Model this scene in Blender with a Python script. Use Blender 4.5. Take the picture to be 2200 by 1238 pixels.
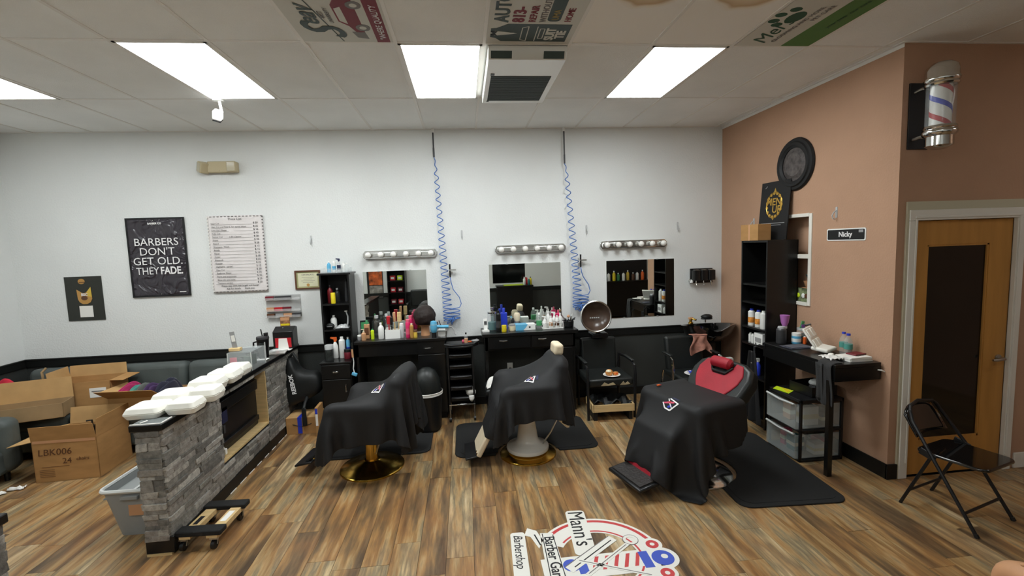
import bpy, bmesh, math, random
import numpy as np
from mathutils import Matrix, Vector, Euler
random.seed(7); np.random.seed(7)
PI = math.pi
for o in list(bpy.data.objects): bpy.data.objects.remove(o)
scene = bpy.context.scene
COL = scene.collection

# ---------------------------------------------------------------- room figures (metres)
H_CAM = 2.008; D = 5.78; C = 3.417; XL = -5.06; XR = 3.352; YF = 3.305; YB = -0.62; XE = 6.0
X0 = 0.203; TW = 0.61; ROW0 = D-1.172; TL = 1.22

# ---------------------------------------------------------------- camera
def cam_axes(p, r, y):
    cy, sy = math.cos(y), math.sin(y); A = Matrix(((cy,-sy,0),(sy,cy,0),(0,0,1)))
    B = Matrix(((1,0,0),(0,0,-1),(0,1,0)))
    cp, sp = math.cos(p), math.sin(p); X = Matrix(((1,0,0),(0,cp,-sp),(0,sp,cp)))
    cr, sr = math.cos(r), math.sin(r); Z = Matrix(((cr,-sr,0),(sr,cr,0),(0,0,1)))
    return Z @ X @ B @ A
cd = bpy.data.cameras.new('camera'); cam = bpy.data.objects.new('camera', cd); COL.objects.link(cam)
cd.sensor_width = 36; cd.sensor_fit = 'HORIZONTAL'; cd.lens = 996.95/2200*36; cd.clip_start = 0.02; cd.clip_end = 60
MC = cam_axes(0.0927, -0.0341, 0.1000)
mw = Matrix.Identity(4)
for i in range(3):
    mw[i][0] = MC[0][i]; mw[i][1] = -MC[1][i]; mw[i][2] = -MC[2][i]
mw[0][3], mw[1][3], mw[2][3] = 0, 0, H_CAM
cam.matrix_world = mw; scene.camera = cam

# ---------------------------------------------------------------- world, exposure, lamp strength
w = bpy.data.worlds.new('world'); scene.world = w; w.use_nodes = True
w.node_tree.nodes['Background'].inputs[0].default_value = (0.6,0.65,0.7,1)
w.node_tree.nodes['Background'].inputs[1].default_value = 0.05
vs = scene.view_settings
vs.view_transform = 'Standard'; vs.look = 'None'; vs.gamma = 1; vs.use_curve_mapping = False
vs.exposure = 1.5
PANEL_W = 7.6      # radiance of the ceiling panels
PANEL_BACK = 1.8   # panels over the camera's side of the shop

# ---------------------------------------------------------------- helpers: colour and materials
def S(r, g, b):
    f = lambda c: (c/255/12.92) if c/255 <= 0.04045 else ((c/255+0.055)/1.055)**2.4
    return (f(r), f(g), f(b), 1)
class NT:
    def __init__(s, name):
        s.m = bpy.data.materials.new(name); s.m.use_nodes = True
        s.t = s.m.node_tree; s.n = s.t.nodes; s.l = s.t.links
        s.b = s.n['Principled BSDF']; s.out = s.n['Material Output']
    def new(s, kind, **kw):
        nd = s.n.new(kind)
        for k, v in kw.items(): setattr(nd, k, v)
        return nd
    def link(s, a, b): s.l.new(a, b)
def pm(name, col, rough=0.5, metal=0.0, spec=0.5, var=0.0, vscale=8.0, bump=0.0, bscale=60.0, coat=0.0, trans=0.0, ior=1.45, alpha=1.0, emis=0.0, stretch=(1,1,1), sheen=0.0, world=False):
    k = NT(name); b = k.b
    b.inputs['Base Color'].default_value = col; b.inputs['Roughness'].default_value = rough
    b.inputs['Metallic'].default_value = metal; b.inputs['Specular IOR Level'].default_value = spec
    b.inputs['Coat Weight'].default_value = coat; b.inputs['Transmission Weight'].default_value = trans
    b.inputs['IOR'].default_value = ior; b.inputs['Alpha'].default_value = alpha
    b.inputs['Sheen Weight'].default_value = sheen
    if emis: b.inputs['Emission Color'].default_value = col; b.inputs['Emission Strength'].default_value = emis
    if var or bump:
        mp = k.new('ShaderNodeMapping'); mp.inputs['Scale'].default_value = stretch
        if world:
            g = k.new('ShaderNodeNewGeometry'); k.link(g.outputs['Position'], mp.inputs['Vector'])
        else:
            tc = k.new('ShaderNodeTexCoord'); k.link(tc.outputs['Object'], mp.inputs['Vector'])
    if var:
        nz = k.new('ShaderNodeTexNoise'); nz.inputs['Scale'].default_value = vscale; nz.inputs['Detail'].default_value = 5
        k.link(mp.outputs[0], nz.inputs['Vector'])
        rp = k.new('ShaderNodeValToRGB'); e = rp.color_ramp.elements
        e[0].position = 0.3; e[1].position = 0.72
        e[0].color = tuple(c*(1-var) for c in col[:3])+(1,); e[1].color = tuple(min(1, c*(1+var)) for c in col[:3])+(1,)
        k.link(nz.outputs['Fac'], rp.inputs['Fac']); k.link(rp.outputs['Color'], b.inputs['Base Color'])
    if bump:
        nb = k.new('ShaderNodeTexNoise'); nb.inputs['Scale'].default_value = bscale; nb.inputs['Detail'].default_value = 3
        k.link(mp.outputs[0], nb.inputs['Vector'])
        bp = k.new('ShaderNodeBump'); bp.inputs['Strength'].default_value = bump; bp.inputs['Distance'].default_value = 0.01
        k.link(nb.outputs['Fac'], bp.inputs['Height']); k.link(bp.outputs['Normal'], b.inputs['Normal'])
    return k.m
def glassy(name, col, rough=0.05, alpha=0.25):
    k = NT(name); b = k.b
    b.inputs['Base Color'].default_value = col; b.inputs['Roughness'].default_value = rough
    b.inputs['Alpha'].default_value = alpha; b.inputs['Specular IOR Level'].default_value = 0.8
    return k.m
M = {}
def mats():
    M['white_wall'] = pm('painted white wall', S(226,228,226), 0.72, spec=0.25, var=0.03, vscale=1.2, bump=0.35, bscale=55, world=True)
    M['wainscot'] = pm('charcoal lower wall', S(58,60,58), 0.6, spec=0.3, bump=0.25, bscale=60, world=True, var=0.1, vscale=3)
    M['brown_wall'] = pm('brown wall paint', S(184,147,121), 0.75, spec=0.2, bump=0.3, bscale=60, world=True, var=0.05, vscale=2)
    M['black_trim'] = pm('black painted trim', S(20,21,20), 0.45, spec=0.4)
    M['white_trim'] = pm('white painted trim', S(228,224,214), 0.45, var=0.05, vscale=4)
    M['beige_trim'] = pm('bare beige trim edge', S(196,190,165), 0.6)
    M['tile'] = pm('ceiling tile', S(242,243,241), 0.9, spec=0.1, var=0.05, vscale=1.5, bump=0.5, bscale=180, world=True)
    M['tbar'] = pm('ceiling grid metal', S(232,230,225), 0.5)
    M['tbar_dark'] = pm('ceiling shadow gap', S(70,66,60), 0.8)
    M['ceil_void'] = pm('ceiling backing', S(40,38,36), 0.9)
    M['black_lam'] = pm('black laminate', S(18,18,18), 0.28, spec=0.5, bump=0.05, bscale=90)
    M['black_matte'] = pm('black matte', S(20,20,21), 0.6)
    M['black_plastic'] = pm('black plastic', S(22,22,23), 0.35)
    M['black_vinyl'] = pm('black vinyl', S(30,33,32), 0.38, spec=0.5, bump=0.12, bscale=160)
    M['dark_print'] = pm('olive black print', S(44,46,40), 0.5)
    M['rack_clear'] = glassy('white acrylic', S(246,246,244), 0.1, 0.2)
    M['sofa'] = pm('grey leatherette', S(78,84,82), 0.45, spec=0.4, var=0.12, vscale=5, bump=0.1, bscale=120)
    M['cape'] = pm('black nylon cape', S(33,33,34), 0.6, spec=0.35, bump=0.03, bscale=300)
    M['chrome'] = pm('chrome', S(215,215,212), 0.12, 1.0)
    M['steel'] = pm('brushed steel', S(180,180,176), 0.3, 1.0)
    M['gold'] = pm('brass gold', S(214,172,80), 0.22, 1.0)
    M['cream'] = pm('cream vinyl', S(230,214,184), 0.4, var=0.05)
    M['white_enamel'] = pm('white enamel', S(226,226,220), 0.2, spec=0.6, coat=0.4)
    M['red_vinyl'] = pm('red vinyl', S(160,28,44), 0.4, spec=0.5, bump=0.2, bscale=220, var=0.1)
    M['rubber'] = pm('black rubber mat', S(38,38,38), 0.75, spec=0.25, bump=0.3, bscale=220)
    M['mirror'] = pm('mirror glass', S(235,240,236), 0.01, 1.0)
    M['card'] = pm('cardboard', S(176,134,86), 0.8, spec=0.15, var=0.12, vscale=5, stretch=(1,1,3))
    M['card_in'] = pm('cardboard inner', S(196,158,108), 0.85, spec=0.1, var=0.08)
    M['card_dull'] = pm('dull cardboard', S(158,132,98), 0.85, spec=0.1, var=0.1)
    M['foam'] = pm('white foam', S(240,238,228), 0.6, var=0.02)
    M['paper'] = pm('white paper', S(236,234,228), 0.7)
    M['ink'] = pm('black ink', S(28,28,30), 0.6)
    M['grey_ink'] = pm('grey ink', S(120,116,114), 0.6)
    M['white_ink'] = pm('white ink', S(238,236,236), 0.5)
    M['light_wood'] = pm('raw pine', S(214,184,132), 0.65, var=0.12, vscale=4, stretch=(1,12,12))
    M['door_wood'] = pm('maple veneer', S(186,134,68), 0.45, spec=0.4, var=0.14, vscale=2.2, stretch=(6,6,0.7))
    M['dark_glass'] = pm('dark door glass', S(12,14,13), 0.08, spec=0.6)
    M['clear'] = glassy('clear acrylic', S(225,232,232), 0.05, 0.18)
    M['clear_drawer'] = glassy('frosted drawer plastic', S(206,214,212), 0.3, 0.3)
    M['glass_smoke'] = glassy('smoky glass', S(60,64,62), 0.05, 0.5)
    M['tote'] = pm('grey tote plastic', S(150,153,152), 0.5, var=0.04)
    M['tote_rim'] = pm('pale tote rim', S(206,208,205), 0.5)
    M['hose'] = pm('blue air hose', S(72,116,186), 0.35, spec=0.5)
    M['beige_plastic'] = pm('aged ivory plastic', S(190,176,142), 0.5)
    M['bulb'] = pm('opal bulb', S(240,238,232), 0.25, spec=0.5)
    M['skin'] = pm('skin', S(212,160,120), 0.42, spec=0.45, var=0.06, vscale=12)
    for n, c in dict(white=(238,238,234), red=(190,34,44), pink=(222,92,120), hotpink=(214,40,100), blue=(40,62,190), navy=(34,40,70), lblue=(96,176,214), yellow=(228,206,40), lime=(206,232,40), green=(70,150,96), teal=(34,110,112), orange=(232,104,40), purple=(110,70,140), tan=(200,150,110), brown=(96,62,42), grey=(150,150,150), dgrey=(62,62,64), silver=(188,190,190), darkred=(110,24,30), cream2=(232,222,190), mauve=(178,110,180), dgreen=(40,62,56), maroon=(112,28,40), black=(20,20,20)).items():
        M[n] = pm('plain '+n, S(*c), 0.4, spec=0.5)
    M['fabric_mag'] = pm('magenta cloth', S(168,26,90), 0.85, var=0.2, sheen=0.3)
    M['fabric_navy'] = pm('navy cloth', S(36,38,58), 0.85, var=0.2, sheen=0.3)
    M['fabric_teal'] = pm('teal cloth', S(80,150,138), 0.85, var=0.2)
    M['fabric_grey'] = pm('grey cloth', S(104,108,104), 0.85, var=0.2)
    M['fabric_purple'] = pm('purple cloth', S(74,52,92), 0.85, var=0.2)
    M['fabric_red'] = pm('coral red cloth', S(208,44,66), 0.85, var=0.15)
    M['fabric_dark'] = pm('charcoal towel', S(54,54,54), 0.95, var=0.12, bump=0.6, bscale=260)
    M['fabric_pink'] = pm('patterned pink cloth', S(176,122,104), 0.9, var=0.45, vscale=14)
    M['black_bag'] = pm('black nylon bag', S(22,24,24), 0.55, bump=0.15, bscale=40)
    M['hair'] = pm('dark hair', S(34,22,18), 0.6, bump=0.6, bscale=60, var=0.3, stretch=(1,1,0.2))
    M['bread'] = pm('bread roll', S(206,140,72), 0.7, var=0.35, vscale=30)
    # floor planks: distressed brown, rust, tan and olive boards
    k = NT('distressed wood plank'); b = k.b
    oi = k.new('ShaderNodeObjectInfo'); ge = k.new('ShaderNodeNewGeometry')
    sc = k.new('ShaderNodeVectorMath', operation='SCALE'); sc.inputs[0].default_value = (37.0,91.0,13.0)
    k.link(oi.outputs['Random'], sc.inputs['Scale'])
    ad = k.new('ShaderNodeVectorMath', operation='ADD'); k.link(ge.outputs['Position'], ad.inputs[0]); k.link(sc.outputs[0], ad.inputs[1])
    def noise(scale, st, det=5, rough=0.55):
        mp = k.new('ShaderNodeMapping'); mp.inputs['Scale'].default_value = st; k.link(ad.outputs[0], mp.inputs['Vector'])
        nz = k.new('ShaderNodeTexNoise'); nz.inputs['Scale'].default_value = scale; nz.inputs['Detail'].default_value = det; nz.inputs['Roughness'].default_value = rough
        k.link(mp.outputs[0], nz.inputs['Vector']); return nz.outputs['Fac']
    n1 = noise(1.0, (13,1.5,1)); n2 = noise(1.0, (34,2.6,1), 6, 0.65); n3 = noise(1.0, (4.5,2.2,1), 3)
    def math2(op, a, bb):
        m = k.new('ShaderNodeMath', operation=op)
        for i, v in enumerate((a, bb)):
            if isinstance(v, (int, float)): m.inputs[i].default_value = v
            else: k.link(v, m.inputs[i])
        return m.outputs[0]
    f = math2('ADD', math2('MULTIPLY', n1, 1.0), math2('MULTIPLY', math2('SUBTRACT', oi.outputs['Random'], 0.5), 0.24))
    rp = k.new('ShaderNodeValToRGB'); cr = rp.color_ramp
    stops = [(0.24,(82,66,50)),(0.38,(124,100,72)),(0.46,(160,124,80)),(0.53,(178,150,108)),(0.61,(132,120,96)),(0.70,(192,168,128)),(0.82,(220,204,172))]
    cr.elements[0].position = stops[0][0]; cr.elements[0].color = S(*stops[0][1])
    cr.elements[1].position = stops[-1][0]; cr.elements[1].color = S(*stops[-1][1])
    for p, c in stops[1:-1]: e = cr.elements.new(p); e.color = S(*c)
    k.link(f, rp.inputs['Fac'])
    r2 = k.new('ShaderNodeValToRGB'); e = r2.color_ramp.elements
    e[0].position = 0.34; e[0].color = (0.6,0.57,0.53,1); e[1].position = 0.6; e[1].color = (1.06,1.04,1.0,1)
    k.link(n2, r2.inputs['Fac'])
    mx = k.new('ShaderNodeMix', data_type='RGBA', blend_type='MULTIPLY'); mx.inputs[0].default_value = 0.85
    k.link(rp.outputs['Color'], mx.inputs[6]); k.link(r2.outputs['Color'], mx.inputs[7])
    r3 = k.new('ShaderNodeValToRGB'); e = r3.color_ramp.elements
    e[0].position = 0.45; e[0].color = (0,0,0,1); e[1].position = 0.68; e[1].color = (1,1,1,1); k.link(n3, r3.inputs['Fac'])
    mx2 = k.new('ShaderNodeMix', data_type='RGBA', blend_type='MIX'); mx2.inputs[7].default_value = S(164,108,58)
    k.link(math2('MULTIPLY', r3.outputs['Color'], 0.32), mx2.inputs[0]); k.link(mx.outputs[2], mx2.inputs[6])
    k.link(mx2.outputs[2], b.inputs['Base Color'])
    b.inputs['Roughness'].default_value = 0.33; b.inputs['Specular IOR Level'].default_value = 0.5
    bp = k.new('ShaderNodeBump'); bp.inputs['Strength'].default_value = 0.12; bp.inputs['Distance'].default_value = 0.01
    k.link(n2, bp.inputs['Height']); k.link(bp.outputs['Normal'], b.inputs['Normal'])
    M['plank'] = k.m
    # stacked stone veneer: every piece takes its own grey
    k = NT('grey ledge stone'); b = k.b
    oi = k.new('ShaderNodeObjectInfo'); ge = k.new('ShaderNodeNewGeometry')
    rp = k.new('ShaderNodeValToRGB'); cr = rp.color_ramp
    cr.elements[0].position = 0; cr.elements[0].color = S(112,110,107); cr.elements[1].position = 1; cr.elements[1].color = S(200,197,190)
    e = cr.elements.new(0.4); e.color = S(146,144,138); e = cr.elements.new(0.7); e.color = S(158,152,146); k.link(oi.outputs['Random'], rp.inputs['Fac'])
    nz = k.new('ShaderNodeTexNoise'); nz.inputs['Scale'].default_value = 26; nz.inputs['Detail'].default_value = 7; nz.inputs['Roughness'].default_value = 0.7
    k.link(ge.outputs['Position'], nz.inputs['Vector'])
    r2 = k.new('ShaderNodeValToRGB'); e = r2.color_ramp.elements
    e[0].position = 0.3; e[0].color = (0.35,0.34,0.33,1); e[1].position = 0.7; e[1].color = (1.15,1.15,1.12,1); k.link(nz.outputs['Fac'], r2.inputs['Fac'])
    mx = k.new('ShaderNodeMix', data_type='RGBA', blend_type='MULTIPLY'); mx.inputs[0].default_value = 0.9
    k.link(rp.outputs['Color'], mx.inputs[6]); k.link(r2.outputs['Color'], mx.inputs[7]); k.link(mx.outputs[2], b.inputs['Base Color'])
    b.inputs['Roughness'].default_value = 0.75
    bp = k.new('ShaderNodeBump'); bp.inputs['Strength'].default_value = 0.8; bp.inputs['Distance'].default_value = 0.01
    k.link(nz.outputs['Fac'], bp.inputs['Height']); k.link(bp.outputs['Normal'], b.inputs['Normal'])
    M['stone'] = k.m
    # ceiling tile with an old water stain (ring shaped, in the tile's own coordinates)
    k = NT('water stained ceiling tile'); b = k.b
    tc = k.new('ShaderNodeTexCoord'); mp = k.new('ShaderNodeMapping'); mp.inputs['Location'].default_value = (0,0.42,0); mp.inputs['Scale'].default_value = (1.5,1.0,0)
    k.link(tc.outputs['Object'], mp.inputs['Vector'])
    nz = k.new('ShaderNodeTexNoise'); nz.inputs['Scale'].default_value = 3; k.link(tc.outputs['Object'], nz.inputs['Vector'])
    ln = k.new('ShaderNodeVectorMath', operation='LENGTH'); k.link(mp.outputs[0], ln.inputs[0])
    a = k.new('ShaderNodeMath', operation='MULTIPLY_ADD'); a.inputs[1].default_value = 0.2; k.link(nz.outputs['Fac'], a.inputs[0]); k.link(ln.outputs['Value'], a.inputs[2])
    rp = k.new('ShaderNodeValToRGB'); cr = rp.color_ramp
    cr.elements[0].position = 0; cr.elements[0].color = S(238,228,208); cr.elements[1].position = 0.62; cr.elements[1].color = S(244,241,235)
    e = cr.elements.new(0.5); e.color = S(232,218,192); e = cr.elements.new(0.56); e.color = S(204,176,138); e = cr.elements.new(0.585); e.color = S(240,232,218)
    k.link(a.outputs[0], rp.inputs['Fac']); k.link(rp.outputs['Color'], b.inputs['Base Color']); b.inputs['Roughness'].default_value = 0.9
    M['tile_stain'] = k.m
    # crumpled glossy poster film
    k = NT('crumpled black poster film'); b = k.b
    tc = k.new('ShaderNodeTexCoord'); nz = k.new('ShaderNodeTexNoise'); nz.inputs['Scale'].default_value = 5; nz.inputs['Detail'].default_value = 2; nz.inputs['Distortion'].default_value = 1.5
    k.link(tc.outputs['Object'], nz.inputs['Vector'])
    bp = k.new('ShaderNodeBump'); bp.inputs['Strength'].default_value = 1.0; bp.inputs['Distance'].default_value = 0.06
    k.link(nz.outputs['Fac'], bp.inputs['Height']); k.link(bp.outputs['Normal'], b.inputs['Normal'])
    b.inputs['Base Color'].default_value = S(56,52,58); b.inputs['Roughness'].default_value = 0.24
    M['poster'] = k.m
    k = NT('crumpled white menu film'); b = k.b
    tc = k.new('ShaderNodeTexCoord'); nz = k.new('ShaderNodeTexNoise'); nz.inputs['Scale'].default_value = 9; nz.inputs['Detail'].default_value = 2
    k.link(tc.outputs['Object'], nz.inputs['Vector'])
    bp = k.new('ShaderNodeBump'); bp.inputs['Strength'].default_value = 0.6; bp.inputs['Distance'].default_value = 0.02
    k.link(nz.outputs['Fac'], bp.inputs['Height']); k.link(bp.outputs['Normal'], b.inputs['Normal'])
    b.inputs['Base Color'].default_value = S(226,220,218); b.inputs['Roughness'].default_value = 0.3
    M['menu'] = k.m
    # lit ceiling panel
    for nm, st in (('panel_on', PANEL_W), ('panel_dim', PANEL_W*0.75), ('panel_back', PANEL_BACK)):
        k = NT(nm.replace('_', ' ')+' diffuser'); b = k.b
        b.inputs['Base Color'].default_value = (0.9,0.9,0.9,1); b.inputs['Emission Color'].default_value = (0.95,1.0,1.01,1); b.inputs['Emission Strength'].default_value = st
        M[nm] = k.m
mats()
# ---------------------------------------------------------------- helpers: meshes, things, copies
class MB:
    def __init__(s): s.v = []; s.f = []
    def add(s, vs, fs):
        n = len(s.v); s.v += [tuple(v) for v in vs]; s.f += [tuple(i+n for i in f) for f in fs]; return s
    def box(s, x0, x1, y0, y1, z0, z1, R=None, at=None):
        vs = [Vector((x,y,z)) for z in (z0,z1) for y in (y0,y1) for x in (x0,x1)]
        if R is not None: vs = [R @ v for v in vs]
        if at is not None: vs = [v+Vector(at) for v in vs]
        return s.add(vs, [(0,2,3,1),(4,5,7,6),(0,1,5,4),(2,6,7,3),(0,4,6,2),(1,3,7,5)])
    def cbox(s, c, sz, R=None): return s.box(-sz[0]/2,sz[0]/2,-sz[1]/2,sz[1]/2,-sz[2]/2,sz[2]/2,R,c)
    def lathe(s, prof, n=20, c=(0,0,0), R=None, caps=True):
        vs = []; fs = []; c = Vector(c)
        for r, z in prof:
            for i in range(n):
                p = Vector((r*math.cos(2*PI*i/n), r*math.sin(2*PI*i/n), z))
                vs.append((R @ p if R is not None else p)+c)
        for k in range(len(prof)-1):
            for i in range(n):
                j = (i+1) % n; fs.append((k*n+i, k*n+j, (k+1)*n+j, (k+1)*n+i))
        if caps and prof[0][0] > 1e-5: fs.append(tuple(range(n-1,-1,-1)))
        if caps and prof[-1][0] > 1e-5: fs.append(tuple((len(prof)-1)*n+i for i in range(n)))
        return s.add(vs, fs)
    def cyl(s, a, b, r0, r1=None, n=14):
        a, b = Vector(a), Vector(b); d = b-a; R = d.to_track_quat('Z','Y').to_matrix()
        return s.lathe([(r0,0),(r1 if r1 is not None else r0, d.length)], n, a, R)
    def sphere(s, c, r, n=14, sq=(1,1,1)):
        m = n//2; vs = []; fs = []
        for k in range(m+1):
            t = PI*k/m
            for i in range(n):
                a = 2*PI*i/n
                vs.append((c[0]+r*sq[0]*math.sin(t)*math.cos(a), c[1]+r*sq[1]*math.sin(t)*math.sin(a), c[2]+r*sq[2]*math.cos(t)))
        for k in range(m):
            for i in range(n):
                j = (i+1) % n; fs.append((k*n+i,(k+1)*n+i,(k+1)*n+j,k*n+j))
        return s.add(vs, fs)
    def tube(s, pts, r, n=8, closed=False):
        pts = [Vector(p) for p in pts]; N = len(pts); rr = r if isinstance(r, (list, tuple)) else [r]*N
        up = None; vs = []; fs = []
        for i, p in enumerate(pts):
            a = pts[(i-1) % N] if (closed or i > 0) else p; b = pts[(i+1) % N] if (closed or i < N-1) else p
            t = (b-a).normalized()
            if up is None: up = t.orthogonal().normalized()
            up = (up-t*up.dot(t)); up = up.normalized() if up.length > 1e-6 else t.orthogonal().normalized()
            w_ = t.cross(up)
            for q in range(n):
                an = 2*PI*q/n; vs.append(p+(up*math.cos(an)+w_*math.sin(an))*rr[i])
        L = N if closed else N-1
        for i in range(L):
            for q in range(n):
                a = i*n+q; b = i*n+(q+1) % n; c = ((i+1) % N)*n+(q+1) % n; d = ((i+1) % N)*n+q
                fs.append((a,b,c,d))
        if not closed: fs.append(tuple(range(n-1,-1,-1))); fs.append(tuple((N-1)*n+q for q in range(n)))
        return s.add(vs, fs)
    def prism(s, poly, lo, hi, T=None):
        # poly in local (u,v), extruded from w=lo to w=hi; T maps (u,v,w) to the part's space
        n = len(poly); f = T if T is not None else (lambda u,v,w: (u,v,w))
        vs = [f(u,v,lo) for u,v in poly]+[f(u,v,hi) for u,v in poly]
        fs = [tuple(range(n-1,-1,-1)), tuple(range(n,2*n))]+[(i,(i+1)%n,n+(i+1)%n,n+i) for i in range(n)]
        return s.add(vs, fs)
    def grid(s, P, keep=None):
        n, m = len(P), len(P[0]); base = [tuple(p) for row in P for p in row]
        fs = [(i*m+j,(i+1)*m+j,(i+1)*m+j+1,i*m+j+1) for i in range(n-1) for j in range(m-1) if keep is None or keep(i,j)]
        return s.add(base, fs)
    def mesh(s, name, mat, smooth=True, ang=38, fixn=True):
        me = bpy.data.meshes.new(name); me.from_pydata(s.v, [], s.f); me.validate()
        if fixn:
            bm = bmesh.new(); bm.from_mesh(me); bmesh.ops.recalc_face_normals(bm, faces=bm.faces); bm.to_mesh(me); bm.free()
        if mat is not None: me.materials.append(M[mat] if isinstance(mat, str) else mat)
        if smooth:
            for p in me.polygons: p.use_smooth = True
            me.set_sharp_from_angle(angle=math.radians(ang))
        return me
    def build(s, name, mat, parent=None, bevel=0.0, seg=2, smooth=True, ang=38, solid=0.0, sub=0, loc=None, rot=None, fixn=True):
        o = bpy.data.objects.new(name, s.mesh(name, mat, smooth, ang, fixn)); COL.objects.link(o)
        if parent is not None: o.parent = parent
        if loc is not None: o.location = loc
        if rot is not None: o.rotation_euler = rot
        if solid: md = o.modifiers.new('thickness', 'SOLIDIFY'); md.thickness = solid; md.offset = 0
        if bevel: md = o.modifiers.new('bevel', 'BEVEL'); md.width = bevel; md.segments = seg; md.limit_method = 'ANGLE'; md.angle_limit = math.radians(40)
        if sub: md = o.modifiers.new('smooth', 'SUBSURF'); md.levels = sub; md.render_levels = sub
        return o
def tag(o, label=None, cat=None, group=None, kind=None):
    if label: o['label'] = label
    if cat: o['category'] = cat
    if group: o['group'] = group
    if kind: o['kind'] = kind
    return o
def thing(name, label, cat, loc=(0,0,0), rz=0.0, group=None):
    o = bpy.data.objects.new(name, None); COL.objects.link(o); o.empty_display_size = 0.1
    o.location = loc; o.rotation_euler = (0,0,rz); return tag(o, label, cat, group)
def struct(name, mb, mat, parent=None, **kw):
    o = mb.build(name, mat, parent, smooth=kw.pop('smooth', False), **kw)
    if parent is None: o['kind'] = 'structure'
    return o
def dup(root, loc, rz, label, group=None):
    r = root.copy(); COL.objects.link(r); r.location = loc; r.rotation_euler = (0,0,rz); r['label'] = label
    if group: r['group'] = group
    for ch in [c for c in bpy.data.objects if c.parent == root]:
        c = ch.copy(); COL.objects.link(c); c.parent = r
        for g in [x for x in bpy.data.objects if x.parent == ch]:
            d = g.copy(); COL.objects.link(d); d.parent = c
    return r
def B(x0,x1,y0,y1,z0,z1): return MB().box(x0,x1,y0,y1,z0,z1)
def Rx(a): return Matrix.Rotation(a,3,'X')
def Ry(a): return Matrix.Rotation(a,3,'Y')
def Rz(a): return Matrix.Rotation(a,3,'Z')
def frame3(right, up):
    r = Vector(right).normalized(); u = Vector(up); u = (u-r*u.dot(r)).normalized(); n = r.cross(u)
    return Matrix((r,u,n)).transposed()
def text(name, st, size, mat, parent, loc, right=(1,0,0), up=(0,0,1), align='LEFT', bold=0.0, shear=0.0, ext=0.0006, space=1.0, sx=1.0):
    cu = bpy.data.curves.new(name, 'FONT'); cu.body = st; cu.size = size; cu.align_x = align; cu.extrude = ext; cu.offset = bold; cu.shear = shear; cu.space_character = space; cu.resolution_u = 3
    t = bpy.data.objects.new(name, cu); COL.objects.link(t)
    bpy.context.view_layer.update()
    me = bpy.data.meshes.new_from_object(t.evaluated_get(bpy.context.evaluated_depsgraph_get()))
    bpy.data.objects.remove(t); bpy.data.curves.remove(cu)
    me.name = name; me.materials.clear(); me.materials.append(M[mat])
    o = bpy.data.objects.new(name, me); COL.objects.link(o); o.parent = parent
    R = frame3(right, up).to_4x4(); R.translation = Vector(loc); o.matrix_local = R @ Matrix.Diagonal((sx,1,1,1))
    return o
def rrect(w_, h_, r, n=5, cx=0, cy=0):
    pts = []
    for qx, qy, a0 in ((1,1,0),(-1,1,90),(-1,-1,180),(1,-1,270)):
        for i in range(n+1):
            a = math.radians(a0+90*i/n); pts.append((cx+qx*(w_/2-r)+r*math.cos(a), cy+qy*(h_/2-r)+r*math.sin(a)))
    return pts
def circ(r, n=24, cx=0, cy=0, sx=1, sy=1): return [(cx+r*sx*math.cos(2*PI*i/n), cy+r*sy*math.sin(2*PI*i/n)) for i in range(n)]
def onback(y): return lambda u,v,w: (u, y-w, v)          # (x, z) polygons on a wall facing the camera
def up_(z): return lambda u,v,w: (u, v, z+w)             # (x, y) polygons lying flat
UNITS = {}
def unit(key, mat, bev=0.04, jit=0.0):
    if key not in UNITS:
        mb = MB().box(-.5,.5,-.5,.5,-.5,.5); me = mb.mesh(key, mat, False)
        bm = bmesh.new(); bm.from_mesh(me); bmesh.ops.bevel(bm, geom=[e for e in bm.edges], offset=bev, segments=1, affect='EDGES')
        for v in bm.verts: v.co += Vector((random.uniform(-jit,jit) for _ in range(3)))
        bm.to_mesh(me); bm.free(); UNITS[key] = me
    return UNITS[key]
def piece(name, me, parent, c, sz, rot=None):
    o = bpy.data.objects.new(name, me); COL.objects.link(o); o.parent = parent; o.location = c; o.scale = sz
    if rot: o.rotation_euler = rot
    return o
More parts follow.
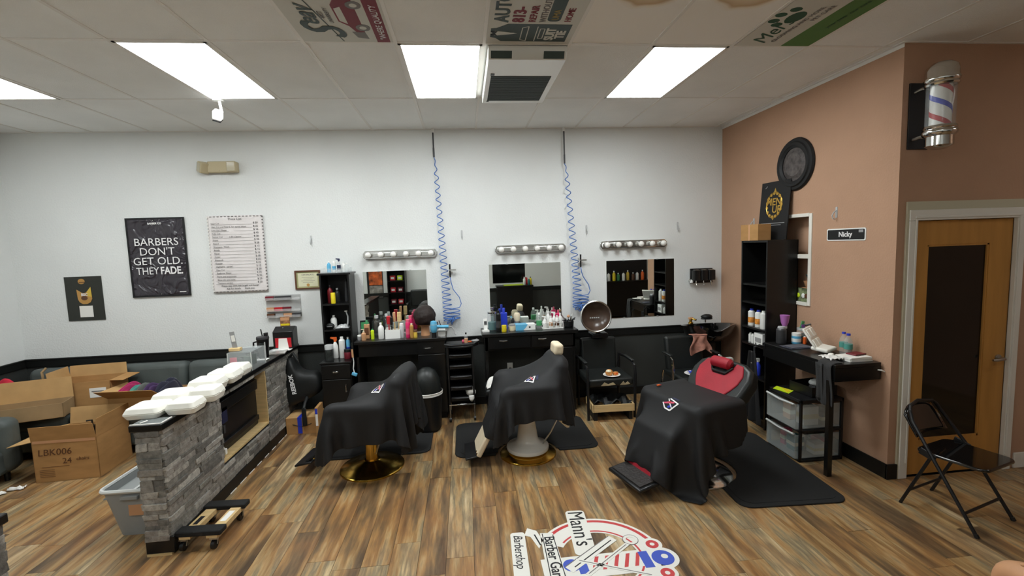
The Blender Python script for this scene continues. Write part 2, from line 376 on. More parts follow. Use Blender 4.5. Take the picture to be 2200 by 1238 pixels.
# ---------------------------------------------------------------- small cloth solver (position based)
def cloth(P, rest_s, rest_t, prims, steps=130, iters=7, thick=0.008, fric=0.75, seed=1, vmax=0.5, zmin=0.012):
    rng = np.random.RandomState(seed); P = np.array(P, float)+rng.uniform(-.002,.002,np.shape(P)); V = np.zeros_like(P)
    dg = math.hypot(rest_s, rest_t); n, m = P.shape[:2]; sets = []
    def addset(a, b, L, k): sets.append((a, b, L, k))
    def pair(cnt, st, gap=1):
        i = np.arange(cnt-gap); i = i[(i//gap) % 2 == st]; return i, i+gap
    for st in (0,1):
        i, j = pair(n, st); addset((i,slice(None)), (j,slice(None)), rest_s, 0.5); ii, jj = i, j
        addset((ii,slice(0,m-1)), (jj,slice(1,m)), dg, 0.2); addset((ii,slice(1,m)), (jj,slice(0,m-1)), dg, 0.2)
        i, j = pair(m, st); addset((slice(None),i), (slice(None),j), rest_t, 0.5)
        i, j = pair(n, st, 2); addset((i,slice(None)), (j,slice(None)), 2*rest_s, 0.06)
        i, j = pair(m, st, 2); addset((slice(None),i), (slice(None),j), 2*rest_t, 0.06)
    def collide(Q, hit):
        for pr in prims:
            if pr[0] == 'box':
                _, c, hf, R, rad = pr; q = (Q-np.array(c)) @ R; d = np.abs(q)-(np.array(hf)-rad)
                o = np.maximum(d, 0); lo = np.linalg.norm(o, axis=-1); ins = np.minimum(d.max(-1), 0); sd = lo+ins-rad
                sg = np.where(q >= 0, 1, -1)
                g1 = sg*o/(lo[...,None]+1e-9); ax = d.argmax(-1); g2 = np.eye(3)[ax]*sg; g = np.where((lo > 1e-7)[...,None], g1, g2)
                g = g @ np.array(R).T
            else:
                _, a, b, rad = pr; a = np.array(a); b = np.array(b); ab = b-a
                t = np.clip(((Q-a) @ ab)/(ab @ ab), 0, 1); d = Q-(a+t[...,None]*ab); l = np.linalg.norm(d, axis=-1); sd = l-rad; g = d/(l[...,None]+1e-9)
            pen = thick-sd; mk = pen > 0
            Q += np.where(mk, pen, 0)[...,None]*g; hit |= mk
        fl = Q[...,2] < zmin; Q[...,2] = np.where(fl, zmin, Q[...,2]); hit |= fl
    dt = 1/60
    for it in range(steps):
        V[...,2] -= 9.8*dt; V *= 0.9; sp = np.linalg.norm(V, axis=-1, keepdims=True); V *= np.minimum(1, vmax/(sp+1e-9)); Q = P+V*dt
        hit = np.zeros(P.shape[:2], bool)
        for k in range(iters):
            for a, b, L, kk in sets:
                A = Q[a]; Bq = Q[b]; d = Bq-A; l = np.linalg.norm(d, axis=-1, keepdims=True)+1e-9
                cor = d*((l-L)/l)*kk; Q[a] = A+cor; Q[b] = Bq-cor
            if k % 2 == 0 or k == iters-1: collide(Q, hit)
        # resting contact: drop most of the tangential slip
        Q = np.where(hit[...,None], P+(Q-P)*(1-fric*.6), Q); collide(Q, hit)
        V = (Q-P)/dt; P = Q
    return P
def sheet_at(P, u, v, off=0.0):
    n, m = P.shape[:2]; x = min(max(u,0),.999)*(n-1); y = min(max(v,0),.999)*(m-1); i, j = int(x), int(y); a, b = x-i, y-j
    p = P[i,j]*(1-a)*(1-b)+P[i+1,j]*a*(1-b)+P[i,j+1]*(1-a)*b+P[i+1,j+1]*a*b
    nn = np.cross(P[i+1,j]-P[i,j], P[i,j+1]-P[i,j]); nn = nn/(np.linalg.norm(nn)+1e-9)
    if nn[2] < 0: nn = -nn
    return p+nn*off
# ================================================================ THE SETTING
# floor: slab and single planks running towards the back wall
floor = struct('floor', B(XL-.1, XE+.1, YB-.1, D+.1, -0.08, -0.008), 'black_matte')
pw = 0.18
def plank_mesh():
    mb = MB().box(-.5,.5,-.5,.5,-.5,.5); return mb.mesh('plank', 'plank', False)
pme = plank_mesh()
x = XL; ci = 0
while x < XE-0.3:
    off = random.uniform(0, 1.2); y = YB-off
    while y < D:
        a, b = max(y, YB), min(y+1.22, D)
        cx = x+pw/2
        vis = (b > 1.2) if x < 4.75 else False
        blocked = (x > XR+.05 and a > YF)
        if b-a > 0.03 and vis and not blocked:
            if x >= XR-.02 and b > YF+.02 and a < YF: b = YF
            piece('plank', pme, floor, (cx,(a+b)/2,-0.004+random.uniform(-.0004,.0004)), (pw-0.0022,(b-a)-0.0024,0.008))
        y += 1.22
    x += pw; ci += 1
fs = MB(); 
for x0_ in np.arange(XL, XE, pw):
    for y0_, y1_ in ((YB, 0.0),):
        fs.box(x0_+.001, x0_+pw-.001, y0_+.002, y1_, -0.008, -0.0005)
tag(fs.build('plank', 'plank', floor, smooth=False), kind='stuff')
fs = MB()
for x0_ in np.arange(XL, 4.75, pw): fs.box(x0_+.001, x0_+pw-.001, 0.002, 1.1, -0.008, -0.0012)
for x0_ in np.arange(XL+pw*55, XE, pw): fs.box(x0_+.001, x0_+pw-.001, 0.002, YF, -0.008, -0.0012)
tag(fs.build('plank', 'plank', floor, smooth=False), kind='stuff')

# walls
wb = struct('wall_back', B(XL-.1, XR, D, D+.1, 0, C+.12), 'white_wall')
struct('wainscot', B(XL, XR, D-.004, D, 0, .80), 'wainscot', wb)
wl = struct('wall_left', B(XL-.1, XL, YB, D, 0, C+.12), 'white_wall')
struct('wainscot', B(XL, XL+.004, YB, D, 0, .80), 'wainscot', wl)
struct('trim_1', B(XL, XR, D-.022, D-.004, .795, .888).box(XL, XR, D-.03, D-.004, .872, .888), 'black_trim', bevel=.004)
struct('trim_2', B(XL+.004, XL+.022, YB, D-.03, .795, .888).box(XL+.004, XL+.03, YB, D-.03, .872, .888), 'black_trim', bevel=.004)
struct('baseboard_back', B(XL, XR, D-.018, D-.004, 0, .1), 'black_trim', bevel=.004)
struct('baseboard_left', B(XL+.004, XL+.018, YB, D-.02, 0, .1), 'black_trim', bevel=.004)
# right wall with the framed recess beside the bookcase
NY0, NY1, NZ0, NZ1 = 4.19, 4.78, 1.31, 2.215
wr = MB().box(XR, XR+.3, YF+.1, NY0, 0, C+.12).box(XR, XR+.3, NY1, D, 0, C+.12).box(XR, XR+.3, NY0, NY1, 0, NZ0).box(XR, XR+.3, NY0, NY1, NZ1, C+.12).box(XR+.13, XR+.3, NY0, NY1, NZ0, NZ1)
wr = struct('wall_right', wr, 'brown_wall')
dx0, dx1, dz1 = 3.515, 4.385, 2.085
wd = MB().box(XR, dx0-.03, YF, YF+.1, 0, C+.12).box(dx1+.03, XE+.1, YF, YF+.1, 0, C+.12).box(dx0-.03, dx1+.03, YF, YF+.1, dz1+.03, C+.12)
wd = struct('wall_right_return', wd, 'brown_wall')
struct('wall_end', B(XE, XE+.1, YB, YF, 0, C+.12), 'brown_wall')
wf = struct('wall_front', B(XL-.1, XE+.1, YB-.1, YB, 0, C+.12), 'white_wall')
struct('wainscot', B(XL, XE, YB, YB+.004, 0, .80), 'wainscot', wf)
struct('trim_3', B(XL+.03, XE, YB+.004, YB+.022, .795, .888), 'black_trim', bevel=.004)
struct('baseboard_right', B(XR-.016, XR, YF-.016, D-.02, 0, .125).box(XR-.016, dx0-.085, YF-.018, YF, 0, .125), 'black_trim', bevel=.004)
struct('baseboard_front', B(dx1+.12, XE, YF-.016, YF, 0, .13), 'white_trim', bevel=.004)
# recess frame: white boards round the opening and one shelf
fr = MB().box(XR-.012, XR+.12, NY0-.004, NY0+.035, NZ0, NZ1).box(XR-.012, XR+.12, NY0+.0355, NY1-.0305, NZ1-.03, NZ1+.004).box(XR-.012, XR+.12, NY0+.0355, NY1-.0305, NZ0-.004, NZ0+.03).box(XR-.012, XR+.12, NY1-.03, NY1+.004, NZ0, NZ1)
fr = struct('trim_4', fr, 'white_trim', bevel=.003)
struct('shelf', B(XR-.008, XR+.12, NY0+.035, NY1-.03, 1.775, 1.815), 'white_trim', fr, bevel=.003)
# door: frame, slab, dark pane, lever
gx0, gx1, gz0, gz1 = 3.637, 4.185, .30, 1.895
dr = MB().box(dx0, gx0, YF+.012, YF+.055, .012, dz1).box(gx1, dx1, YF+.012, YF+.055, .012, dz1).box(gx0, gx1, YF+.012, YF+.055, gz1, dz1).box(gx0, gx1, YF+.012, YF+.055, .012, gz0)
dr = struct('door_1', dr, 'door_wood')
struct('glass_pane', B(gx0, gx1, YF+.028, YF+.036, gz0, gz1), 'dark_glass', dr)
gb = MB()
for a in ((gx0,gx0+.014,gz0,gz1),(gx1-.014,gx1,gz0,gz1),(gx0,gx1,gz0,gz0+.014),(gx0,gx1,gz1-.014,gz1)): gb.box(a[0],a[1],YF+.016,YF+.03,a[2],a[3])
struct('glazing_bead', gb, 'door_wood', dr)
hd = MB().lathe([(.028,0),(.028,.008),(.012,.012),(.012,.05)], 18, (4.322,YF+.012,.95), Rx(PI/2)).tube([(4.322,YF-.04,.95),(4.29,YF-.045,.95),(4.245,YF-.045,.945),(4.215,YF-.04,.945)], [.011,.012,.011,.009], 10)
hd.build('lever_handle', 'steel', dr)
struct('glass_backing', B(dx0-.03, dx1+.03, YF+.09, YF+.1, 0, dz1+.03), 'black_matte', dr)
cs = MB()
for z0, z1, a0, a1 in ((0.0,dz1+.003,dx0-.075,dx0-.004),(0.0,dz1+.003,dx1+.004,dx1+.075),(dz1+.004,dz1+.085,dx0-.075,dx1+.075)): cs.box(a0,a1,YF-.022,YF+.012,z0,z1)
cs = struct('trim_5', cs, 'white_trim', bevel=.004)
struct('casing_bead', MB().box(dx0-.03,dx0-.014,YF-.03,YF-.02,.13,dz1+.019).box(dx1+.014,dx1+.03,YF-.03,YF-.02,.13,dz1+.019).box(dx0-.03,dx1+.03,YF-.03,YF-.02,dz1+.02,dz1+.036), 'white_trim', cs, bevel=.003)
struct('casing_edge', MB().box(dx0-.094,dx0-.0755,YF-.014,YF,.0,dz1+.085).box(dx0-.094,dx1+.094,YF-.014,YF,dz1+.0855,dz1+.15), 'beige_trim', cs)

# ceiling: backing, grid bars, single tiles
ce = struct('ceiling', B(XL-.1, XE+.1, YB-.1, D+.1, C+.05, C+.12), 'ceil_void')
colx = [X0+TW*i for i in range(-9, 11)]
rows = [D]+[ROW0-TL*i for i in range(0, 6)]
tme = {}
def tile_mesh(key):
    if key not in tme:
        mb = MB().box(-.5,.5,-.5,.5,-.5,.5); tme[key] = mb.mesh('ceiling_tile', key, False)
    return tme[key]
LIGHTS = {(-7,1),(-4,1),(-1,1),(2,1)}; LBACK = {(-7,4),(-4,4),(-1,4),(2,4),(8,3)}
STAIN = {(1,2),(2,2)}
TILES = {}
for r in range(len(rows)-1):
    y1, y0 = rows[r], max(rows[r+1], YB)
    if y1-y0 < .05: continue
    for ci in range(-9, 10):
        a, b = X0+TW*ci, X0+TW*(ci+1)
        a, b = max(a, XL), min(b, XE)
        if b-a < .03: continue
        Y1 = y1
        if y1 > YF+.02 and a > XR-.02:
            if y0 > YF: continue
            y1 = YF
        bb = min(b, XR) if y1 > YF+.3 else b
        if (ci, r) in LIGHTS or (ci, r) in LBACK: y1 = Y1; continue
        sag = random.uniform(0, .004)
        o = piece('ceiling_tile', tile_mesh('tile_stain' if (ci,r) in STAIN else 'tile'), ce, ((a+bb)/2,(y0+y1)/2,C+.014-sag), (bb-a-.018, y1-y0-.018, .018), (random.uniform(-.002,.002),random.uniform(-.003,.003),0))
        if (ci, r) in STAIN:
            o.scale = (1,1,1); me = B(-(bb-a-.018)/2,(bb-a-.018)/2,-(y1-y0-.018)/2,(y1-y0-.018)/2,-.009,.009).mesh('ceiling_tile','tile_stain',False); o.data = me
        TILES[(ci,r)] = o; y1 = Y1
for ci in range(-8, 10):
    a = X0+TW*ci
    if a < XL or a > XE: continue
    ytop = D if a < XR else YF
    struct('grid_bar', B(a-.012, a+.012, YB, ytop, C-.001, C+.012).box(a-.002,a+.002,YB,ytop,C+.01,C+.04), 'tbar', ce)
for r in rows[1:]:
    if r < YB: continue
    struct('grid_bar', B(XL, (XR if r > YF else XE), r-.012, r+.012, C, C+.012), 'tbar', ce)
struct('wall_angle', MB().box(XR-.03, XR, YF-.02, D, C-.004, C+.01).box(XR-.003,XR,YF,D,C-.03,C), 'tbar', ce)
struct('wall_angle', B(XR-.02, XE, YF-.022, YF, C-.003, C+.01), 'tbar', ce)
struct('wall_angle', B(XL, XR, D-.02, D, C-.002, C+.01), 'tbar', ce)
# ceiling light panels
def panel(ci, r, label, mat):
    a, b = X0+TW*ci, X0+TW*(ci+1); y1, y0 = rows[r], rows[r+1]
    t = thing('ceiling_light', label, 'ceiling light', ((a+b)/2,(y0+y1)/2,C), 0, 'fluorescent ceiling panels')
    W2, L2 = (b-a)/2-.012, (y1-y0)/2-.012
    fm = MB().box(-W2,-W2+.02,-L2,L2,-.004,.01).box(W2-.02,W2,-L2,L2,-.004,.01).box(-W2,W2,-L2,-L2+.02,-.004,.01).box(-W2,W2,L2-.02,L2,-.004,.01)
    fm.build('frame', 'tbar', t, smooth=False)
    B(-W2+.02,W2-.02,-L2+.02,L2-.02,.0,.008).build('diffuser', mat, t, smooth=False)
    B(-W2+.004,W2-.004,-L2+.004,L2-.004,.012,.045).build('housing', 'white_enamel', t, smooth=False)
panel(-7,1,'lit ceiling panel at the far left, cut by the frame edge','panel_dim')
panel(-4,1,'lit ceiling panel above the two large wall posters','panel_on')
panel(-1,1,'lit ceiling panel touching the ceiling air cleaner','panel_on')
panel(2,1,'lit ceiling panel nearest the brown wall','panel_on')
for k, nm, pm_ in zip(sorted(LBACK), ('above the left sofa','above the entry gap','above the camera','above the seated person','beside the far door wall'), ('panel_back','panel_dim','panel_back','panel_back','panel_back')): panel(k[0],k[1],'ceiling panel out of view on the camera side, '+nm,pm_)

# printed advertising tiles: u runs from the tile's far edge towards the camera, v from its right edge to the left
def sign(ci):
    t = TILES[(ci,2)]; xr = X0+TW*(ci+1); ys = rows[2]; z = C-.0015
    def T(u,v,w): return ((xr-v-t.location.x)/t.scale.x, (ys-u-t.location.y)/t.scale.y, (z-w-t.location.z)/t.scale.z)
    def poly(name, pts, mat, w=0.0012): return MB().prism(pts, 0, w, T).build(name, mat, t, smooth=False)
    def txt(st, u, v, size, mat, **kw):
        o = text('lettering', st, size, mat, None, (xr-v, ys-u, z-.003), (0,-1,0), (-1,0,0), **kw)
        m = o.matrix_basis.copy(); o.parent = t; o.matrix_parent_inverse = Matrix.Identity(4)
        o.matrix_local = (Matrix.Translation(t.location) @ t.rotation_euler.to_matrix().to_4x4() @ Matrix.Diagonal((*t.scale,1))).inverted() @ m
        return o
    return poly, txt
M['sign_paper'] = pm('printed sign film', S(206,206,198), 0.6); M['sign_red'] = pm('sign dark red', S(120,24,40), 0.6); M['sign_green'] = pm('sign charcoal green', S(62,76,74), 0.6)
M['sign_leaf'] = pm('sign leaf green', S(74,122,58), 0.6); M['sign_dkgreen'] = pm('sign deep green', S(20,78,56), 0.6)
poly, txt = sign(-2)
poly('sign_face', [(.01,.012),(1.2,.012),(1.2,.598),(.01,.598)], 'sign_paper', .001)
poly('banner', [(.012,.03),(1.18,.03),(1.18,.115),(.012,.115)], 'sign_red', .002)
txt('"WHERE QUALITY', .05, .048, .055, 'white_ink', shear=.2)
txt('S', .06, .30, .34, 'sign_green', shear=.5, bold=.004); txt('eav', .25, .42, .17, 'sign_green', shear=.5, bold=.002)
poly('underline', [(.02,.33),(.7,.46),(.7,.468),(.02,.338)], 'sign_green', .002)
txt('BEST', .34, .37, .04, 'grey_ink'); txt('UNIVERSITY', .28, .33, .035, 'grey_ink')
car = poly('car_body', [(.16,.17),(.7,.17),(.72,.23),(.6,.25),(.5,.30),(.3,.30),(.24,.25),(.15,.22)], 'sign_red', .002)
poly('car_glass', [(.27,.25),(.48,.25),(.46,.29),(.31,.29)], 'sign_paper', .003)
for u in (.22,.5): poly('car_wheel', circ(.045,16,u,.17), 'grey_ink', .003); poly('car_hub', circ(.022,12,u,.17), 'sign_paper', .004)
poly('car_bumper', [(.06,.16),(.16,.17),(.16,.25),(.08,.23)], 'grey_ink', .002)
poly, txt = sign(0)
poly('sign_face', [(.01,.012),(1.2,.012),(1.2,.598),(.01,.598)], 'sign_paper', .001)
poly('dark_block', [(.05,.05),(.3,.05),(.3,.47),(.24,.54),(.235,.575),(.18,.575),(.18,.42),(.17,.41),(.16,.42),(.16,.575),(.11,.575),(.1,.54),(.05,.5)], 'sign_green', .002)
poly('shirt', [(.155,.46),(.17,.40),(.185,.46),(.205,.55),(.135,.55)], 'sign_paper', .003)
poly('bow_tie', [(.14,.53),(.165,.545),(.2,.53),(.2,.575),(.165,.56),(.14,.575)], 'ink', .004)
txt('SUIT', .075, .145, .085, 'sign_paper', bold=.003); txt('TIE', .10, .075, .085, 'sign_paper', bold=.003)
for pts in ([(.06,.33),(.27,.33)],[(.08,.37),(.25,.37)],[(.08,.37),(.06,.33)],[(.25,.37),(.27,.33)],[(.06,.27),(.27,.27)],[(.1,.25),(.24,.25)],[(.1,.25),(.1,.22)],[(.24,.25),(.24,.22)],[(.1,.22),(.24,.22)]):
    (u0,v0),(u1,v1) = pts; L = math.hypot(u1-u0,v1-v0); nx, ny = -(v1-v0)/L*.003, (u1-u0)/L*.003
    poly('car_outline', [(u0-nx,v0-ny),(u1-nx,v1-ny),(u1+nx,v1+ny),(u0+nx,v0+ny)], 'sign_paper', .003)
txt('AUTO', .325, .475, .125, 'sign_green', bold=.003); txt('813-', .325, .375, .105, 'sign_red', bold=.003)
txt('REPAIR', .33, .30, .065, 'sign_red'); txt('WITHOUT', .33, .235, .06, 'grey_ink')
poly('emblem', rrect(.3,.085,.03,4,.49,.185), 'sign_green', .002); M['sign_gold'] = pm('sign gold', S(150,130,70), 0.6); txt('UMA', .36, .16, .06, 'sign_gold')
txt('HOME', .34, .075, .06, 'sign_red')
poly, txt = sign(3)
poly('sign_face', [(.01,.012),(1.2,.012),(1.2,.598),(.01,.598)], 'sign_paper', .001)
poly('green_band', [(.012,.014),(1.19,.014),(1.19,.22),(.012,.235)], 'sign_leaf', .002)
txt("Mel's", .05, .40, .17, 'sign_dkgreen', shear=.4); txt('GROOMING AND MORE', .08, .335, .045, 'grey_ink'); txt('PET CARE', .4, .28, .045, 'grey_ink'); txt('your pets  our care', .3, .1, .045, 'sign_dkgreen', shear=.3)
poly('paw_pad', circ(.07,18,.44,.44,1.1,.8), 'sign_dkgreen', .002)
for u, v in ((.34,.50),(.39,.555),(.47,.56),(.54,.51)): poly('paw_toe', circ(.032,14,u,v,.9,1.2), 'sign_dkgreen', .002)

# ---------------------------------------------------------------- ceiling hung things
t = thing('air_cleaner', 'white box air cleaner with dark grille hung under the ceiling', 'air cleaner', (.515,3.41,C))
prof = [(0,0),(0,-.03),(.035,-.085),(1.06,-.085),(1.09,-.02),(1.09,0)]
MB().prism(prof, -.285, .285, lambda u,v,w: (w,u,v)).build('housing', 'white_enamel', t, bevel=.006)
sl = math.atan2(.055,.035)
for sx in (-.19,.19):
    R = Rx(-sl); MB().cbox((sx,.0165,-.0585),(.15,.05,.004),Rx(-math.atan2(.055,.035))).build('outlet_vent', 'sign_green', t, smooth=False)
M['grille'] = pm('dark grille', S(58,66,66), 0.7, bump=.3, bscale=200)
B(-.245,.235,.36,.98,-.0875,-.084).build('intake_grille', 'grille', t, smooth=False)
for i in range(15): B(-.245,.235,.375+i*.041,.381+i*.041,-.0895,-.0875).build('grille_slat', 'sign_green', t, smooth=False)
B(-.25,-.22,.31,.35,-.09,-.085).build('latch', 'dgrey', t); B(-.25,-.23,.99,1.0,-.09,-.085).build('latch', 'dgrey', t)
t = thing('ceiling_sprinkler', 'small chrome dome fixture behind the ceiling air cleaner', 'sprinkler', (.50,4.60,C))
MB().lathe([(.034,0),(.034,-.006),(.026,-.02),(.012,-.03),(0,-.032)], 16).build('dome', 'chrome', t)
B(-.07,.07,-.05,-.045,-.004,0).build('seam_plate', 'tbar', t)
t = thing('security_camera', 'small white security camera hanging from the ceiling above the posters', 'camera', (-2.17,4.62,C))
MB().lathe([(.05,0),(.05,-.012),(.0,-.014)], 20).build('base', 'white', t)
MB().cyl((.01,0,-.01),(.025,-.01,-.1),.012).build('arm', 'white', t)
R = Rx(math.radians(35)) @ Ry(math.radians(20))
hb = MB(); hb.cbox((.0,-.03,-.145),(.075,.075,.085),R); hb.build('body', 'white', t, bevel=.012)
MB().cbox(Vector((.0,-.03,-.145))+R @ Vector((0,0,-.048)),(.068,.068,.012),R).build('lens', 'black', t, bevel=.004)
# ================================================================ WALL THINGS ON THE BACK WALL
def rect(x0,x1,z0,z1): return [(x0,z0),(x1,z0),(x1,z1),(x0,z1)]
# emergency light
t = thing('emergency_light', 'ivory emergency light with two tilted lamp heads high on the white wall', 'emergency light', (-2.755,D,3.005))
B(-.11,.11,-.07,0,-.06,.065).build('housing', 'beige_plastic', t, bevel=.008)
for sx, rx, rz in ((-.16,-.3,-.7),(.16,.05,.0)):
    R = Rz(rz) @ Ry(.35 if sx < 0 else 0)
    h = MB().cbox((sx,-.055,.0),(.1,.1,.12),R).build('lamp_head', 'beige_plastic', t, bevel=.012)
    MB().cbox(Vector((sx,-.055,0))+R @ Vector((0,-.052,0)),(.085,.006,.1),R).build('lens', 'clear', h, bevel=.003)
B(-.02,.02,-.074,-.07,-.05,-.03).build('test_button', 'beige_plastic', t)
# black slogan poster
px0, px1, pz0, pz1 = -3.83, -3.20, 1.547, 2.458
t = thing('wall_poster', 'large crumpled black poster reading BARBERS DON\'T GET OLD, THEY FADE', 'poster', ((px0+px1)/2,D,pz0))
def wavy(x0,x1,z0,z1,amp,y=-.012,nx=24,nz=34,seed=0,hole=0):
    rng = random.Random(seed); ph = [rng.uniform(0,6) for _ in range(6)]
    return [[(x0+(x1-x0)*i/nx, y-amp*(math.sin(5*i/nx+ph[0]+3*j/nz)*math.sin(7*j/nz+ph[1])+.6*math.sin(14*i/nx+ph[2]-6*j/nz)*math.sin(11*j/nz+ph[3]))*min(1,4*i/nx,4*(1-i/nx))*min(1,5*j/nz,5*(1-j/nz)), z0+(z1-z0)*j/nz) for j in range(nz+1)] for i in range(nx+1)]
hw, hh = (px1-px0)/2, pz1-pz0
MB().grid(wavy(-hw,hw,0,hh,.005,-.016,seed=3)).build('sheet', 'poster', t, solid=.003, ang=180)
e = MB()
for a in (rect(-hw,-hw+.018,0,hh),rect(hw-.018,hw,0,hh),rect(-hw+.0182,hw-.0182,0,.018),rect(-hw+.0182,hw-.0182,hh-.018,hh)): e.prism(a, .004, .02, lambda u,v,w: (u,-w,v))
e.build('border', 'black_matte', t)
for st, zz, kw in (('BARBERS',.605,{}),('DON\'T',.495,{}),('GET OLD.',.385,{})):
    text('lettering', st, .122, 'white_ink', t, (0,-.026,zz-.012), align='CENTER', **kw)
text('lettering', 'THEY', .118, 'white_ink', t, (-.245,-.026,.262), sx=.86); text('lettering', 'FADE.', .118, 'white_ink', t, (.015,-.026,.262), bold=.003, sx=.8)
text('lettering', 'BARBER CO', .028, 'white_ink', t, (0,-.026,.835), align='CENTER', bold=.001); B(.2,.27,-.0225,-.021,.045,.052).build('maker_line', 'white_ink', t)
for sx, zz in ((-.02,.878),(.0,.03)): MB().lathe([(.006,0),(.004,.004),(0,.005)], 10, (sx,-.02,zz), Rx(PI/2)).build('pin', 'steel', t)
# price menu
mx0, mx1, mz0, mz1 = -2.945, -2.33, 1.56, 2.46
t = thing('price_list', 'large crumpled white price list with dotted border on the wall', 'price list', ((mx0+mx1)/2,D,mz0))
hw, hh = (mx1-mx0)/2, mz1-mz0
MB().grid(wavy(-hw,hw,0,hh,.006,-.02,seed=9)).build('sheet', 'menu', t, solid=.002, ang=180)
rng = random.Random(4)
for s in (-1,1):
    sc = MB()
    for i in range(24): sc.prism(circ(.009,8,s*(hw-.004),.02+i*(hh-.04)/23), .022, .027, lambda u,v,w: (u,-w,v))
    sc.build('border_dots', 'grey_ink' if s > 0 else 'paper', t)
for zz in (.012,hh-.012):
    sc = MB()
    for i in range(15): sc.box(-hw+.03+i*.04,-hw+.052+i*.04,-.027,-.022,zz-.004,zz+.004)
    sc.build('border_dots', 'grey_ink', t)
text('lettering', 'Price List', .04, 'grey_ink', t, (0,-.029,hh-.055), align='CENTER')
names = ['Hair Cut','Hair Cut and Beard, hot towel shave','Line Up / Shape','Kids Cut','Senior Cut          x $15 Senior','Shave','Beard','Shampoo  Wash','Braids','Facial','Color','Retouch','Keratin','Highlights  partial','Men Cut','Eyebrow Shape','Perm and treatment','Blow dry and style','Texture service']
for i, nm in enumerate(names):
    zz = hh-.1-i*.0385
    text('lettering', nm, .026, 'grey_ink', t, (-hw+.04+i*.0012,-.029,zz)); text('lettering', '$ %d' % rng.choice((15,20,25,30,35,40)), .03, 'ink', t, (hw-.11,-.029,zz))
    B(-hw+.04,hw-.12,-.0285,-.0275,zz-.006,zz-.004).build('rule', 'grey_ink', t, smooth=False)
text('lettering', 'Prices vary with hair length and design', .027, 'ink', t, (0,-.029,.072), align='CENTER'); text('lettering', 'Ask for details      thank you', .027, 'ink', t, (0,-.029,.038), align='CENTER')
# small dark poster with a gold emblem (its code square left blank)
t = thing('wall_poster', 'small dark poster with a gold shield and blank white square, far left', 'poster', (-4.352,D,1.306))
B(-.195,.195,-.008,0,0,.508).build('sheet', 'dark_print', t); T_ = lambda u,v,w: (u,-w,v)
M['dgold'] = pm('muted gold', S(186,140,74), .5); M['dgold2'] = pm('bright gold', S(212,180,70), .5)
MB().prism([(-.075,.36),(-.02,.32),(.0,.315),(.03,.33),(.075,.385),(.08,.25),(.06,.21),(.02,.19),(-.02,.19),(-.055,.215),(-.07,.25)], .008, .011, T_).build('shield', 'dgold', t, smooth=False)
MB().prism([(.03,.33),(.075,.385),(.08,.27),(.04,.28)], .011, .0125, T_).build('shield_light', 'dgold2', t, smooth=False)
MB().prism(circ(.034,16,.0,.26,1,.75), .011, .0125, T_).build('shield_core', 'brown', t, smooth=False)
MB().prism(circ(.036,20,-.015,.452,1,.85), .008, .011, T_).build('roundel', 'dgold', t, smooth=False); MB().prism(rect(-.04,.02,.438,.446), .011, .0125, T_).build('roundel_band', 'brown', t, smooth=False)
text('lettering', 'BSC', .04, 'white_ink', t, (.005,-.014,.287), align='CENTER', bold=.001)
B(-.065,.075,-.0105,-.008,.04,.17).build('code_square', 'paper', t, smooth=False)
# framed certificate
t = thing('certificate', 'cream certificate in a thin dark frame beside the black shelf tower', 'certificate', (-1.875,D,1.562))
fr = MB()
for a in (rect(-.147,-.13,0,.226),rect(.13,.147,0,.226),rect(-.1298,.1298,0,.017),rect(-.1298,.1298,.209,.226)): fr.prism(a, 0, .02, T_)
fr.build('frame', 'brown', t); M['parch'] = pm('parchment', S(214,212,180), .6); M['parch2'] = pm('parchment border', S(168,166,120), .6)
B(-.13,.13,-.008,-.002,.017,.209).build('border_sheet', 'parch2', t, smooth=False); B(-.112,.112,-.0095,-.008,.033,.193).build('certificate_sheet', 'parch', t, smooth=False)
MB().lathe([(.018,0),(.018,.002),(0,.002)], 16, (0,-.0095,.05), Rx(PI/2)).build('seal', 'dgold', t)
text('lettering', 'CERTIFICATE', .024, 'grey_ink', t, (0,-.011,.165), align='CENTER')
for i, L in enumerate((.07,.05,.08,.06)): B(-L,L,-.0108,-.0095,.14-i*.02,.143-i*.02).build('text_line', 'grey_ink', t, smooth=False)
# business card rack of clear ledges
t = thing('card_rack', 'clear wall rack of business cards under the framed certificate', 'card rack', (-2.175,D,1.237))
B(-.2,.2,-.006,0,0,.27).build('back_plate', 'rack_clear', t, smooth=False)
for i, zz in enumerate((.21,.075,.0)):
    B(-.2,.2,-.05,-.006,zz,zz+.004).build('ledge', 'rack_clear', t, smooth=False); B(-.2,.2,-.052,-.048,zz,zz+.03).build('ledge_lip', 'rack_clear', t, smooth=False)
cards = [(-.195,-.1,.214,'maroon'),(-.09,.1,.214,'dgrey'),(-.19,-.1,.08,'tan'),(-.1,.0,.08,'red'),(.0,.09,.08,'maroon'),(-.19,-.1,.004,'brown'),(-.09,.0,.004,'grey'),(.0,.1,.004,'tan'),(.1,.2,.004,'dgrey')]
for a, b, zz, m in cards: MB().box(a+.003,b-.003,-.045,-.012,zz,zz+.045).build('card_stack', m, t, smooth=False)
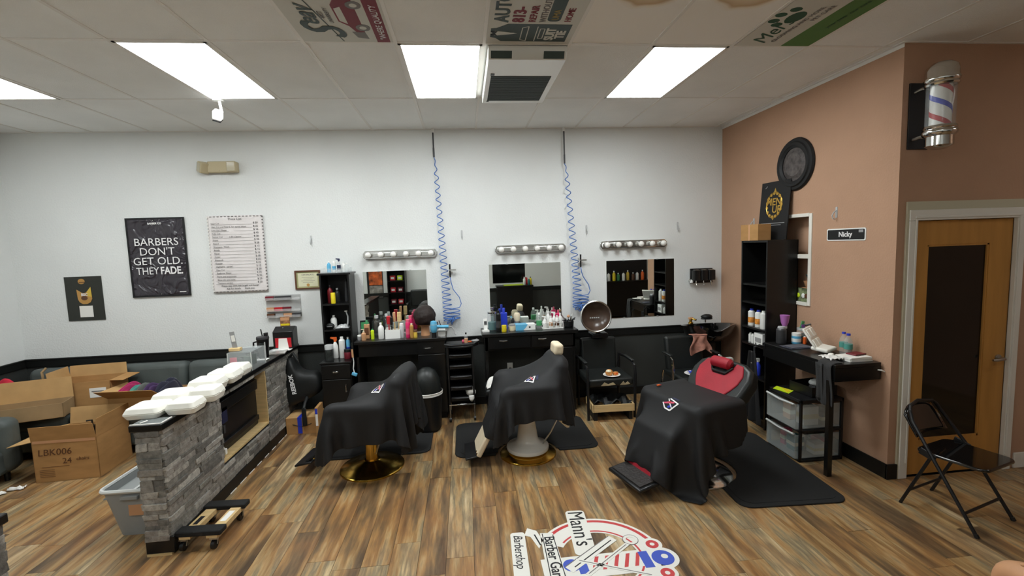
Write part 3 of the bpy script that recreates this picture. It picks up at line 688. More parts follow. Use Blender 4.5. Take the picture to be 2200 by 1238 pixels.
# wall hooks
def hook(label, loc, rz=0):
    t = thing('wall_hook', label, 'hook', loc, rz, 'silver wall hooks')
    MB().prism(rrect(.022,.1,.01,4,0,0), 0, .004, lambda u,v,w: (u,-w,v)).build('plate', 'silver', t)
    MB().tube([(0,-.004,.02),(0,-.03,.0),(0,-.045,-.03),(0,-.035,-.055),(0,-.015,-.06)], .005, 8).build('prong', 'silver', t)
hook('silver hook above the black shelf tower', (-1.805,D,2.15)); hook('silver hook to the right of the first blue air hose', (-.018,D,2.16))
hook('silver hook right of the second blue air hose', (1.55,D,2.175)); hook('silver hook nearest the brown wall corner on the white wall', (2.752,D,2.18))
hook('silver hook on the brown wall behind the cardboard box on the bookcase', (XR,5.1,2.17), -PI/2); hook('silver hook on the brown wall above the name plate', (XR,3.9,2.2), -PI/2)
# vanity light bars
def lightbar(label, x0, x1, z):
    t = thing('vanity_light', label, 'light bar', ((x0+x1)/2,D,z), 0, 'chrome six bulb vanity lights'); L = (x1-x0)/2
    MB().prism([(-L,-.02),(-L,.02),(-L+.03,.052),(L-.03,.052),(L,.02),(L,-.02),(L-.03,-.052),(-L+.03,-.052)], 0, .03, T_).prism([(-L+.03,-.028),(-L+.03,.028),(L-.03,.028),(L-.03,-.028)], .03, .042, T_).build('chrome_plate', 'chrome', t, bevel=.006)
    for i in range(6):
        bx = -L+.075+i*(2*L-.15)/5
        c = MB().lathe([(.036,0),(.034,.012),(.02,.014),(.02,.02)], 18, (bx,-.042,0), Rx(PI/2)).build('socket', 'steel', t)
        MB().sphere((bx,-.095,0), .036, 16).build('bulb', 'bulb', c)
lightbar('chrome six-bulb light bar above the mirror nearest the shelf tower', -1.215, -.325, 1.942)
lightbar('chrome six-bulb light bar between the two blue air hoses', .381, 1.275, 1.953)
lightbar('chrome six-bulb light bar above the mirror near the brown wall', 1.716, 2.596, 1.965)
# mirrors
def mirror(label, x0, x1, z0, z1):
    t = thing('wall_mirror', label, 'mirror', ((x0+x1)/2,D,z0), 0, 'frameless station mirrors'); L = (x1-x0)/2; H = z1-z0
    B(-L,L,-.006,-.001,0,H).build('glass', 'mirror', t, smooth=False)
    for sx in (-.5,.5):
        for zz in (0,H): B(sx*L-.012,sx*L+.012,-.011,-.004,zz-.008,zz+.008).build('clip', 'clear', t, smooth=False)
mirror('frameless mirror behind the wig head and bottles', -1.232, -.475, .985, 1.742)
mirror('frameless mirror between the two blue air hoses', .298, 1.203, 1.005, 1.772)
mirror('frameless mirror nearest the shampoo bowl', 1.80, 2.70, 1.02, 1.762)
# three-chamber wall dispenser
t = thing('wall_dispenser', 'black three-chamber soap dispenser on the white wall by the corner', 'dispenser', (3.065,D,1.40))
B(-.15,.15,-.03,0,.03,.22).build('back_plate', 'black_plastic', t, bevel=.005)
for i in range(3):
    c = MB().prism(rrect(.094,.085,.02,4,-.1+i*.1,-.075), .07, .2, lambda u,v,w: (u,v,w)).build('chamber', 'black_plastic', t, bevel=.004)
    MB().box(-.13+i*.1,-.07+i*.1,-.1,-.05,.2,.208).build('cap', 'steel', c, bevel=.002)
    MB().tube([(-.1+i*.1,-.075,.07),(-.1+i*.1,-.08,.03),(-.1+i*.1,-.1,.0)], .008, 8).build('spout', 'chrome', c)
t = thing('spray_nozzle', 'small chrome and white nozzle hooked beside the black dispenser', 'nozzle', (2.905,D,1.46))
MB().tube([(0,0,0),(0,-.04,.0),(-.02,-.06,.02)], .01, 8).build('hook_arm', 'chrome', t); MB().lathe([(.02,0),(.022,.02),(.012,.04)], 12, (.01,-.05,-.02)).build('head', 'white', t)
# coiled blue air hoses
def air_hose(label, x, cen, zt, zb, r0, r1, turns, ret, wx, wz):
    t = thing('air_hose', label, 'air hose', (x,D-.06,0), 0, 'coiled blue air hoses')
    MB().cyl((0,.0,C-.002),(0,0,C-.05),.016).build('ceiling_fitting', 'white', t)
    MB().cyl((0,0,C-.05),(0,0,zt+.14),.009).cyl((0,0,zt+.14),(0,0,zt+.03),.011,.011).build('coupling', 'dgrey', t)
    pts = []; N = turns*12
    pts.append((0,0,zt+.05)); pts.append((.002,0,zt+.02))
    for i in range(N+1):
        s = i/N; a = 2*PI*turns*s; k = s**.8; z = zt+(zb-zt)*(s if turns < 1 else (1-(1-s)**1.35)); r = (r0+(r1-r0)*s)*min(1,s*14)
        pts.append((cen(z)-x+r*math.cos(a), r*.55*math.sin(a)-.0, z))
    # hanging U turn of tight coils, then the plain tail up to the blow gun
    cx, cz = cen(zb)-x, zb; N2 = ret*12; dx = .085
    for i in range(1, N2+1):
        s = i/N2; a = 2*PI*ret*s; ph = PI*min(1,s*1.6); R_ = dx/2
        bx = cx+R_-R_*math.cos(ph); bz = cz-R_*.7*math.sin(ph)+max(0,s-.62)*.36
        pts.append((bx+r1*math.cos(a)*abs(math.cos(ph*.98))+.0, r1*.55*math.sin(a), bz+r1*.8*math.cos(a)*math.sin(ph)))
    ex, ey, ez = pts[-1]
    pts += [(ex+.02,0,ez+.04),(ex+.0,0,ez+.12),(wx-x+.03,0,ez+.22),(wx-x+.008,0,wz-.12),(wx-x,0,wz-.05)]
    MB().tube(pts, .0055, 6).build('coil', 'hose', t, ang=180)
    MB().cyl((wx-x,-.0,wz-.06),(wx-x,0,wz+.1),.009,.011).build('gun_barrel', 'black_plastic', t); MB().box(wx-x-.01,wx-x+.075,-.012,.012,wz+.02,wz+.035).build('gun_lever', 'steel', t)
    MB().box(wx-x-.02,wx-x+.03,.02,.06,wz-.01,wz+.01).build('wall_clip', 'white', t)
air_hose('coiled blue air hose hanging beside the mirror with the wig head', -.308, lambda z: -.30+.075*(3.1-z)/2.0, 3.05, 1.13, .022, .06, 24, 8, -.182, 1.70)
air_hose('coiled blue air hose hanging between the middle and right mirrors', 1.275, lambda z: 1.28+.12*min(1,(3.1-z)/1.6), 2.95, 1.22, .024, .062, 21, 9, 1.452, 1.76)
# outlet
t = thing('wall_outlet', 'white power outlet with a black plug low behind the white-based chair', 'outlet', (.52,D-.004,.40))
B(-.035,.035,-.008,0,-.0,.115).build('plate', 'white', t, bevel=.003); B(-.016,.016,-.035,-.008,.02,.055).build('plug', 'black_plastic', t, bevel=.004); MB().tube([(0,-.03,.02),(.0,-.045,-.05),(.02,-.04,-.12),(.05,-.03,-.22)], .004, 6).build('cord', 'black_plastic', t)

# ================================================================ RIGHT BROWN WALL
onr = lambda u,v,w: (-w, -u, v)   # (towards the camera, up) polygons on the right wall; local frame at the wall
t = thing('wall_plaque', 'round dark carved plaque with a stepped rim high on the brown wall', 'plaque', (XR,4.43,2.715))
Rr = Matrix(((0,0,-1),(0,1,0),(1,0,0)))
MB().lathe([(.255,0),(.262,.01),(.25,.03),(.225,.032),(.215,.045),(.19,.046),(.18,.036),(.165,.03),(.165,.02)], 40, (0,0,0), Rr).build('rim', 'black_matte', t)
M['carved'] = pm('carved grey medallion', S(84,78,76), .6, var=.5, vscale=22, bump=1.0, bscale=28)
MB().lathe([(.166,.02),(.12,.03),(.115,.036),(.06,.03),(0,.036)], 40, (0,0,0), Rr).build('medallion', 'carved', t)
t = thing('sign_board', 'black sign board with gold crowned lettering leaning on the bookcase top', 'sign', (XR-.085,4.66,1.968))
R = Rz(math.radians(4)) 
def onsgn(u,v,w): 
    p = Vector((-.0-w,-u,v)); p = Ry(math.radians(5)) @ p; p = R @ p; return (p.x,p.y,p.z)
MB().prism(rect(-.21,.21,0,.615), 0, .012, onsgn).build('board', 'black_matte', t, smooth=False)
M['sgold'] = pm('gold foil', S(206,164,74), .3, metal=.7)
def sgn_txt(st, u, v, size, **kw):
    a = Vector(onsgn(u,v,.0145)); b = Vector(onsgn(u+.1,v,.0145)); c = Vector(onsgn(u,v+.1,.0145)); text('lettering', st, size, 'sgold' if 'mt' not in kw else kw.pop('mt'), t, a, b-a, c-a, align='CENTER', **kw)
for a0 in range(0,360,24):
    a = math.radians(a0); MB().prism(circ(.018,10,.0+.105*math.cos(a),.365+.125*math.sin(a)), .012, .015, onsgn).build('scroll', 'sgold', t, smooth=False)
for k, r in enumerate((.118,.128)): pass
ring = []
for i in range(32): a = 2*PI*i/32; ring.append(onsgn(.112*math.cos(a),.365+.135*math.sin(a),.014))
MB().tube(ring, .004, 5, True).build('wreath', 'sgold', t)
MB().prism([(-.02,.5),(0,.545),(.02,.5)], .012, .015, onsgn).build('finial', 'sgold', t, smooth=False); MB().prism([(-.015,.23),(0,.205),(.015,.23)], .012, .015, onsgn).build('finial', 'sgold', t, smooth=False)
sgn_txt('MEN', -.005, .365, .105, bold=.002); sgn_txt('UP', .04, .285, .105, bold=.002)
MB().prism(rect(-.17,.17,.17,.177), .012, .0145, onsgn).build('text_line', 'grey', t, smooth=False); MB().prism(rect(-.12,.12,.15,.156), .012, .0145, onsgn).build('text_line', 'grey', t, smooth=False)
for u0, u1 in ((-.15,-.12),(.12,.15)): MB().prism([(u0,.55+(.02 if u0 > 0 else 0)),(u1,.55+(.02 if u0 < 0 else 0)),(u1,.556+(.02 if u0 < 0 else 0)),(u0,.556+(.02 if u0 > 0 else 0))], .012, .0145, onsgn).build('stroke', 'grey', t, smooth=False)
t = thing('cardboard_box', 'small plain cardboard box on top of the tall black bookcase', 'box', (3.10,4.69,1.966), .05)
B(-.075,.075,-.14,.14,0,.17).build('carton', 'card', t, bevel=.003); B(-.0755,.0755,-.012,.012,.0,.1705).build('tape', 'tan', t, smooth=False)
t = thing('name_plate', 'small black name plate with white rim reading Nicky on the brown wall', 'sign', (XR,3.79,1.945))
MB().prism(rrect(.42,.108,.015,4,0,.054), 0, .005, onr).build('rim', 'white', t, smooth=False); MB().prism(rrect(.398,.088,.01,4,0,.054), .005, .0065, onr).build('face', 'black_matte', t, smooth=False)
text('lettering', 'Nicky', .062, 'white_ink', t, (-.0075,.0,.036), (0,-1,0), (0,0,1), align='CENTER', bold=.0015); MB().prism(rect(.14,.185,.07,.092), .0065, .0075, onr).build('corner_mark', 'grey', t, smooth=False)
# wall-mounted barber pole on the return wall
t = thing('barber_pole', 'chrome and glass barber pole with red and blue stripes on the dark wall', 'barber pole', (3.47,YF,2.60))
B(-.07,.11,-.014,0,.03,.52).build('back_plate', 'black_matte', t, bevel=.004)
for zz in (.1,.45): MB().tube([(-.03,-.01,zz),(-.02,-.06,zz+.01),(0,-.1,zz)], .012, 8).build('bracket_arm', 'steel', t)
cy = -.185
def ring_(prof, name, mat, par=t): return MB().lathe(prof, 28, (0,cy,0)).build(name, mat, par)
ring_([(.0,0),(.05,0),(.07,.012),(.082,.02),(.082,.085),(.09,.09),(.1,.1),(.104,.115),(.1,.13),(.094,.135),(.1,.145),(.094,.16),(.07,.16)], 'lower_cap', 'chrome')
ring_([(.07,.44),(.094,.44),(.1,.452),(.094,.465),(.102,.475),(.104,.488),(.098,.5),(.095,.51),(.095,.545),(.088,.575),(.06,.6),(.0,.605)], 'upper_cap', 'chrome')
ring_([(.0625,.16),(.0625,.44)], 'stripe_core', 'white')
for k, m in enumerate(('blue','red','blue','red')):
    if k > 1: break
    for rep in range(1):
        P = []
        for j in range(2):
            row = []
            for i in range(49):
                s = i/48; z = .16+.28*s; a = -2*PI*s*1.15+k*PI+PI*.42+(j*.95); row.append((.0635*math.cos(a), cy+.0635*math.sin(a), z))
            P.append(row)
        P = [[tuple(np.array(P[0][i])*(1-q/6)+np.array(P[1][i])*q/6) for i in range(49)] for q in range(7)]
        P = [[(lambda v: ((v[0])*.0637/math.hypot(v[0],v[1]-cy), cy+(v[1]-cy)*.0637/math.hypot(v[0],v[1]-cy), v[2]))(p) for p in row] for row in P]
        MB().grid(P).build('stripe', m, t, ang=180, solid=.0006)
MB().lathe([(.086,.16),(.086,.44)], 32, (0,cy,0)).build('glass_tube', 'clear', t)
# ================================================================ HALF WALL WITH STONE FACING
hx0, hx1, hy0, hy1, hz = -2.205, -2.06, 3.205, D-.03, .868
ny0, ny1, nz0, nz1 = 3.93, 4.83, .285, .828
hwall = tag(MB().box(hx0, hx1-.1, hy0, hy1, 0, hz).box(hx1-.1, hx1, hy0, ny0, 0, hz).box(hx1-.1, hx1, ny1, hy1, 0, hz).box(hx1-.1, hx1, ny0, ny1, 0, nz0).box(hx1-.1, hx1, ny0, ny1, nz1, hz).build('half_wall', 'black_matte', smooth=False), 'grey stone-faced half wall with black counter top and an open wall recess', 'half wall')
B(hx0-.025, hx1+.035, hy0-.03, hy1, hz, hz+.045).build('counter_top', 'black_lam', hwall, bevel=.006)
B(hx1, hx1+.02, hy0, hy1, 0, .1).build('baseboard', 'black_trim', hwall, bevel=.003)
B(hx0-.005, hx1+.03, hy0-.02, hy0, .016, .13).build('end_block', 'black_lam', hwall, bevel=.004)
B(hx0, hx1+.012, hy0-.024, hy0+.01, 0, .016).build('bare_strip', 'light_wood', hwall, smooth=False)
for i in range(10): B(hx1+.02, hx1+.024, hy0+.75+i*.17, hy0+.75+i*.17+random.uniform(.08,.15), 0, .006).build('caulk_strip', 'paper', hwall, smooth=False)
# recess lining in raw wood and the dark insert inside
B(hx1-.1, hx1+.008, ny1-.018, ny1, nz0, nz1).build('jamb', 'light_wood', hwall, smooth=False); B(hx1-.1, hx1+.01, ny0, ny1-.018, nz0, nz0+.016).build('sill', 'light_wood', hwall, smooth=False)
B(hx1-.1, hx1+.004, ny0, ny0+.012, nz0, nz1).build('jamb', 'black_matte', hwall, smooth=False)
t = thing('recess_panel', 'black electrical panel with sockets set into the half wall recess', 'panel', (hx1-.097,ny0+.03,nz0+.02))
B(0,.02,0,.82,0,.5).build('back_panel', 'black_plastic', t, bevel=.003); B(.02,.05,.02,.8,.36,.46).build('upper_bar', 'black_plastic', t, bevel=.006); B(.02,.045,.02,.8,.05,.1).build('lower_bar', 'black_plastic', t, bevel=.006)
B(.02,.05,.06,.2,.26,.4).build('switch_plate', 'navy', t, bevel=.004)
for yy in (.08,.13): B(.02,.045,yy,yy+.03,.17,.24).build('socket', 'dgrey', t, bevel=.003)
MB().tube([(.05,.07,.27),(.06,.05,.2),(.06,.055,.1),(.06,.08,.05)], .005, 6).build('white_cord', 'white', t); B(.05,.075,.065,.095,.01,.06).build('white_plug', 'white', t, bevel=.004)
# stones
smes = []
for q in range(5):
    UNITS.pop('stone%d' % q, None); smes.append(unit('stone%d' % q, 'stone', .09, .05))
def stones(face):
    z = .104
    while z < hz-.012:
        h = random.choice((.03,.038,.044,.052)); h = min(h, hz-z)
        if hz-(z+h) < .014: h = hz-z
        if face == 'side': a0, a1 = hy0-.006, hy1-.01
        else: a0, a1 = hx0, hx1+.004
        y = a0-random.uniform(0,.1 if face == 'side' else .0)
        while y < a1:
            L = random.uniform(.13,.3) if face == 'side' else random.uniform(.07,.15)
            b0, b1 = max(y,a0), min(y+L,a1)
            if a1-b1 < .04: b1 = a1
            y = b1 if b1 == a1 else y+L
            zc, segs = z+h/2, [(b0,b1)]
            if face == 'side' and z+h > nz0+.004 and z < nz1-.004:
                segs = []
                if b0 < ny0: segs.append((b0,min(b1,ny0)))
                if b1 > ny1: segs.append((max(b0,ny1),b1))
            for c0, c1 in segs:
                if c1-c0 < .015: continue
                pr_ = random.uniform(.012,.026)
                if face == 'side': piece('stone', random.choice(smes), hwall, (hx1+pr_/2-.004,(c0+c1)/2,zc), (pr_+.008,(c1-c0)*1.02,h*1.03), (0,random.uniform(-.05,.05),0))
                else: piece('stone', random.choice(smes), hwall, ((c0+c1)/2,hy0-pr_/2+.004,zc), ((c1-c0)*1.02,pr_+.008,h*1.03), (random.uniform(-.05,.05),0,0))
            if b1 >= a1: break
        z += h
stones('side'); stones('end')
# second half wall: only its stone end shows at the left edge of the frame
h2 = tag(B(-2.215, -2.075, .3, 2.14, 0, .868).build('half_wall', 'black_matte', smooth=False), 'stone-faced half wall end cut by the left edge of the picture', 'half wall')
B(-2.24, -2.045, .3, 2.165, .868, .913).build('counter_top', 'black_lam', h2, bevel=.006)
z = .02
while z < .86:
    h = random.choice((.036,.046,.055)); h = min(h,.866-z); xx = -2.215
    for w_ in (random.uniform(.05,.09),.2):
        b1 = min(xx+w_,-2.073); piece('stone', random.choice(smes), h2, ((xx+b1)/2,2.146,z+h/2), ((b1-xx)*1.02,.022,h*1.03)); xx = b1
    yy = 2.15
    for q in range(4):
        L = random.uniform(.1,.2); piece('stone', random.choice(smes), h2, (-2.069,yy-L/2,z+h/2), (.02,L*1.02,h*1.03)); yy -= L
    z += h
t = thing('paper_sheet', 'white paper lying on the half wall end at the left frame edge', 'paper', (-2.135,2.02,.913), .5)
B(-.1,.1,-.1,.13,.0,.002).build('top_sheet', 'paper', t, smooth=False); B(-.09,.105,-.1,.12,.002,.004).build('under_sheet', 'paper', t, smooth=False)

# ---------------------------------------------------------------- on the counter
ctz = hz+.045
def foam_box(label, x, y, rz, hgt=.075, wd=.235, z=ctz):
    t = thing('takeout_box', label, 'takeout box', (x,y,z), rz, 'white foam takeout boxes'); a = wd/2
    def tray(z0, z1, s0, s1): 
        p0 = rrect(2*a*s0,2*a*s0,.03); p1 = rrect(2*a*s1,2*a*s1,.03); n = len(p0); mb = MB()
        mb.add([(x_,y_,z0) for x_,y_ in p0]+[(x_,y_,z1) for x_,y_ in p1], [tuple(range(n-1,-1,-1)),tuple(range(n,2*n))]+[(i,(i+1)%n,n+(i+1)%n,n+i) for i in range(n)]); return mb
    tray(0,hgt*.5,.86,1).build('base_tray', 'foam', t, bevel=.004); tray(hgt*.5,hgt,1,.84).build('lid', 'foam', t, bevel=.006)
    B(a*.86,a*1.02,-.018,.018,hgt*.45,hgt*.56).build('tab', 'foam', t, bevel=.003)
foam_box('white foam takeout box on the half wall, nearest the camera on the left', -2.232, 3.40, .05)
foam_box('white foam takeout box on the half wall, nearest the camera on the right', -2.008, 3.43, .03, .082, .2)
foam_box('white foam takeout box, second pair along the half wall, left one', -2.222, 3.66, .04, .085)
foam_box('white foam takeout box, second pair along the half wall, right one', -1.998, 3.68, .03, .095, .2)
foam_box('white foam takeout box, third along the half wall', -2.12, 3.93, .03, .1)
foam_box('white foam takeout box in the row just before the farthest one', -2.11, 4.18, .03, .098)
foam_box('white foam takeout box farthest from the camera beside the display case', -2.115, 4.41, .0, .095, .2)
t = thing('plastic_sleeve', 'clear plastic sleeve with white edge on the near end of the half wall', 'sleeve', (-2.125,3.235,ctz))
B(-.095,.09,-.045,.07,0,.003).build('film', 'clear_drawer', t, smooth=False); MB().box(-.1,.093,-.052,-.044,0,.006).box(.085,.093,-.05,.07,0,.006).build('white_edge', 'paper', t, smooth=False); MB().tube([(-.05,-.03,.006),(-.02,.0,.01),(-.035,.01,.008)], .004, 6).build('fold', 'paper', t)
# acrylic display case full of dark goods
t = thing('display_case', 'clear acrylic display case of dark goods on the half wall', 'display case', (-2.135,4.66,ctz))
a, b, h = .105, .15, .175
for p in ((-a,a,-b,-b+.003,0,h),(-a,a,b-.003,b,0,h),(-a,-a+.003,-b,b,0,h),(a-.003,a,-b,b,0,h),(-a,a,-b,b,h,h+.003)): B(*p).build('panel', 'clear', t, smooth=False)
for p in ((-a,-b),(a,-b),(a,b)): MB().box(p[0]-.003,p[0]+.003,p[1]-.003,p[1]+.003,0,h).build('edge', 'tote_rim', t, smooth=False)
for i in range(9):
    x_, y_ = random.uniform(-.06,.06), -.11+i*.027; g = MB().cbox((x_,y_,.055+random.uniform(0,.02)),(.07,.02,.1),Rz(random.uniform(-.5,.5))).build('boxed_good', random.choice(('black','dgrey','black','dgreen')), t, bevel=.003)
B(-.09,-.03,-.14,-.135,.03,.13).build('card', 'pink', t, smooth=False)
t = thing('card_holder', 'tall narrow card in a small wooden block on the display case', 'card holder', (-2.205,4.60,ctz+.179))
B(-.05,.05,-.03,.03,0,.03).build('wood_block', 'light_wood', t, bevel=.004); MB().cbox((-.012,0,.105),(.045,.004,.16),Ry(-.12)).build('card', 'grey', t, smooth=False); MB().cbox((-.012,-.004,.12),(.032,.003,.06),Ry(-.12)).build('card_print', 'paper', t, smooth=False)
t = thing('tumbler', 'large black insulated tumbler with handle and straw on the half wall', 'tumbler', (-2.155,5.08,ctz))
MB().lathe([(.045,0),(.048,.005),(.06,.19),(.062,.2),(.055,.205),(0,.21)], 24).build('cup', 'black_plastic', t)
MB().tube([(-.055,0,.17),(-.095,0,.16),(-.1,0,.09),(-.085,0,.05),(-.05,0,.045)], .009, 8).build('handle', 'black_plastic', t); MB().lathe([(.062,.195),(.064,.2),(.06,.222),(.02,.23),(0,.23)], 24).build('lid', 'dgrey', t)
MB().cyl((.0,0,.22),(-.012,0,.3),.006).build('straw', 'black_plastic', t); B(.02,.05,-.025,.025,.21,.26).build('lid_tab', 'black_plastic', t, bevel=.004)
t = thing('phone_stand', 'grey upright card stand on a white foot in front of the black tumbler', 'stand', (-2.12,4.965,ctz))
B(-.055,.055,-.05,.03,0,.008).build('foot', 'white', t, bevel=.003); B(-.03,.03,-.004,.004,.008,.17).build('upright', 'glass_smoke', t, smooth=False); B(.026,.034,-.006,.006,.008,.18).build('edge', 'silver', t, smooth=False)
t = thing('suggestion_box', 'black slant-top ballot box with a red and white card on its front', 'ballot box', (-2.09,5.52,ctz))
MB().prism([(-.075,0),(.075,0),(.075,.235),(.02,.25),(-.075,.2)], -.11, .11, lambda u,v,w: (w,u,v)).build('case', 'black_plastic', t, bevel=.004)
MB().prism(rect(-.085,.09,.02,.13), 0, .003, lambda u,v,w: (u,-.077-w,v)).build('red_card', 'red', t, smooth=False); MB().prism([(-.055,.0),(.06,.0),(.045,.125),(-.045,.125)], .003, .006, lambda u,v,w: (u,-.077-w,v)).build('white_card', 'paper', t, smooth=False)
B(-.1,.1,-.16,-.08,0,.004).build('card_flap', 'paper', t, smooth=False); MB().lathe([(.008,0),(0,.004)], 8, (-.01,-.03,.24), Rx(.3)).build('lock', 'steel', t)
t = thing('flyer', 'small orange and brown flyer standing behind the black ballot box', 'flyer', (-2.13,5.65,ctz))
M['flyerprint'] = pm('flyer print', S(150,104,74), .5, var=.6, vscale=30); B(-.055,.055,0,.004,.0,.345).build('sheet', 'flyerprint', t, smooth=False); B(-.05,.05,-.002,0,.3,.335).build('flyer_heading', 'tan', t, smooth=False); B(-.05,.05,-.002,0,.24,.262).build('flyer_band', 'yellow', t, smooth=False)
t = thing('magazine', 'glossy magazine in a clear sleeve on the half wall before the ballot box', 'magazine', (-2.1,5.26,ctz), .2)
M['magprint'] = pm('magazine print', S(150,146,140), .25, var=.5, vscale=10); B(-.09,.1,-.1,.1,0,.008).build('pages', 'magprint', t, smooth=False); MB().grid([[(-.1+.2*i/6,-.11+.22*j/6,.012+.02*math.sin(PI*i/6)*math.sin(2+j)) for j in range(7)] for i in range(7)]).build('sleeve', 'clear', t, solid=.001)

# ---------------------------------------------------------------- tote, dolly
t = thing('storage_tote', 'grey plastic storage tote with pale rim behind the half wall end', 'tote', (-2.425,3.72,0), -.03)
def taper(w0,l0,w1,l1,z0,z1,r=.05,cap=True):
    p0 = rrect(w0,l0,r); p1 = rrect(w1,l1,r); n = len(p0)
    return [(x_,y_,z0) for x_,y_ in p0], [(x_,y_,z1) for x_,y_ in p1], n
o0, o1, n = taper(.3,.5,.4,.62,0,.36); i0, i1, n = taper(.285,.485,.385,.605,.01,.36)
mb = MB(); mb.add(o0+o1+i1+i0, [tuple(range(n-1,-1,-1))]+[(i,(i+1)%n,n+(i+1)%n,n+i) for i in range(n)]+[(n+i,n+(i+1)%n,2*n+(i+1)%n,2*n+i) for i in range(n)]+[(2*n+i,2*n+(i+1)%n,3*n+(i+1)%n,3*n+i) for i in range(n)]+[tuple(3*n+i for i in range(n))])
mb.build('tub', 'tote', t)
MB().tube([(x_,y_,.365) for x_,y_ in rrect(.415,.635,.055)], .014, 6, True).build('rim', 'tote_rim', t)
B(-.19,.19,-.3,.3,.3,.31).build('lid_inside', 'tote', t, bevel=.01); B(-.06,-.04,-.28,.28,.31,.318).build('lid_rib', 'tote_rim', t); B(-.03,.12,-.292,-.289,.17,.25).build('sticker', 'tan', t, smooth=False, rot=(.0,0,0))
MB().box(-.06,.06,-.325,-.3,.3,.33).build('handle', 'tote', t, bevel=.006)
t = thing('moving_dolly', 'low moving dolly of black-padded and raw pine boards on four casters', 'dolly', (-1.885,3.38,0), -.05)
for y0 in (-.175,.145): MB().box(-.15,.155,y0,y0+.085,.098,.135).build('padded_board', 'rubber', t, bevel=.008)
for x0_ in (-.125,.055): MB().box(x0_,x0_+.075,-.17,.21,.08,.098).box(x0_,x0_+.075,-.09,.145,.098,.115).build('pine_board', 'light_wood', t, smooth=False)
B(.07,.11,-.03,.1,.115,.117).build('white_label', 'paper', t, smooth=False); B(-.105,-.075,-.05,.05,.115,.117).build('printed_label', 'ink', t, smooth=False)
for sx in (-.105,.1):
    for sy in (-.145,.19):
        c = MB().cbox((sx,sy,.074),(.05,.05,.012)).tube([(sx-.018,sy,.07),(sx-.018,sy-.015,.03)], .006, 6).tube([(sx+.018,sy,.07),(sx+.018,sy-.015,.03)], .006, 6).build('caster', 'steel', t)
        MB().cyl((sx-.012,sy-.015,.03),(sx+.012,sy-.015,.03),.03,.03,18).build('wheel', 'black_plastic', c)

# ---------------------------------------------------------------- sofas
def cushion(parent, name, c, sz, mat='sofa', r=.05, R=None):
    mb = MB(); a, b, cc = sz[0]/2, sz[1]/2, sz[2]/2; n = 9
    mb.cbox(c, sz, R); return mb.build(name, mat, parent, bevel=r, seg=4, ang=60)
t = thing('sofa', 'grey leatherette sofa along the white wall behind cardboard boxes', 'sofa', (-3.63,5.38,0))
cushion(t,'base',(0,-.02,.2),(2.5,.78,.24)); 
for i in range(3): cushion(t,'seat_cushion',(-.83+i*.83,-.06,.38),(.82,.72,.16)); cushion(t,'back_cushion',(-.83+i*.83,.25,.6),(.82,.2,.4),r=.07,R=Rx(-.12))
for sx in (-1.2,1.2): 
    for yy in (-.35,.3): MB().cyl((sx,yy,0),(sx,yy,.09),.02,.025).build('leg', 'black_plastic', t)
t = thing('sofa', 'grey leatherette sofa at the left frame edge along the side wall', 'sofa', (-4.62,3.82,0))
cushion(t,'base',(0,0,.2),(.8,1.7,.24)); cushion(t,'arm',(0.02,.76,.34),(.84,.2,.5),r=.08)
for i in range(2): cushion(t,'seat_cushion',(.04,-.45+i*.72,.38),(.74,.71,.16)); cushion(t,'back_cushion',(-.3,-.45+i*.72,.6),(.2,.71,.4),r=.07)
for yy in (-.75,.75): MB().cyl((.34,yy,0),(.34,yy,.09),.02,.025).build('leg', 'black_plastic', t)

# ---------------------------------------------------------------- cardboard boxes
def carton(name, label, loc, rz, sx, sy, h, flaps, mat='card', base=True):
    t = thing(name, label, 'box', loc, rz); a, b, th = sx/2, sy/2, .006
    for nm, p in (('front',(-a,a,-b,-b+th,0,h)),('back',(-a,a,b-th,b,0,h)),('left',(-a,-a+th,-b,b,0,h)),('right',(a-th,a,-b,b,0,h))): B(*p).build('side_panel', mat, t, smooth=False)
    B(-a,a,-b,b,0,th).build('bottom_panel', 'card_in', t, smooth=False)
    for side, L, ang in flaps:
        # flap hinged on a top edge; ang 0 = straight up, 90 = outwards level, negative = inwards
        s, c = math.sin(math.radians(ang)), math.cos(math.radians(ang))
        if side == 'front': P = [(-a,-b,h),(a,-b,h),(a*.98,-b-L*s,h+L*c),(-a*.98,-b-L*s,h+L*c)]
        if side == 'back': P = [(-a,b,h),(a,b,h),(a*.98,b+L*s,h+L*c),(-a*.98,b+L*s,h+L*c)]
        if side == 'left': P = [(-a,-b,h),(-a,b,h),(-a-L*s,b*.98,h+L*c),(-a-L*s,-b*.98,h+L*c)]
        if side == 'right': P = [(a,-b,h),(a,b,h),(a+L*s,b*.98,h+L*c),(a+L*s,-b*.98,h+L*c)]
        MB().add(P, [(0,1,2,3)]).build('flap', mat if side in ('front','right') else 'card_in', t, solid=.005, smooth=False)
    return t
t = carton('cardboard_box', 'large open cardboard box with handwriting standing on the floor', (-3.70,4.70,0), .06, .52, .46, .385, [('front',.14,8),('right',.17,4),('back',.16,8),('left',.2,100)])
text('handwriting', 'LBK006', .085, 'brown', t, (-.22,-.233,.25), shear=.1); text('handwriting', '24', .075, 'brown', t, (-.03,-.233,.165)); text('handwriting', 'chairs', .045, 'brown', t, (.08,-.233,.185), shear=.2)
B(-.2,.02,-.2325,-.2305,.14,.143).build('pen_line', 'brown', t, smooth=False)
for i in range(5): B(-.22,-.1,-.2325,-.2305,.05+i*.016,.052+i*.016).build('pen_line', 'brown', t, smooth=False)
MB().cbox((.0,-.232,.375),(.5,.003,.025),Ry(.02)).build('tape', 'tan', t, smooth=False)
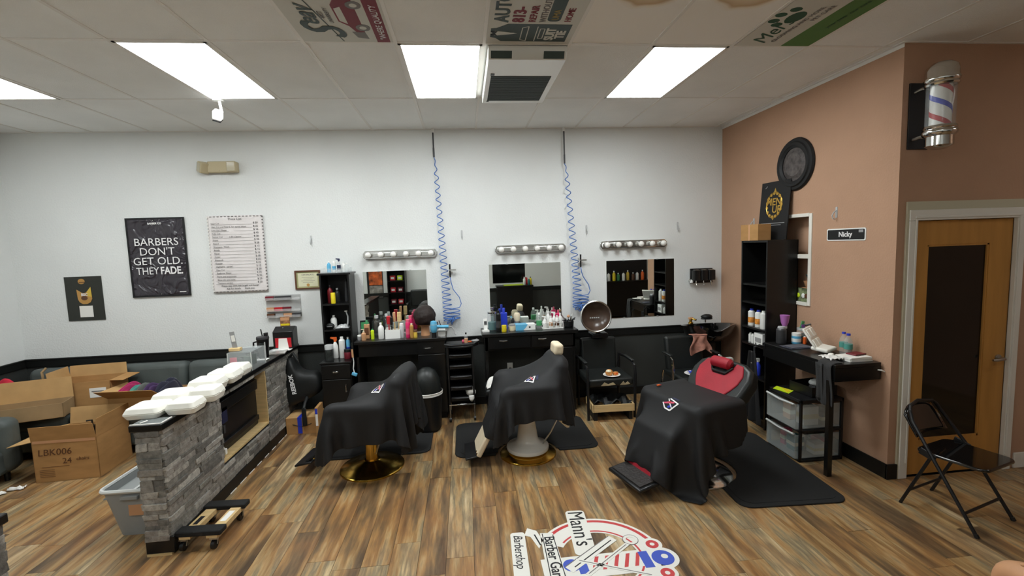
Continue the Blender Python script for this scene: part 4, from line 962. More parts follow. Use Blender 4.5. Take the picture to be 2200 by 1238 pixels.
for i, (nm, lb, ct, p, m) in enumerate((('pump_dispenser','black pump nozzle sticking out of the large floor box','pump',(.03,.08,.36),'black'),('plastic_tray','white plastic tray inside the large floor box','tray',(-.05,-.06,.34),'white'),('brown_packet','dark brown packet inside the large floor box','packet',(-.2,.02,.33),'brown'))):
    q = thing(nm, lb, ct, (-3.70+p[0],4.70+p[1],.01)); z_ = p[2]
    if i == 0: MB().cyl((0,0,0),(0,0,z_+.03),.03,.025).build('bottle', m, q); MB().tube([(0,0,z_+.03),(0,0,z_+.08),(-.05,0,z_+.075)], .008, 6).build('nozzle', m, q)
    elif i == 1: MB().cbox((0,0,z_),(.16,.1,.06),Rx(.3)).build('tray_body', m, q, bevel=.01); MB().cbox((0,0,z_/2-.02),(.1,.08,z_-.06)).build('tray_box', 'card', q, smooth=False)
    else: MB().cbox((0,0,z_/2),(.09,.05,z_),Rz(.3)).build('packet_body', m, q, bevel=.01); MB().cbox((0,0,z_),(.08,.06,.02),Rz(.3)).build('packet_fold', 'maroon', q, bevel=.004)
t = carton('cardboard_box', 'big dull cardboard box with tall raised flap at the left frame edge', (-4.32,4.91,.467), .30, .60, .24, .14, [('back',.21,3),('left',.1,60)], 'card_dull')
t = carton('cardboard_box', 'cardboard box with white shipping label standing on the sofa', (-4.05,5.31,.465), .12, .54, .32, .27, [('back',.12,4),('left',.12,6),('right',.12,95)])
B(.08,.23,-.1635,-.1605,.1,.2).build('shipping_label', 'paper', t, smooth=False); B(.1,.21,-.165,-.163,.16,.17).build('label_print', 'grey_ink', t, smooth=False); MB().tube([(-.28,-.1,.27),(-.33,-.13,.33),(-.34,-.12,.4),(-.31,-.1,.44)], .012, 5).build('tape_tail', 'card_dull', t)
t = carton('cardboard_box', 'low open cardboard box of clothes on the sofa by the foam boxes', (-3.36,5.16,.465), -.06, .56, .4, .13, [('front',.2,55),('right',.14,80),('left',.12,60)])
def cloth_heap(name, label, loc, rz, sx, sy, sz, mat, seed, group='clothes heaped on the sofa'):
    rng = random.Random(seed); ph = [rng.uniform(0,6) for _ in range(8)]; N = 22
    P = []
    for i in range(N+1):
        row = []
        for j in range(N+1):
            u, v = 2*i/N-1, 2*j/N-1; r = math.sqrt(u*u+v*v); e = max(0,1-r**2.4)**.6
            f = .75+.25*math.sin(9*v+ph[0]+2*u)*math.cos(2*u+ph[1])+.12*math.sin(17*v+ph[2]+u*3)
            k = 1+.12*math.sin(5*math.atan2(v,u)+ph[3]); row.append((u*sx/2*k, v*sy/2*k, sz*e*f))
        P.append(row)
    o = MB().grid(P, lambda i,j: (2*(i+.5)/N-1)**2+(2*(j+.5)/N-1)**2 < 1.0).build(name, mat, None, sub=1, ang=180, solid=.006, loc=loc, rot=(0,0,rz)); return tag(o, label, 'clothing', group)
zc = .474
for x_, sy_, h_, m_, sd, lb in ((-3.56,.085,.25,'fabric_mag',2,'bright magenta garment at the left of the sofa clothes heap'),(-3.475,.08,.2,'fabric_teal',3,'teal green garment beside the magenta one in the heap'),(-3.39,.08,.22,'fabric_grey',4,'grey green garment in the middle of the clothes heap'),(-3.3,.085,.24,'fabric_purple',5,'purple garment beside the navy one in the clothes heap'),(-3.185,.13,.27,'fabric_navy',6,'large navy garment on the right of the clothes heap')):
    cloth_heap('folded_garment',lb,(x_,5.16,zc),1.15,.33,sy_,h_,m_,sd)
cloth_heap('folded_garment','coral red garment on the sofa at the left frame edge',(-4.74,5.22,.467),.2,.36,.26,.36,'fabric_red',7,None)
for i, (x_,y_,rz,m) in enumerate(((-4.10,4.26,.9,'paper'),(-4.02,4.36,.2,'paper'),(-4.22,4.18,.4,'paper'))):
    lb = ('crumpled white paper strip on the floor by the left sofa','small white tag on the floor near the large box','white label scrap on the floor at the left frame edge')[i]
    P = [[(-.06+.12*a/5,-.025+.05*b/4,.006+.02*abs(math.sin(a*1.3+i))*(b%2+.3)) for b in range(5)] for a in range(6)]
    tag(MB().grid(P).build('paper_scrap', m, None, solid=.001, loc=(x_,y_,0), rot=(0,0,rz)), lb, 'paper', 'paper scraps on the floor')

# ---------------------------------------------------------------- black bag over a stool by the half wall, taped box
t = thing('taped_box', 'cardboard parcel with blue tape and black curved line by the half wall', 'box', (-1.862,5.33,0), -.01)
B(-.17,.165,-.14,.14,0,.185).build('carton', 'card', t, bevel=.002); B(-.17,.165,-.14,.14,.185,.187).build('top_flap', 'card_in', t, smooth=False)
MB().box(-.045,.0,-.144,-.14,.01,.187).box(-.045,.0,-.144,.0,.187,.19).build('blue_tape', 'blue', t, smooth=False)
MB().tube([(-.1+.2*i/10,-.1415,.115-.025*math.sin(PI*i/10)) for i in range(11)], .004, 5).build('curved_line', 'ink', t)
t = thing('mailer_box', 'narrow cardboard box with blue and white print beside the taped parcel', 'box', (-1.672,5.19,0), .02)
B(-.016,.016,-.1,.1,0,.32).build('carton', 'card', t, bevel=.002); B(-.012,.012,-.1025,-.1,.12,.28).build('white_label', 'paper', t, smooth=False); B(-.012,.012,-.104,-.1025,.25,.31).build('blue_print', 'blue', t, smooth=False)
t = thing('gear_bag', 'black padded gear bag with white lettering hung on the half wall end', 'bag', (-1.90,5.42,.24))
out = [(-.2,.05),(-.17,.0),(-.02,.06),(.14,.12),(.24,.2),(.235,.34),(.17,.42),(.06,.41),(-.03,.45),(-.07,.56),(-.11,.6),(-.16,.58),(-.165,.4),(-.2,.2)]
n = len(out); cx_, cz_ = 0, .25; vs, fs = [], []
for k, (sc, yy) in enumerate(((.35,-.13),(.8,-.12),(1,-.06),(1.0,.05),(.8,.1),(.35,.11))): vs += [(cx_+(x_-cx_)*sc, yy, cz_+(z_-cz_)*sc) for x_, z_ in out]
for k in range(5): fs += [(k*n+i,k*n+(i+1)%n,(k+1)*n+(i+1)%n,(k+1)*n+i) for i in range(n)]
fs += [tuple(range(n-1,-1,-1)), tuple(5*n+i for i in range(n))]
MB().add(vs,fs).build('bag_body', 'black_bag', t, sub=2, ang=180)
text('lettering', 'REEBOK', .062, 'white_ink', t, (-.03,-.138,.19), (-.15,0,1), (-1,0,-.15), bold=.002)
MB().tube([(-.19,-.05,.1),(-.215,-.06,.02),(-.2,-.06,-.1),(-.17,-.08,-.16)], .008, 6).build('strap', 'tan', t); MB().box(.05,.1,-.262,-.245,-.14,.06).tube([(.075,-.255,.05),(.075,-.2,.1),(.075,-.12,.14)], .02, 6).build('hanging_strap', 'black_bag', t, bevel=.01)
MB().tube([(-.12,-.02,.58),(-.08,-.02,.63),(-.04,-.02,.55)], .02, 8).build('top_loop', 'black_bag', t)
# ================================================================ BOTTLES AND JARS
def bottle(label, loc, h, r, mat, cap='white', style='round', band=None, name='bottle', cat='bottle', rz=0.0, group=None):
    t = thing(name, label, cat, loc, rz, group); n = 18
    if style == 'round':
        MB().lathe([(r*.92,0),(r,.004),(r,h*.66),(r*.8,h*.76),(r*.36,h*.84),(r*.36,h*.88)], n).build('body', mat, t); MB().lathe([(r*.42,h*.87),(r*.42,h*.985),(r*.36,h)], n).build('cap', cap, t)
    elif style == 'slim':
        MB().lathe([(r*.95,0),(r,.004),(r,h*.82),(r*.6,h*.88),(r*.5,h*.9)], n).build('body', mat, t); MB().lathe([(r*.55,h*.89),(r*.5,h*.99),(0,h)], n).build('cap', cap, t)
    elif style == 'can':
        MB().lathe([(r*.95,0),(r,.005),(r,h*.8),(r*.85,h*.85),(r*.6,h*.87)], n).build('body', mat, t); MB().lathe([(r*.8,h*.85),(r*.8,h*.97),(r*.5,h)], n).build('cap', cap, t)
    elif style == 'jar':
        MB().lathe([(r*.95,0),(r,.005),(r,h*.7),(r*.92,h*.74)], n).build('body', mat, t); MB().lathe([(r*.98,h*.72),(r*.98,h*.97),(r*.9,h)], n).build('lid', cap, t)
    elif style == 'square':
        MB().prism(rrect(2*r,1.5*r,r*.25,3), 0, h*.78).build('body', mat, t, bevel=r*.12); MB().lathe([(r*.4,h*.78),(r*.4,h*.98),(r*.3,h)], 12).build('cap', cap, t)
    elif style == 'flat':
        MB().prism(rrect(2*r,1.1*r,r*.5,4), 0, h*.8).build('body', mat, t, bevel=r*.2); MB().lathe([(r*.3,h*.8),(r*.3,h)], 12).build('cap', cap, t)
    elif style == 'pump':
        MB().lathe([(r*.95,0),(r,.004),(r,h*.6),(r*.5,h*.7),(r*.4,h*.74)], n).build('body', mat, t); c = MB().lathe([(r*.45,h*.73),(r*.45,h*.8),(r*.15,h*.81),(r*.15,h*.95)], 12).build('pump', cap, t); MB().box(-r*1.0,r*.3,-r*.25,r*.25,h*.95,h).build('pump_head', cap, c, bevel=.002)
    elif style == 'spray':
        MB().lathe([(r*.95,0),(r,.004),(r,h*.55),(r*.55,h*.7),(r*.35,h*.76)], n).build('body', mat, t); c = MB().prism([(-r*1.5,h*.92),(-r*1.4,h),(r*.6,h*.98),(r*.7,h*.84),(r*.3,h*.75),(-r*.3,h*.75),(-r*.4,h*.88)], -r*.28, r*.28, lambda u,v,w_: (u,w_,v)).build('trigger_head', cap, t, bevel=.003)
    if band: MB().lathe([(r*1.012,h*.18),(r*1.012,h*.5)], n).build('label', band, t) if style not in ('square','flat') else MB().prism(rect(-r*.8,r*.8,h*.2,h*.6), r*(.755 if style == 'square' else .56), r*(.765 if style == 'square' else .57), lambda u,v,w_: (u,-w_,v)).build('label', band, t, smooth=False)
    return t

# ================================================================ BLACK SHELF TOWER (left of station one)
tx0, tx1, ty, tz = -1.655, -1.325, 5.47, 1.735
t = thing('shelf_tower', 'tall black shelf tower with drawer and cupboard below, bottles on every shelf', 'shelf', ((tx0+tx1)/2,D-.005,0)); L = (tx1-tx0)/2; dp = D-.005-ty
for s in (-1,1): MB().box(s*L-(.018 if s > 0 else 0),s*L+(.018 if s < 0 else 0),-dp,-.03,.74,tz).build('side_panel', 'black_lam', t, smooth=False)
B(-L+.018,L-.018,-.036,-.03,.74,tz).build('back_panel', 'black_matte', t, smooth=False); B(-L-.02,L+.02,-dp-.015,-.03,tz,tz+.022).build('top_board', 'black_lam', t, bevel=.003)
for zz in (1.385,1.085): B(-L+.018,L-.018,-dp+.005,-.036,zz,zz+.018).build('shelf_board', 'black_lam', t, smooth=False)
cdp = dp+.16
B(-L,L,-cdp,-.03,.05,.74).build('cabinet_body', 'black_lam', t, smooth=False); B(-L-.01,L+.01,-cdp-.015,-.03,.74,.76).build('cabinet_top', 'black_lam', t, bevel=.003); B(-L+.02,L-.02,-cdp+.03,-.05,0,.05).build('plinth', 'black_matte', t, smooth=False)
d = B(-L+.01,L-.01,-cdp-.016,-cdp,.57,.73).build('drawer', 'black_lam', t, bevel=.003); MB().box(-.03,.03,-cdp-.04,-cdp-.03,.645,.66).box(-.03,-.022,-cdp-.035,-cdp-.016,.645,.66).box(.022,.03,-cdp-.035,-cdp-.016,.645,.66).build('handle', 'chrome', d, bevel=.002)
d = B(-L+.01,L-.01,-cdp-.016,-cdp,.06,.56).build('cupboard_door', 'black_lam', t, bevel=.003); MB().tube([(.1,-cdp-.016,.5),(.1,-cdp-.035,.49),(.1,-cdp-.035,.42),(.1,-cdp-.016,.41)], .005, 6).build('handle', 'chrome', d)
ts = tz+.0225
t2 = thing('clear_tray', 'clear plastic tray holding bottles on top of the shelf tower', 'tray', (-1.49,5.6,ts))
for p in ((-.15,.15,-.1,.1,0,.004),(-.15,.15,-.1,-.097,0,.05),(-.15,.15,.097,.1,0,.05),(-.15,-.147,-.1,.1,0,.05),(.147,.15,-.1,.1,0,.05)): B(*p).build('tray_wall', 'clear', t2, smooth=False)
ts += .005
bottle('pale blue bottle on top of the shelf tower, leftmost pair', (-1.565,5.57,ts), .13, .022, 'lblue', 'white')
bottle('white bottle behind the pale blue one on top of the shelf tower', (-1.6,5.63,ts), .11, .022, 'white', 'white')
bottle('slim white bottle with blue band on top of the shelf tower', (-1.515,5.6,ts), .14, .02, 'white', 'white', band='lblue', style='slim')
bottle('black capped spray bottle on top of the shelf tower', (-1.455,5.58,ts), .16, .022, 'silver', 'navy', 'spray', band='navy')
bottle('white bottle right of the black spray on top of the tower', (-1.415,5.62,ts), .115, .022, 'white', 'white')
bottle('clear round bottle at the right end of the tower top', (-1.375,5.6,ts), .1, .027, 'clear', 'white')
z1 = 1.404
bottle('dark red bottle on the tower shelf under the top', (-1.575,5.58,z1), .21, .03, 'darkred', 'black')
bottle('clear bottle with dark cap behind the yellow one in the tower', (-1.5,5.6,z1), .17, .03, 'glass_smoke', 'grey')
bottle('bright yellow bottle in the black shelf tower', (-1.525,5.51,z1), .125, .026, 'yellow', 'yellow', 'jar')
bottle('tall dark slim bottle at the back right of the tower shelf', (-1.41,5.66,z1), .27, .022, 'dgrey', 'black', 'slim')
z2 = 1.1045
bottle('white plastic bottle on the middle tower shelf', (-1.56,5.6,z2), .15, .035, 'white', 'white')
t2 = thing('black_pouch', 'small black pouch on the middle tower shelf', 'pouch', (-1.585,5.53,z2)); MB().sphere((0,0,.035),.05,12,(1.0,.6,.7)).build('pouch', 'black_bag', t2); B(-.03,.03,-.034,-.03,.03,.036).build('zip', 'grey', t2)
t2 = thing('foil_packets', 'silver crumpled foil packet heap on the middle tower shelf', 'packet', (-1.45,5.57,z2)); MB().grid([[(-.08+.16*i/8,-.06+.12*j/8,.004+.05*max(0,1-((i-4)/4.2)**2)*max(0,1-((j-4)/4.2)**2)*(.6+.4*math.sin(i*2.1+j*3.3))) for j in range(9)] for i in range(9)]).build('foil', 'silver', t2, solid=.002); MB().cbox((.0,-.03,.02),(.05,.03,.02),Rz(.4)).build('packet', 'white', t2, bevel=.005)
t2 = thing('clipper_blade_guard', 'curved silver attachment standing on the middle tower shelf', 'attachment', (-1.39,5.56,z2)); MB().tube([(-.02,0,.0),(.0,0,.06),(.005,0,.13),(-.015,0,.2)], [.012,.012,.01,.007], 8).build('stem', 'silver', t2); B(-.03,.0,-.012,.012,.19,.205).build('head', 'white', t2, bevel=.003)
z3 = .7605
bottle('white spray bottle with orange trigger at the tower foot', (-1.545,5.53,z3), .25, .034, 'white', 'orange', 'spray')
bottle('tall white bottle right of the orange trigger spray', (-1.465,5.52,z3), .25, .034, 'white', 'white', 'slim')
bottle('bright blue bottle with white cap in the tower foot', (-1.405,5.56,z3), .235, .024, 'lblue', 'white', 'slim', band='blue')
bottle('dark red lidded jar at the tower foot', (-1.39,5.46,z3), .11, .042, 'maroon', 'black', 'jar', name='jar', cat='jar')
bottle('silver lidded glass jar at the front of the tower foot', (-1.585,5.42,z3), .18, .048, 'glass_smoke', 'silver', 'jar', name='jar', cat='jar')
t2 = thing('hanging_brush', 'blue and white cleaning brush hanging beside the shelf tower', 'brush', (-1.292,5.285,.60))
MB().tube([(0,0,.22),(.005,0,.15),(-.005,0,.08),(.005,0,.03)], .006, 6).build('handle', 'white', t2); MB().cbox((.005,0,.015),(.06,.03,.035),Ry(.4)).build('bristles', 'lblue', t2, bevel=.006); MB().cyl((-.002,0,.21),(-.006,0,.3),.012,.011).build('grip', 'tan', t2)
MB().box(-.012,.004,-.0,.012,.3,.375).build('hang_loop', 'black_bag', t2)

# ================================================================ STATION ONE
t = thing('station_counter', 'black styling station counter under the mirror with the wig head', 'counter', (-.78,D-.032,0))
B(-.505,.53,-.42,0,.935,.97).build('counter_top', 'black_lam', t, bevel=.004); B(-.49,.515,-.4,-.38,.79,.935).build('apron', 'black_lam', t, smooth=False)
B(-.49,-.462,-.4,-.01,0,.935).build('side_panel', 'black_lam', t, smooth=False); B(.2,.515,-.4,-.02,.08,.79).build('cupboard_body', 'black_lam', t, smooth=False)
d = B(.205,.51,-.418,-.4,.1,.78).build('cupboard_door', 'black_lam', t, bevel=.003); MB().tube([(.27,-.418,.86),(.29,-.445,.862),(.35,-.445,.862),(.37,-.418,.86)], .005, 6).build('handle', 'chrome', d)
B(.22,.5,-.36,-.05,0,.08).build('plinth', 'black_matte', t, smooth=False); B(.2,.515,-.41,-.4,.79,.935).build('drawer', 'black_lam', t, bevel=.002)
s1 = .9705
t2 = thing('picture_frame', 'dark framed picture with green print at the left end of the wig station', 'picture', (-1.215,5.64,s1), .25); B(-.055,.055,-.01,.01,0,.2).build('frame', 'black_matte', t2, bevel=.003); B(-.045,.045,-.013,-.01,.02,.18).build('print', 'green', t2, smooth=False); B(-.045,.045,-.0145,-.013,.02,.09).build('print_base', 'dgreen', t2, smooth=False)
bottle('green and tan capped bottle at the left of the wig station', (-1.17,5.52,s1), .22, .03, 'tan', 'green', 'square', band='brown')
bottle('small white cup at the left front of the wig station', (-1.24,5.45,s1), .06, .028, 'grey', 'white', 'jar', name='cup', cat='cup')
bottle('tan lotion bottle at the left front of the wig station', (-1.19,5.42,s1), .13, .026, 'tan', 'cream2', 'pump')
bottle('large clear jug with silver cap behind the lotions', (-1.075,5.62,s1), .255, .055, 'glass_smoke', 'silver')
bottle('large clear bottle with silver cap left in the wig mirror row', (-.97,5.69,s1), .26, .045, 'glass_smoke', 'silver')
bottle('small lime green bottle before the clear jug', (-1.1,5.47,s1), .12, .02, 'lime', 'green', 'slim')
bottle('white lotion bottle nearest the counter edge on the wig station', (-1.0,5.46,s1), .19, .033, 'white', 'white')
bottle('tall clear water bottle with white label on the wig station', (-.93,5.56,s1), .22, .032, 'clear', 'white', band='white')
t2 = thing('brush_caddy', 'white rectangular caddy of combs and brushes on the wig station', 'caddy', (-.865,5.47,s1))
for p in ((-.085,.085,-.045,-.04,0,.105),(-.085,.085,.04,.045,0,.105),(-.085,-.08,-.04,.04,0,.105),(.08,.085,-.04,.04,0,.105),(-.08,.08,-.04,.04,0,.005)): B(*p).build('caddy_wall', 'white', t2, smooth=False)
def stick(label, loc, h, tip, mat, tipmat, name='hair_brush', lean=(0,0)):
    q = thing(name, label, 'brush', loc); MB().cyl((0,0,0),(lean[0]*.6,lean[1]*.6,h*.6),.008,.008,8).build('handle', mat, q); MB().cbox((lean[0]*.85,lean[1]*.85,h*.82),(tip,.03,h*.4),Ry(lean[0]*1.2)).build('head', tipmat, q, bevel=.008)
stick('red paddle brush standing in the white caddy', (-.91,5.485,s1+.006), .25, .045, 'red', 'red')
stick('wooden brush with tan back standing in the white caddy', (-.845,5.49,s1+.006), .29, .03, 'light_wood', 'tan')
stick('black tail comb leaning in the white caddy', (-.875,5.462,s1+.006), .24, .03, 'black', 'black')
stick('pale wooden paddle brush leaning right in the white caddy', (-.805,5.485,s1+.006), .29, .045, 'light_wood', 'light_wood', lean=(.02,0))
bottle('silver hairspray can beside the pink cans', (-.765,5.47,s1), .17, .028, 'silver', 'white', 'can')
bottle('hot pink spray can nearest the front on the wig station', (-.69,5.46,s1), .215, .028, 'hotpink', 'pink', 'can', band='pink')
bottle('second hot pink spray can behind the first one', (-.665,5.53,s1), .25, .026, 'hotpink', 'pink', 'can')
bottle('olive and gold bottle beside the wig head', (-.645,5.43,s1), .17, .022, 'dgold', 'cream2', 'slim')
bottle('small gold jar in front of the wig head', (-.605,5.43,s1), .09, .022, 'dgold2', 'brown', 'jar', name='jar', cat='jar')
t2 = thing('mannequin_head', 'mannequin head with short dark hair seen from behind on the station', 'mannequin head', (-.50,5.55,s1))
MB().lathe([(.055,0),(.05,.03),(.045,.1),(.05,.13)], 18).build('neck', 'tan', t2)
MB().sphere((0,0,.22),.105,20,(1.0,1.1,1.22)).build('head', 'tan', t2)
P = []
for k in range(15):
    th = PI*.02+PI*.7*k/14; P.append([(.122*math.sin(th)*math.cos(2*PI*i/28)*(1+.05*math.sin(i*5+k)), .132*math.sin(th)*math.sin(2*PI*i/28)*(1+.05*math.sin(i*7+k*2)), .225+.135*math.cos(th)) for i in range(29)])
MB().grid(P).build('hair', 'hair', t2, ang=180, solid=.012)
t2 = thing('hair_dryer', 'light blue hair dryer standing nose up in a holder on station one', 'hair dryer', (-.385,5.36,s1))
MB().lathe([(.025,.06),(.034,.075),(.04,.11),(.04,.16),(.032,.19),(.0,.2)], 20).build('barrel', 'lblue', t2); MB().lathe([(.03,-.0),(.028,.03),(.027,.06)], 16).build('nozzle', 'black_plastic', t2)
MB().tube([(.03,0,.13),(.1,0,.122),(.17,-.01,.122)], .018, 10).build('handle', 'lblue', t2); MB().tube([(.17,-.01,.122),(.21,-.02,.115),(.235,-.03,.08),(.24,-.05,.05),(.25,-.06,.03)], .008, 8).build('cord', 'grey', t2)
MB().lathe([(.041,.15),(.041,.156)], 20).build('ring', 'silver', t2)
t2 = thing('wire_basket', 'wire tool basket holding a white box beside the blue dryer', 'basket', (-.30,5.44,s1))
for zz in (.0,.06): MB().tube([(x_,y_,zz+.003) for x_,y_ in rrect(.1,.09,.01)], .003, 5, True).build('wire_ring', 'steel', t2)
for x_, y_ in ((-.05,-.045),(.05,-.045),(.05,.045),(-.05,.045)): MB().cyl((x_,y_,0),(x_,y_,.06),.003,.003,6).build('wire_post', 'steel', t2)
B(-.042,.042,-.036,.036,.004,.08).build('white_box', 'white', t2, bevel=.004); MB().tube([(-.04,.03,.05),(-.05,.03,.16),(-.03,.03,.18),(-.01,.03,.12)], .005, 6).build('tool', 'black_plastic', t2)

# ================================================================ STATION TWO
t = thing('station_counter', 'black styling station with two drawers between the blue air hoses', 'counter', (.74,D-.032,0))
B(-.575,.565,-.43,0,.945,.985).build('counter_top', 'black_lam', t, bevel=.004); B(-.54,.53,-.4,-.38,.78,.945).build('apron', 'black_lam', t, smooth=False)
for x_ in (-.54,.5): B(x_,x_+.03,-.4,-.01,0,.945).build('side_panel', 'black_lam', t, smooth=False)
for i, x_ in enumerate((-.5,.015)):
    d = B(x_,x_+.49,-.416,-.4,.8,.935).build('drawer', 'black_lam', t, bevel=.003); cx = -.33 if i == 0 else .13
    MB().tube([(cx-.05,-.416,.9),(cx-.045,-.44,.898),(cx,-.447,.895),(cx+.045,-.44,.898),(cx+.05,-.416,.9)], [.005,.007,.008,.007,.005], 8).build('handle', 'chrome', d)
B(.22,.5,-.4,-.02,.13,.78).build('cupboard_body', 'black_lam', t, smooth=False); d = B(.225,.495,-.416,-.4,.14,.775).build('cupboard_door', 'black_lam', t, bevel=.003); MB().tube([(.26,-.416,.75),(.26,-.44,.745),(.26,-.44,.69),(.26,-.416,.685)], .005, 6).build('handle', 'chrome', d)
s2 = .9855
t2 = thing('cordless_phone', 'white cordless phone in its cradle at the left end of station two', 'phone', (.215,5.47,s2), .1)
MB().prism([(-.05,0),(.05,0),(.05,.02),(-.05,.03)], -.04, .04, lambda u,v,w_: (w_,u,v)).build('cradle', 'white', t2, bevel=.004); MB().cbox((0,.0,.09),(.045,.022,.14),Rx(-.2)).build('handset', 'white', t2, bevel=.006); MB().cbox((0,-.0135,.11),(.032,.004,.04),Rx(-.2)).build('screen', 'dgrey', t2)
t2 = thing('disinfectant_jar', 'tall clear jar half full of teal disinfectant with chrome lid', 'jar', (.30,5.57,s2))
MB().lathe([(.05,0),(.052,.005),(.052,.2),(.048,.205)], 24).build('glass', 'clear', t2); MB().lathe([(.047,.006),(.048,.1),(0,.1)], 24).build('liquid', 'teal', t2); MB().lathe([(.055,.205),(.055,.222),(.02,.228),(.0,.23)], 24).build('lid', 'chrome', t2); MB().lathe([(.012,.228),(.012,.25),(0,.252)], 12).build('knob', 'chrome', t2)
bottle('tall slim black bottle beside the teal disinfectant jar', (.372,5.47,s2), .25, .03, 'black', 'black', 'slim', band='dgrey')
bottle('tall royal blue bottle behind the yellow jar on station two', (.45,5.60,s2), .26, .04, 'blue', 'blue', 'square')
bottle('small yellow jar on the front of station two', (.435,5.44,s2), .075, .03, 'yellow', 'yellow', 'jar', name='jar', cat='jar')
bottle('pale lidded jar beside the yellow one on station two', (.535,5.47,s2), .08, .036, 'cream2', 'grey', 'jar', name='jar', cat='jar')
t2 = thing('shaving_brush', 'rounded cream shaving brush with dark grip before the middle mirror', 'brush', (.615,5.64,s2)); MB().lathe([(.035,0),(.05,.01),(.052,.05),(.035,.075),(.03,.085)], 18).build('grip', 'dgrey', t2); MB().lathe([(.03,.08),(.04,.12),(.042,.16),(.03,.185),(0,.19)], 18).build('bristles', 'cream', t2)
t2 = thing('glove_box', 'white and blue glove box lying on station two', 'box', (.69,5.50,s2), .05); B(-.12,.12,-.06,.06,0,.07).build('carton', 'white', t2, bevel=.002); MB().prism([(-.12,.0),(-.03,.0),(.0,.03),(.03,.07),(-.12,.07)], .06, .0615, lambda u,v,w_: (u,-w_,v)).build('blue_print', 'lblue', t2, smooth=False); B(-.118,.02,-.058,.058,.07,.0715).build('blue_top', 'lblue', t2, smooth=False); MB().lathe([(.012,0),(0,.002)], 10, (.05,-.0615,.035), Rx(PI/2)).build('dot', 'dgrey', t2)
bottle('pale green clear bottle with white cap on station two', (.875,5.54,s2), .19, .035, 'fabric_teal' if False else 'clear', 'white', band='green')
t2 = thing('bottle_rack', 'white wire rack holding spray bottles on station two', 'rack', (1.03,5.51,s2), .05)
for zz in (.003,.07): MB().tube([(x_,y_,zz) for x_,y_ in rrect(.25,.12,.015)], .004, 5, True).build('rail', 'white', t2)
for x_ in (-.12,-.04,.04,.12): MB().cyl((x_,-.06,0),(x_,-.06,.07),.004,.004,6).build('post', 'white', t2); MB().cyl((x_,.06,0),(x_,.06,.07),.004,.004,6).build('post', 'white', t2)
B(-.12,.12,-.055,.055,.0,.003).build('tray', 'white', t2, smooth=False)
for i, (dx, dy, hh, m, cp, st, lb) in enumerate(((-.095,-.02,.15,'white','white','spray','white spray bottle, leftmost in the white rack'),(-.045,.02,.2,'white','white','round','tall white bottle second in the white rack'),(-.02,-.03,.15,'white','tan','round','white bottle with tan label third in the white rack'),(.03,.025,.19,'white','white','spray','tall white spray bottle in the middle of the rack'),(.055,-.025,.15,'white','brown','round','white bottle with brown label in the rack'),(.1,.0,.17,'white','white','round','white bottle rightmost in the white rack'))):
    bottle(lb, (1.03+dx,5.51+dy,s2+.0045), hh, .024, m, 'white', st, band=(cp if cp != 'white' else None))
bottle('hot pink tube standing behind the white rack', (1.13,5.63,s2), .2, .035, 'hotpink', 'pink', 'flat', band='pink')
t2 = thing('tool_holder', 'black tool holder bristling with combs and clips at the end of station two', 'tool holder', (1.235,5.52,s2))
MB().lathe([(.05,0),(.06,.01),(.065,.07),(.06,.075),(.055,.07),(.05,.02),(0,.02)], 20).build('bowl', 'black_plastic', t2)
for i in range(9):
    a = i*.7; MB().tube([(.02*math.cos(a),.02*math.sin(a),.03),(.05*math.cos(a),.05*math.sin(a),.09),(.085*math.cos(a),.085*math.sin(a),.11+.04*math.sin(i*2))], [.008,.009,.006], 6).build('tool', ('black_plastic','steel','black_plastic')[i%3], t2)
MB().sphere((.0,0,.13),.02,10).build('clip', 'tan', t2)

# ================================================================ TROLLEY, BIN, STOOL between the stations
t = thing('salon_trolley', 'black salon trolley with pull-out trays on chrome legs and casters', 'trolley', (-.095,5.36,0))
B(-.165,.165,-.12,.16,.865,.885).build('top_tray', 'black_plastic', t, bevel=.006); 
MB().tube([(-.17,-.1,.9),(-.1,-.16,.9),(.05,-.17,.9),(.16,-.13,.9),(.2,-.05,.9),(.2,.1,.9)], .014, 8).build('top_rim', 'black_plastic', t)
MB().prism([(-.165,-.12),(-.08,-.165),(.06,-.175),(.17,-.13),(.21,-.04),(.21,.12),(-.165,.12)], .868, .88).build('tray_floor', 'black_plastic', t, smooth=False)
for s in (-1,1): MB().box(s*.14-.01,s*.14+.01,-.12,.14,.2,.865).build('side_frame', 'black_plastic', t, bevel=.003)
B(-.13,.13,.12,.135,.2,.865).build('back_panel', 'black_matte', t, smooth=False)
for i in range(5):
    zz = .24+i*.125; d = B(-.125,.125,-.13,.12,zz,zz+.045).build('tray', 'black_plastic', t, bevel=.006); MB().prism([(-.11,-.13),(-.06,-.155),(.06,-.155),(.11,-.13)], zz+.034, zz+.044).build('tray_lip', 'dgrey', d, bevel=.003)
MB().box(-.15,.15,-.135,-.12,.19,.205).build('foot_rail', 'chrome', t, bevel=.003)
for x_ in (-.14,.14):
    for y_ in (-.125,.13): c = MB().cyl((x_,y_,.05),(x_,y_,.2),.01,.01,10).build('leg', 'chrome', t); MB().cyl((x_-.012,y_,.026),(x_+.012,y_,.026),.026,.026,16).build('caster', 'black_plastic', c)
z_ = .8856
bottle('clear bottle with black cap and tan liquid on the trolley top', (-.02,5.28,z_), .14, .022, 'clear', 'black', band='tan')
t2 = thing('comb', 'orange comb lying across the trolley top', 'comb', (.03,5.42,z_), .1); B(-.1,.1,-.012,.012,.0,.012).build('spine', 'orange', t2, bevel=.003); B(-.1,-.05,-.02,.02,.0,.03).build('grip', 'pink', t2, bevel=.006)
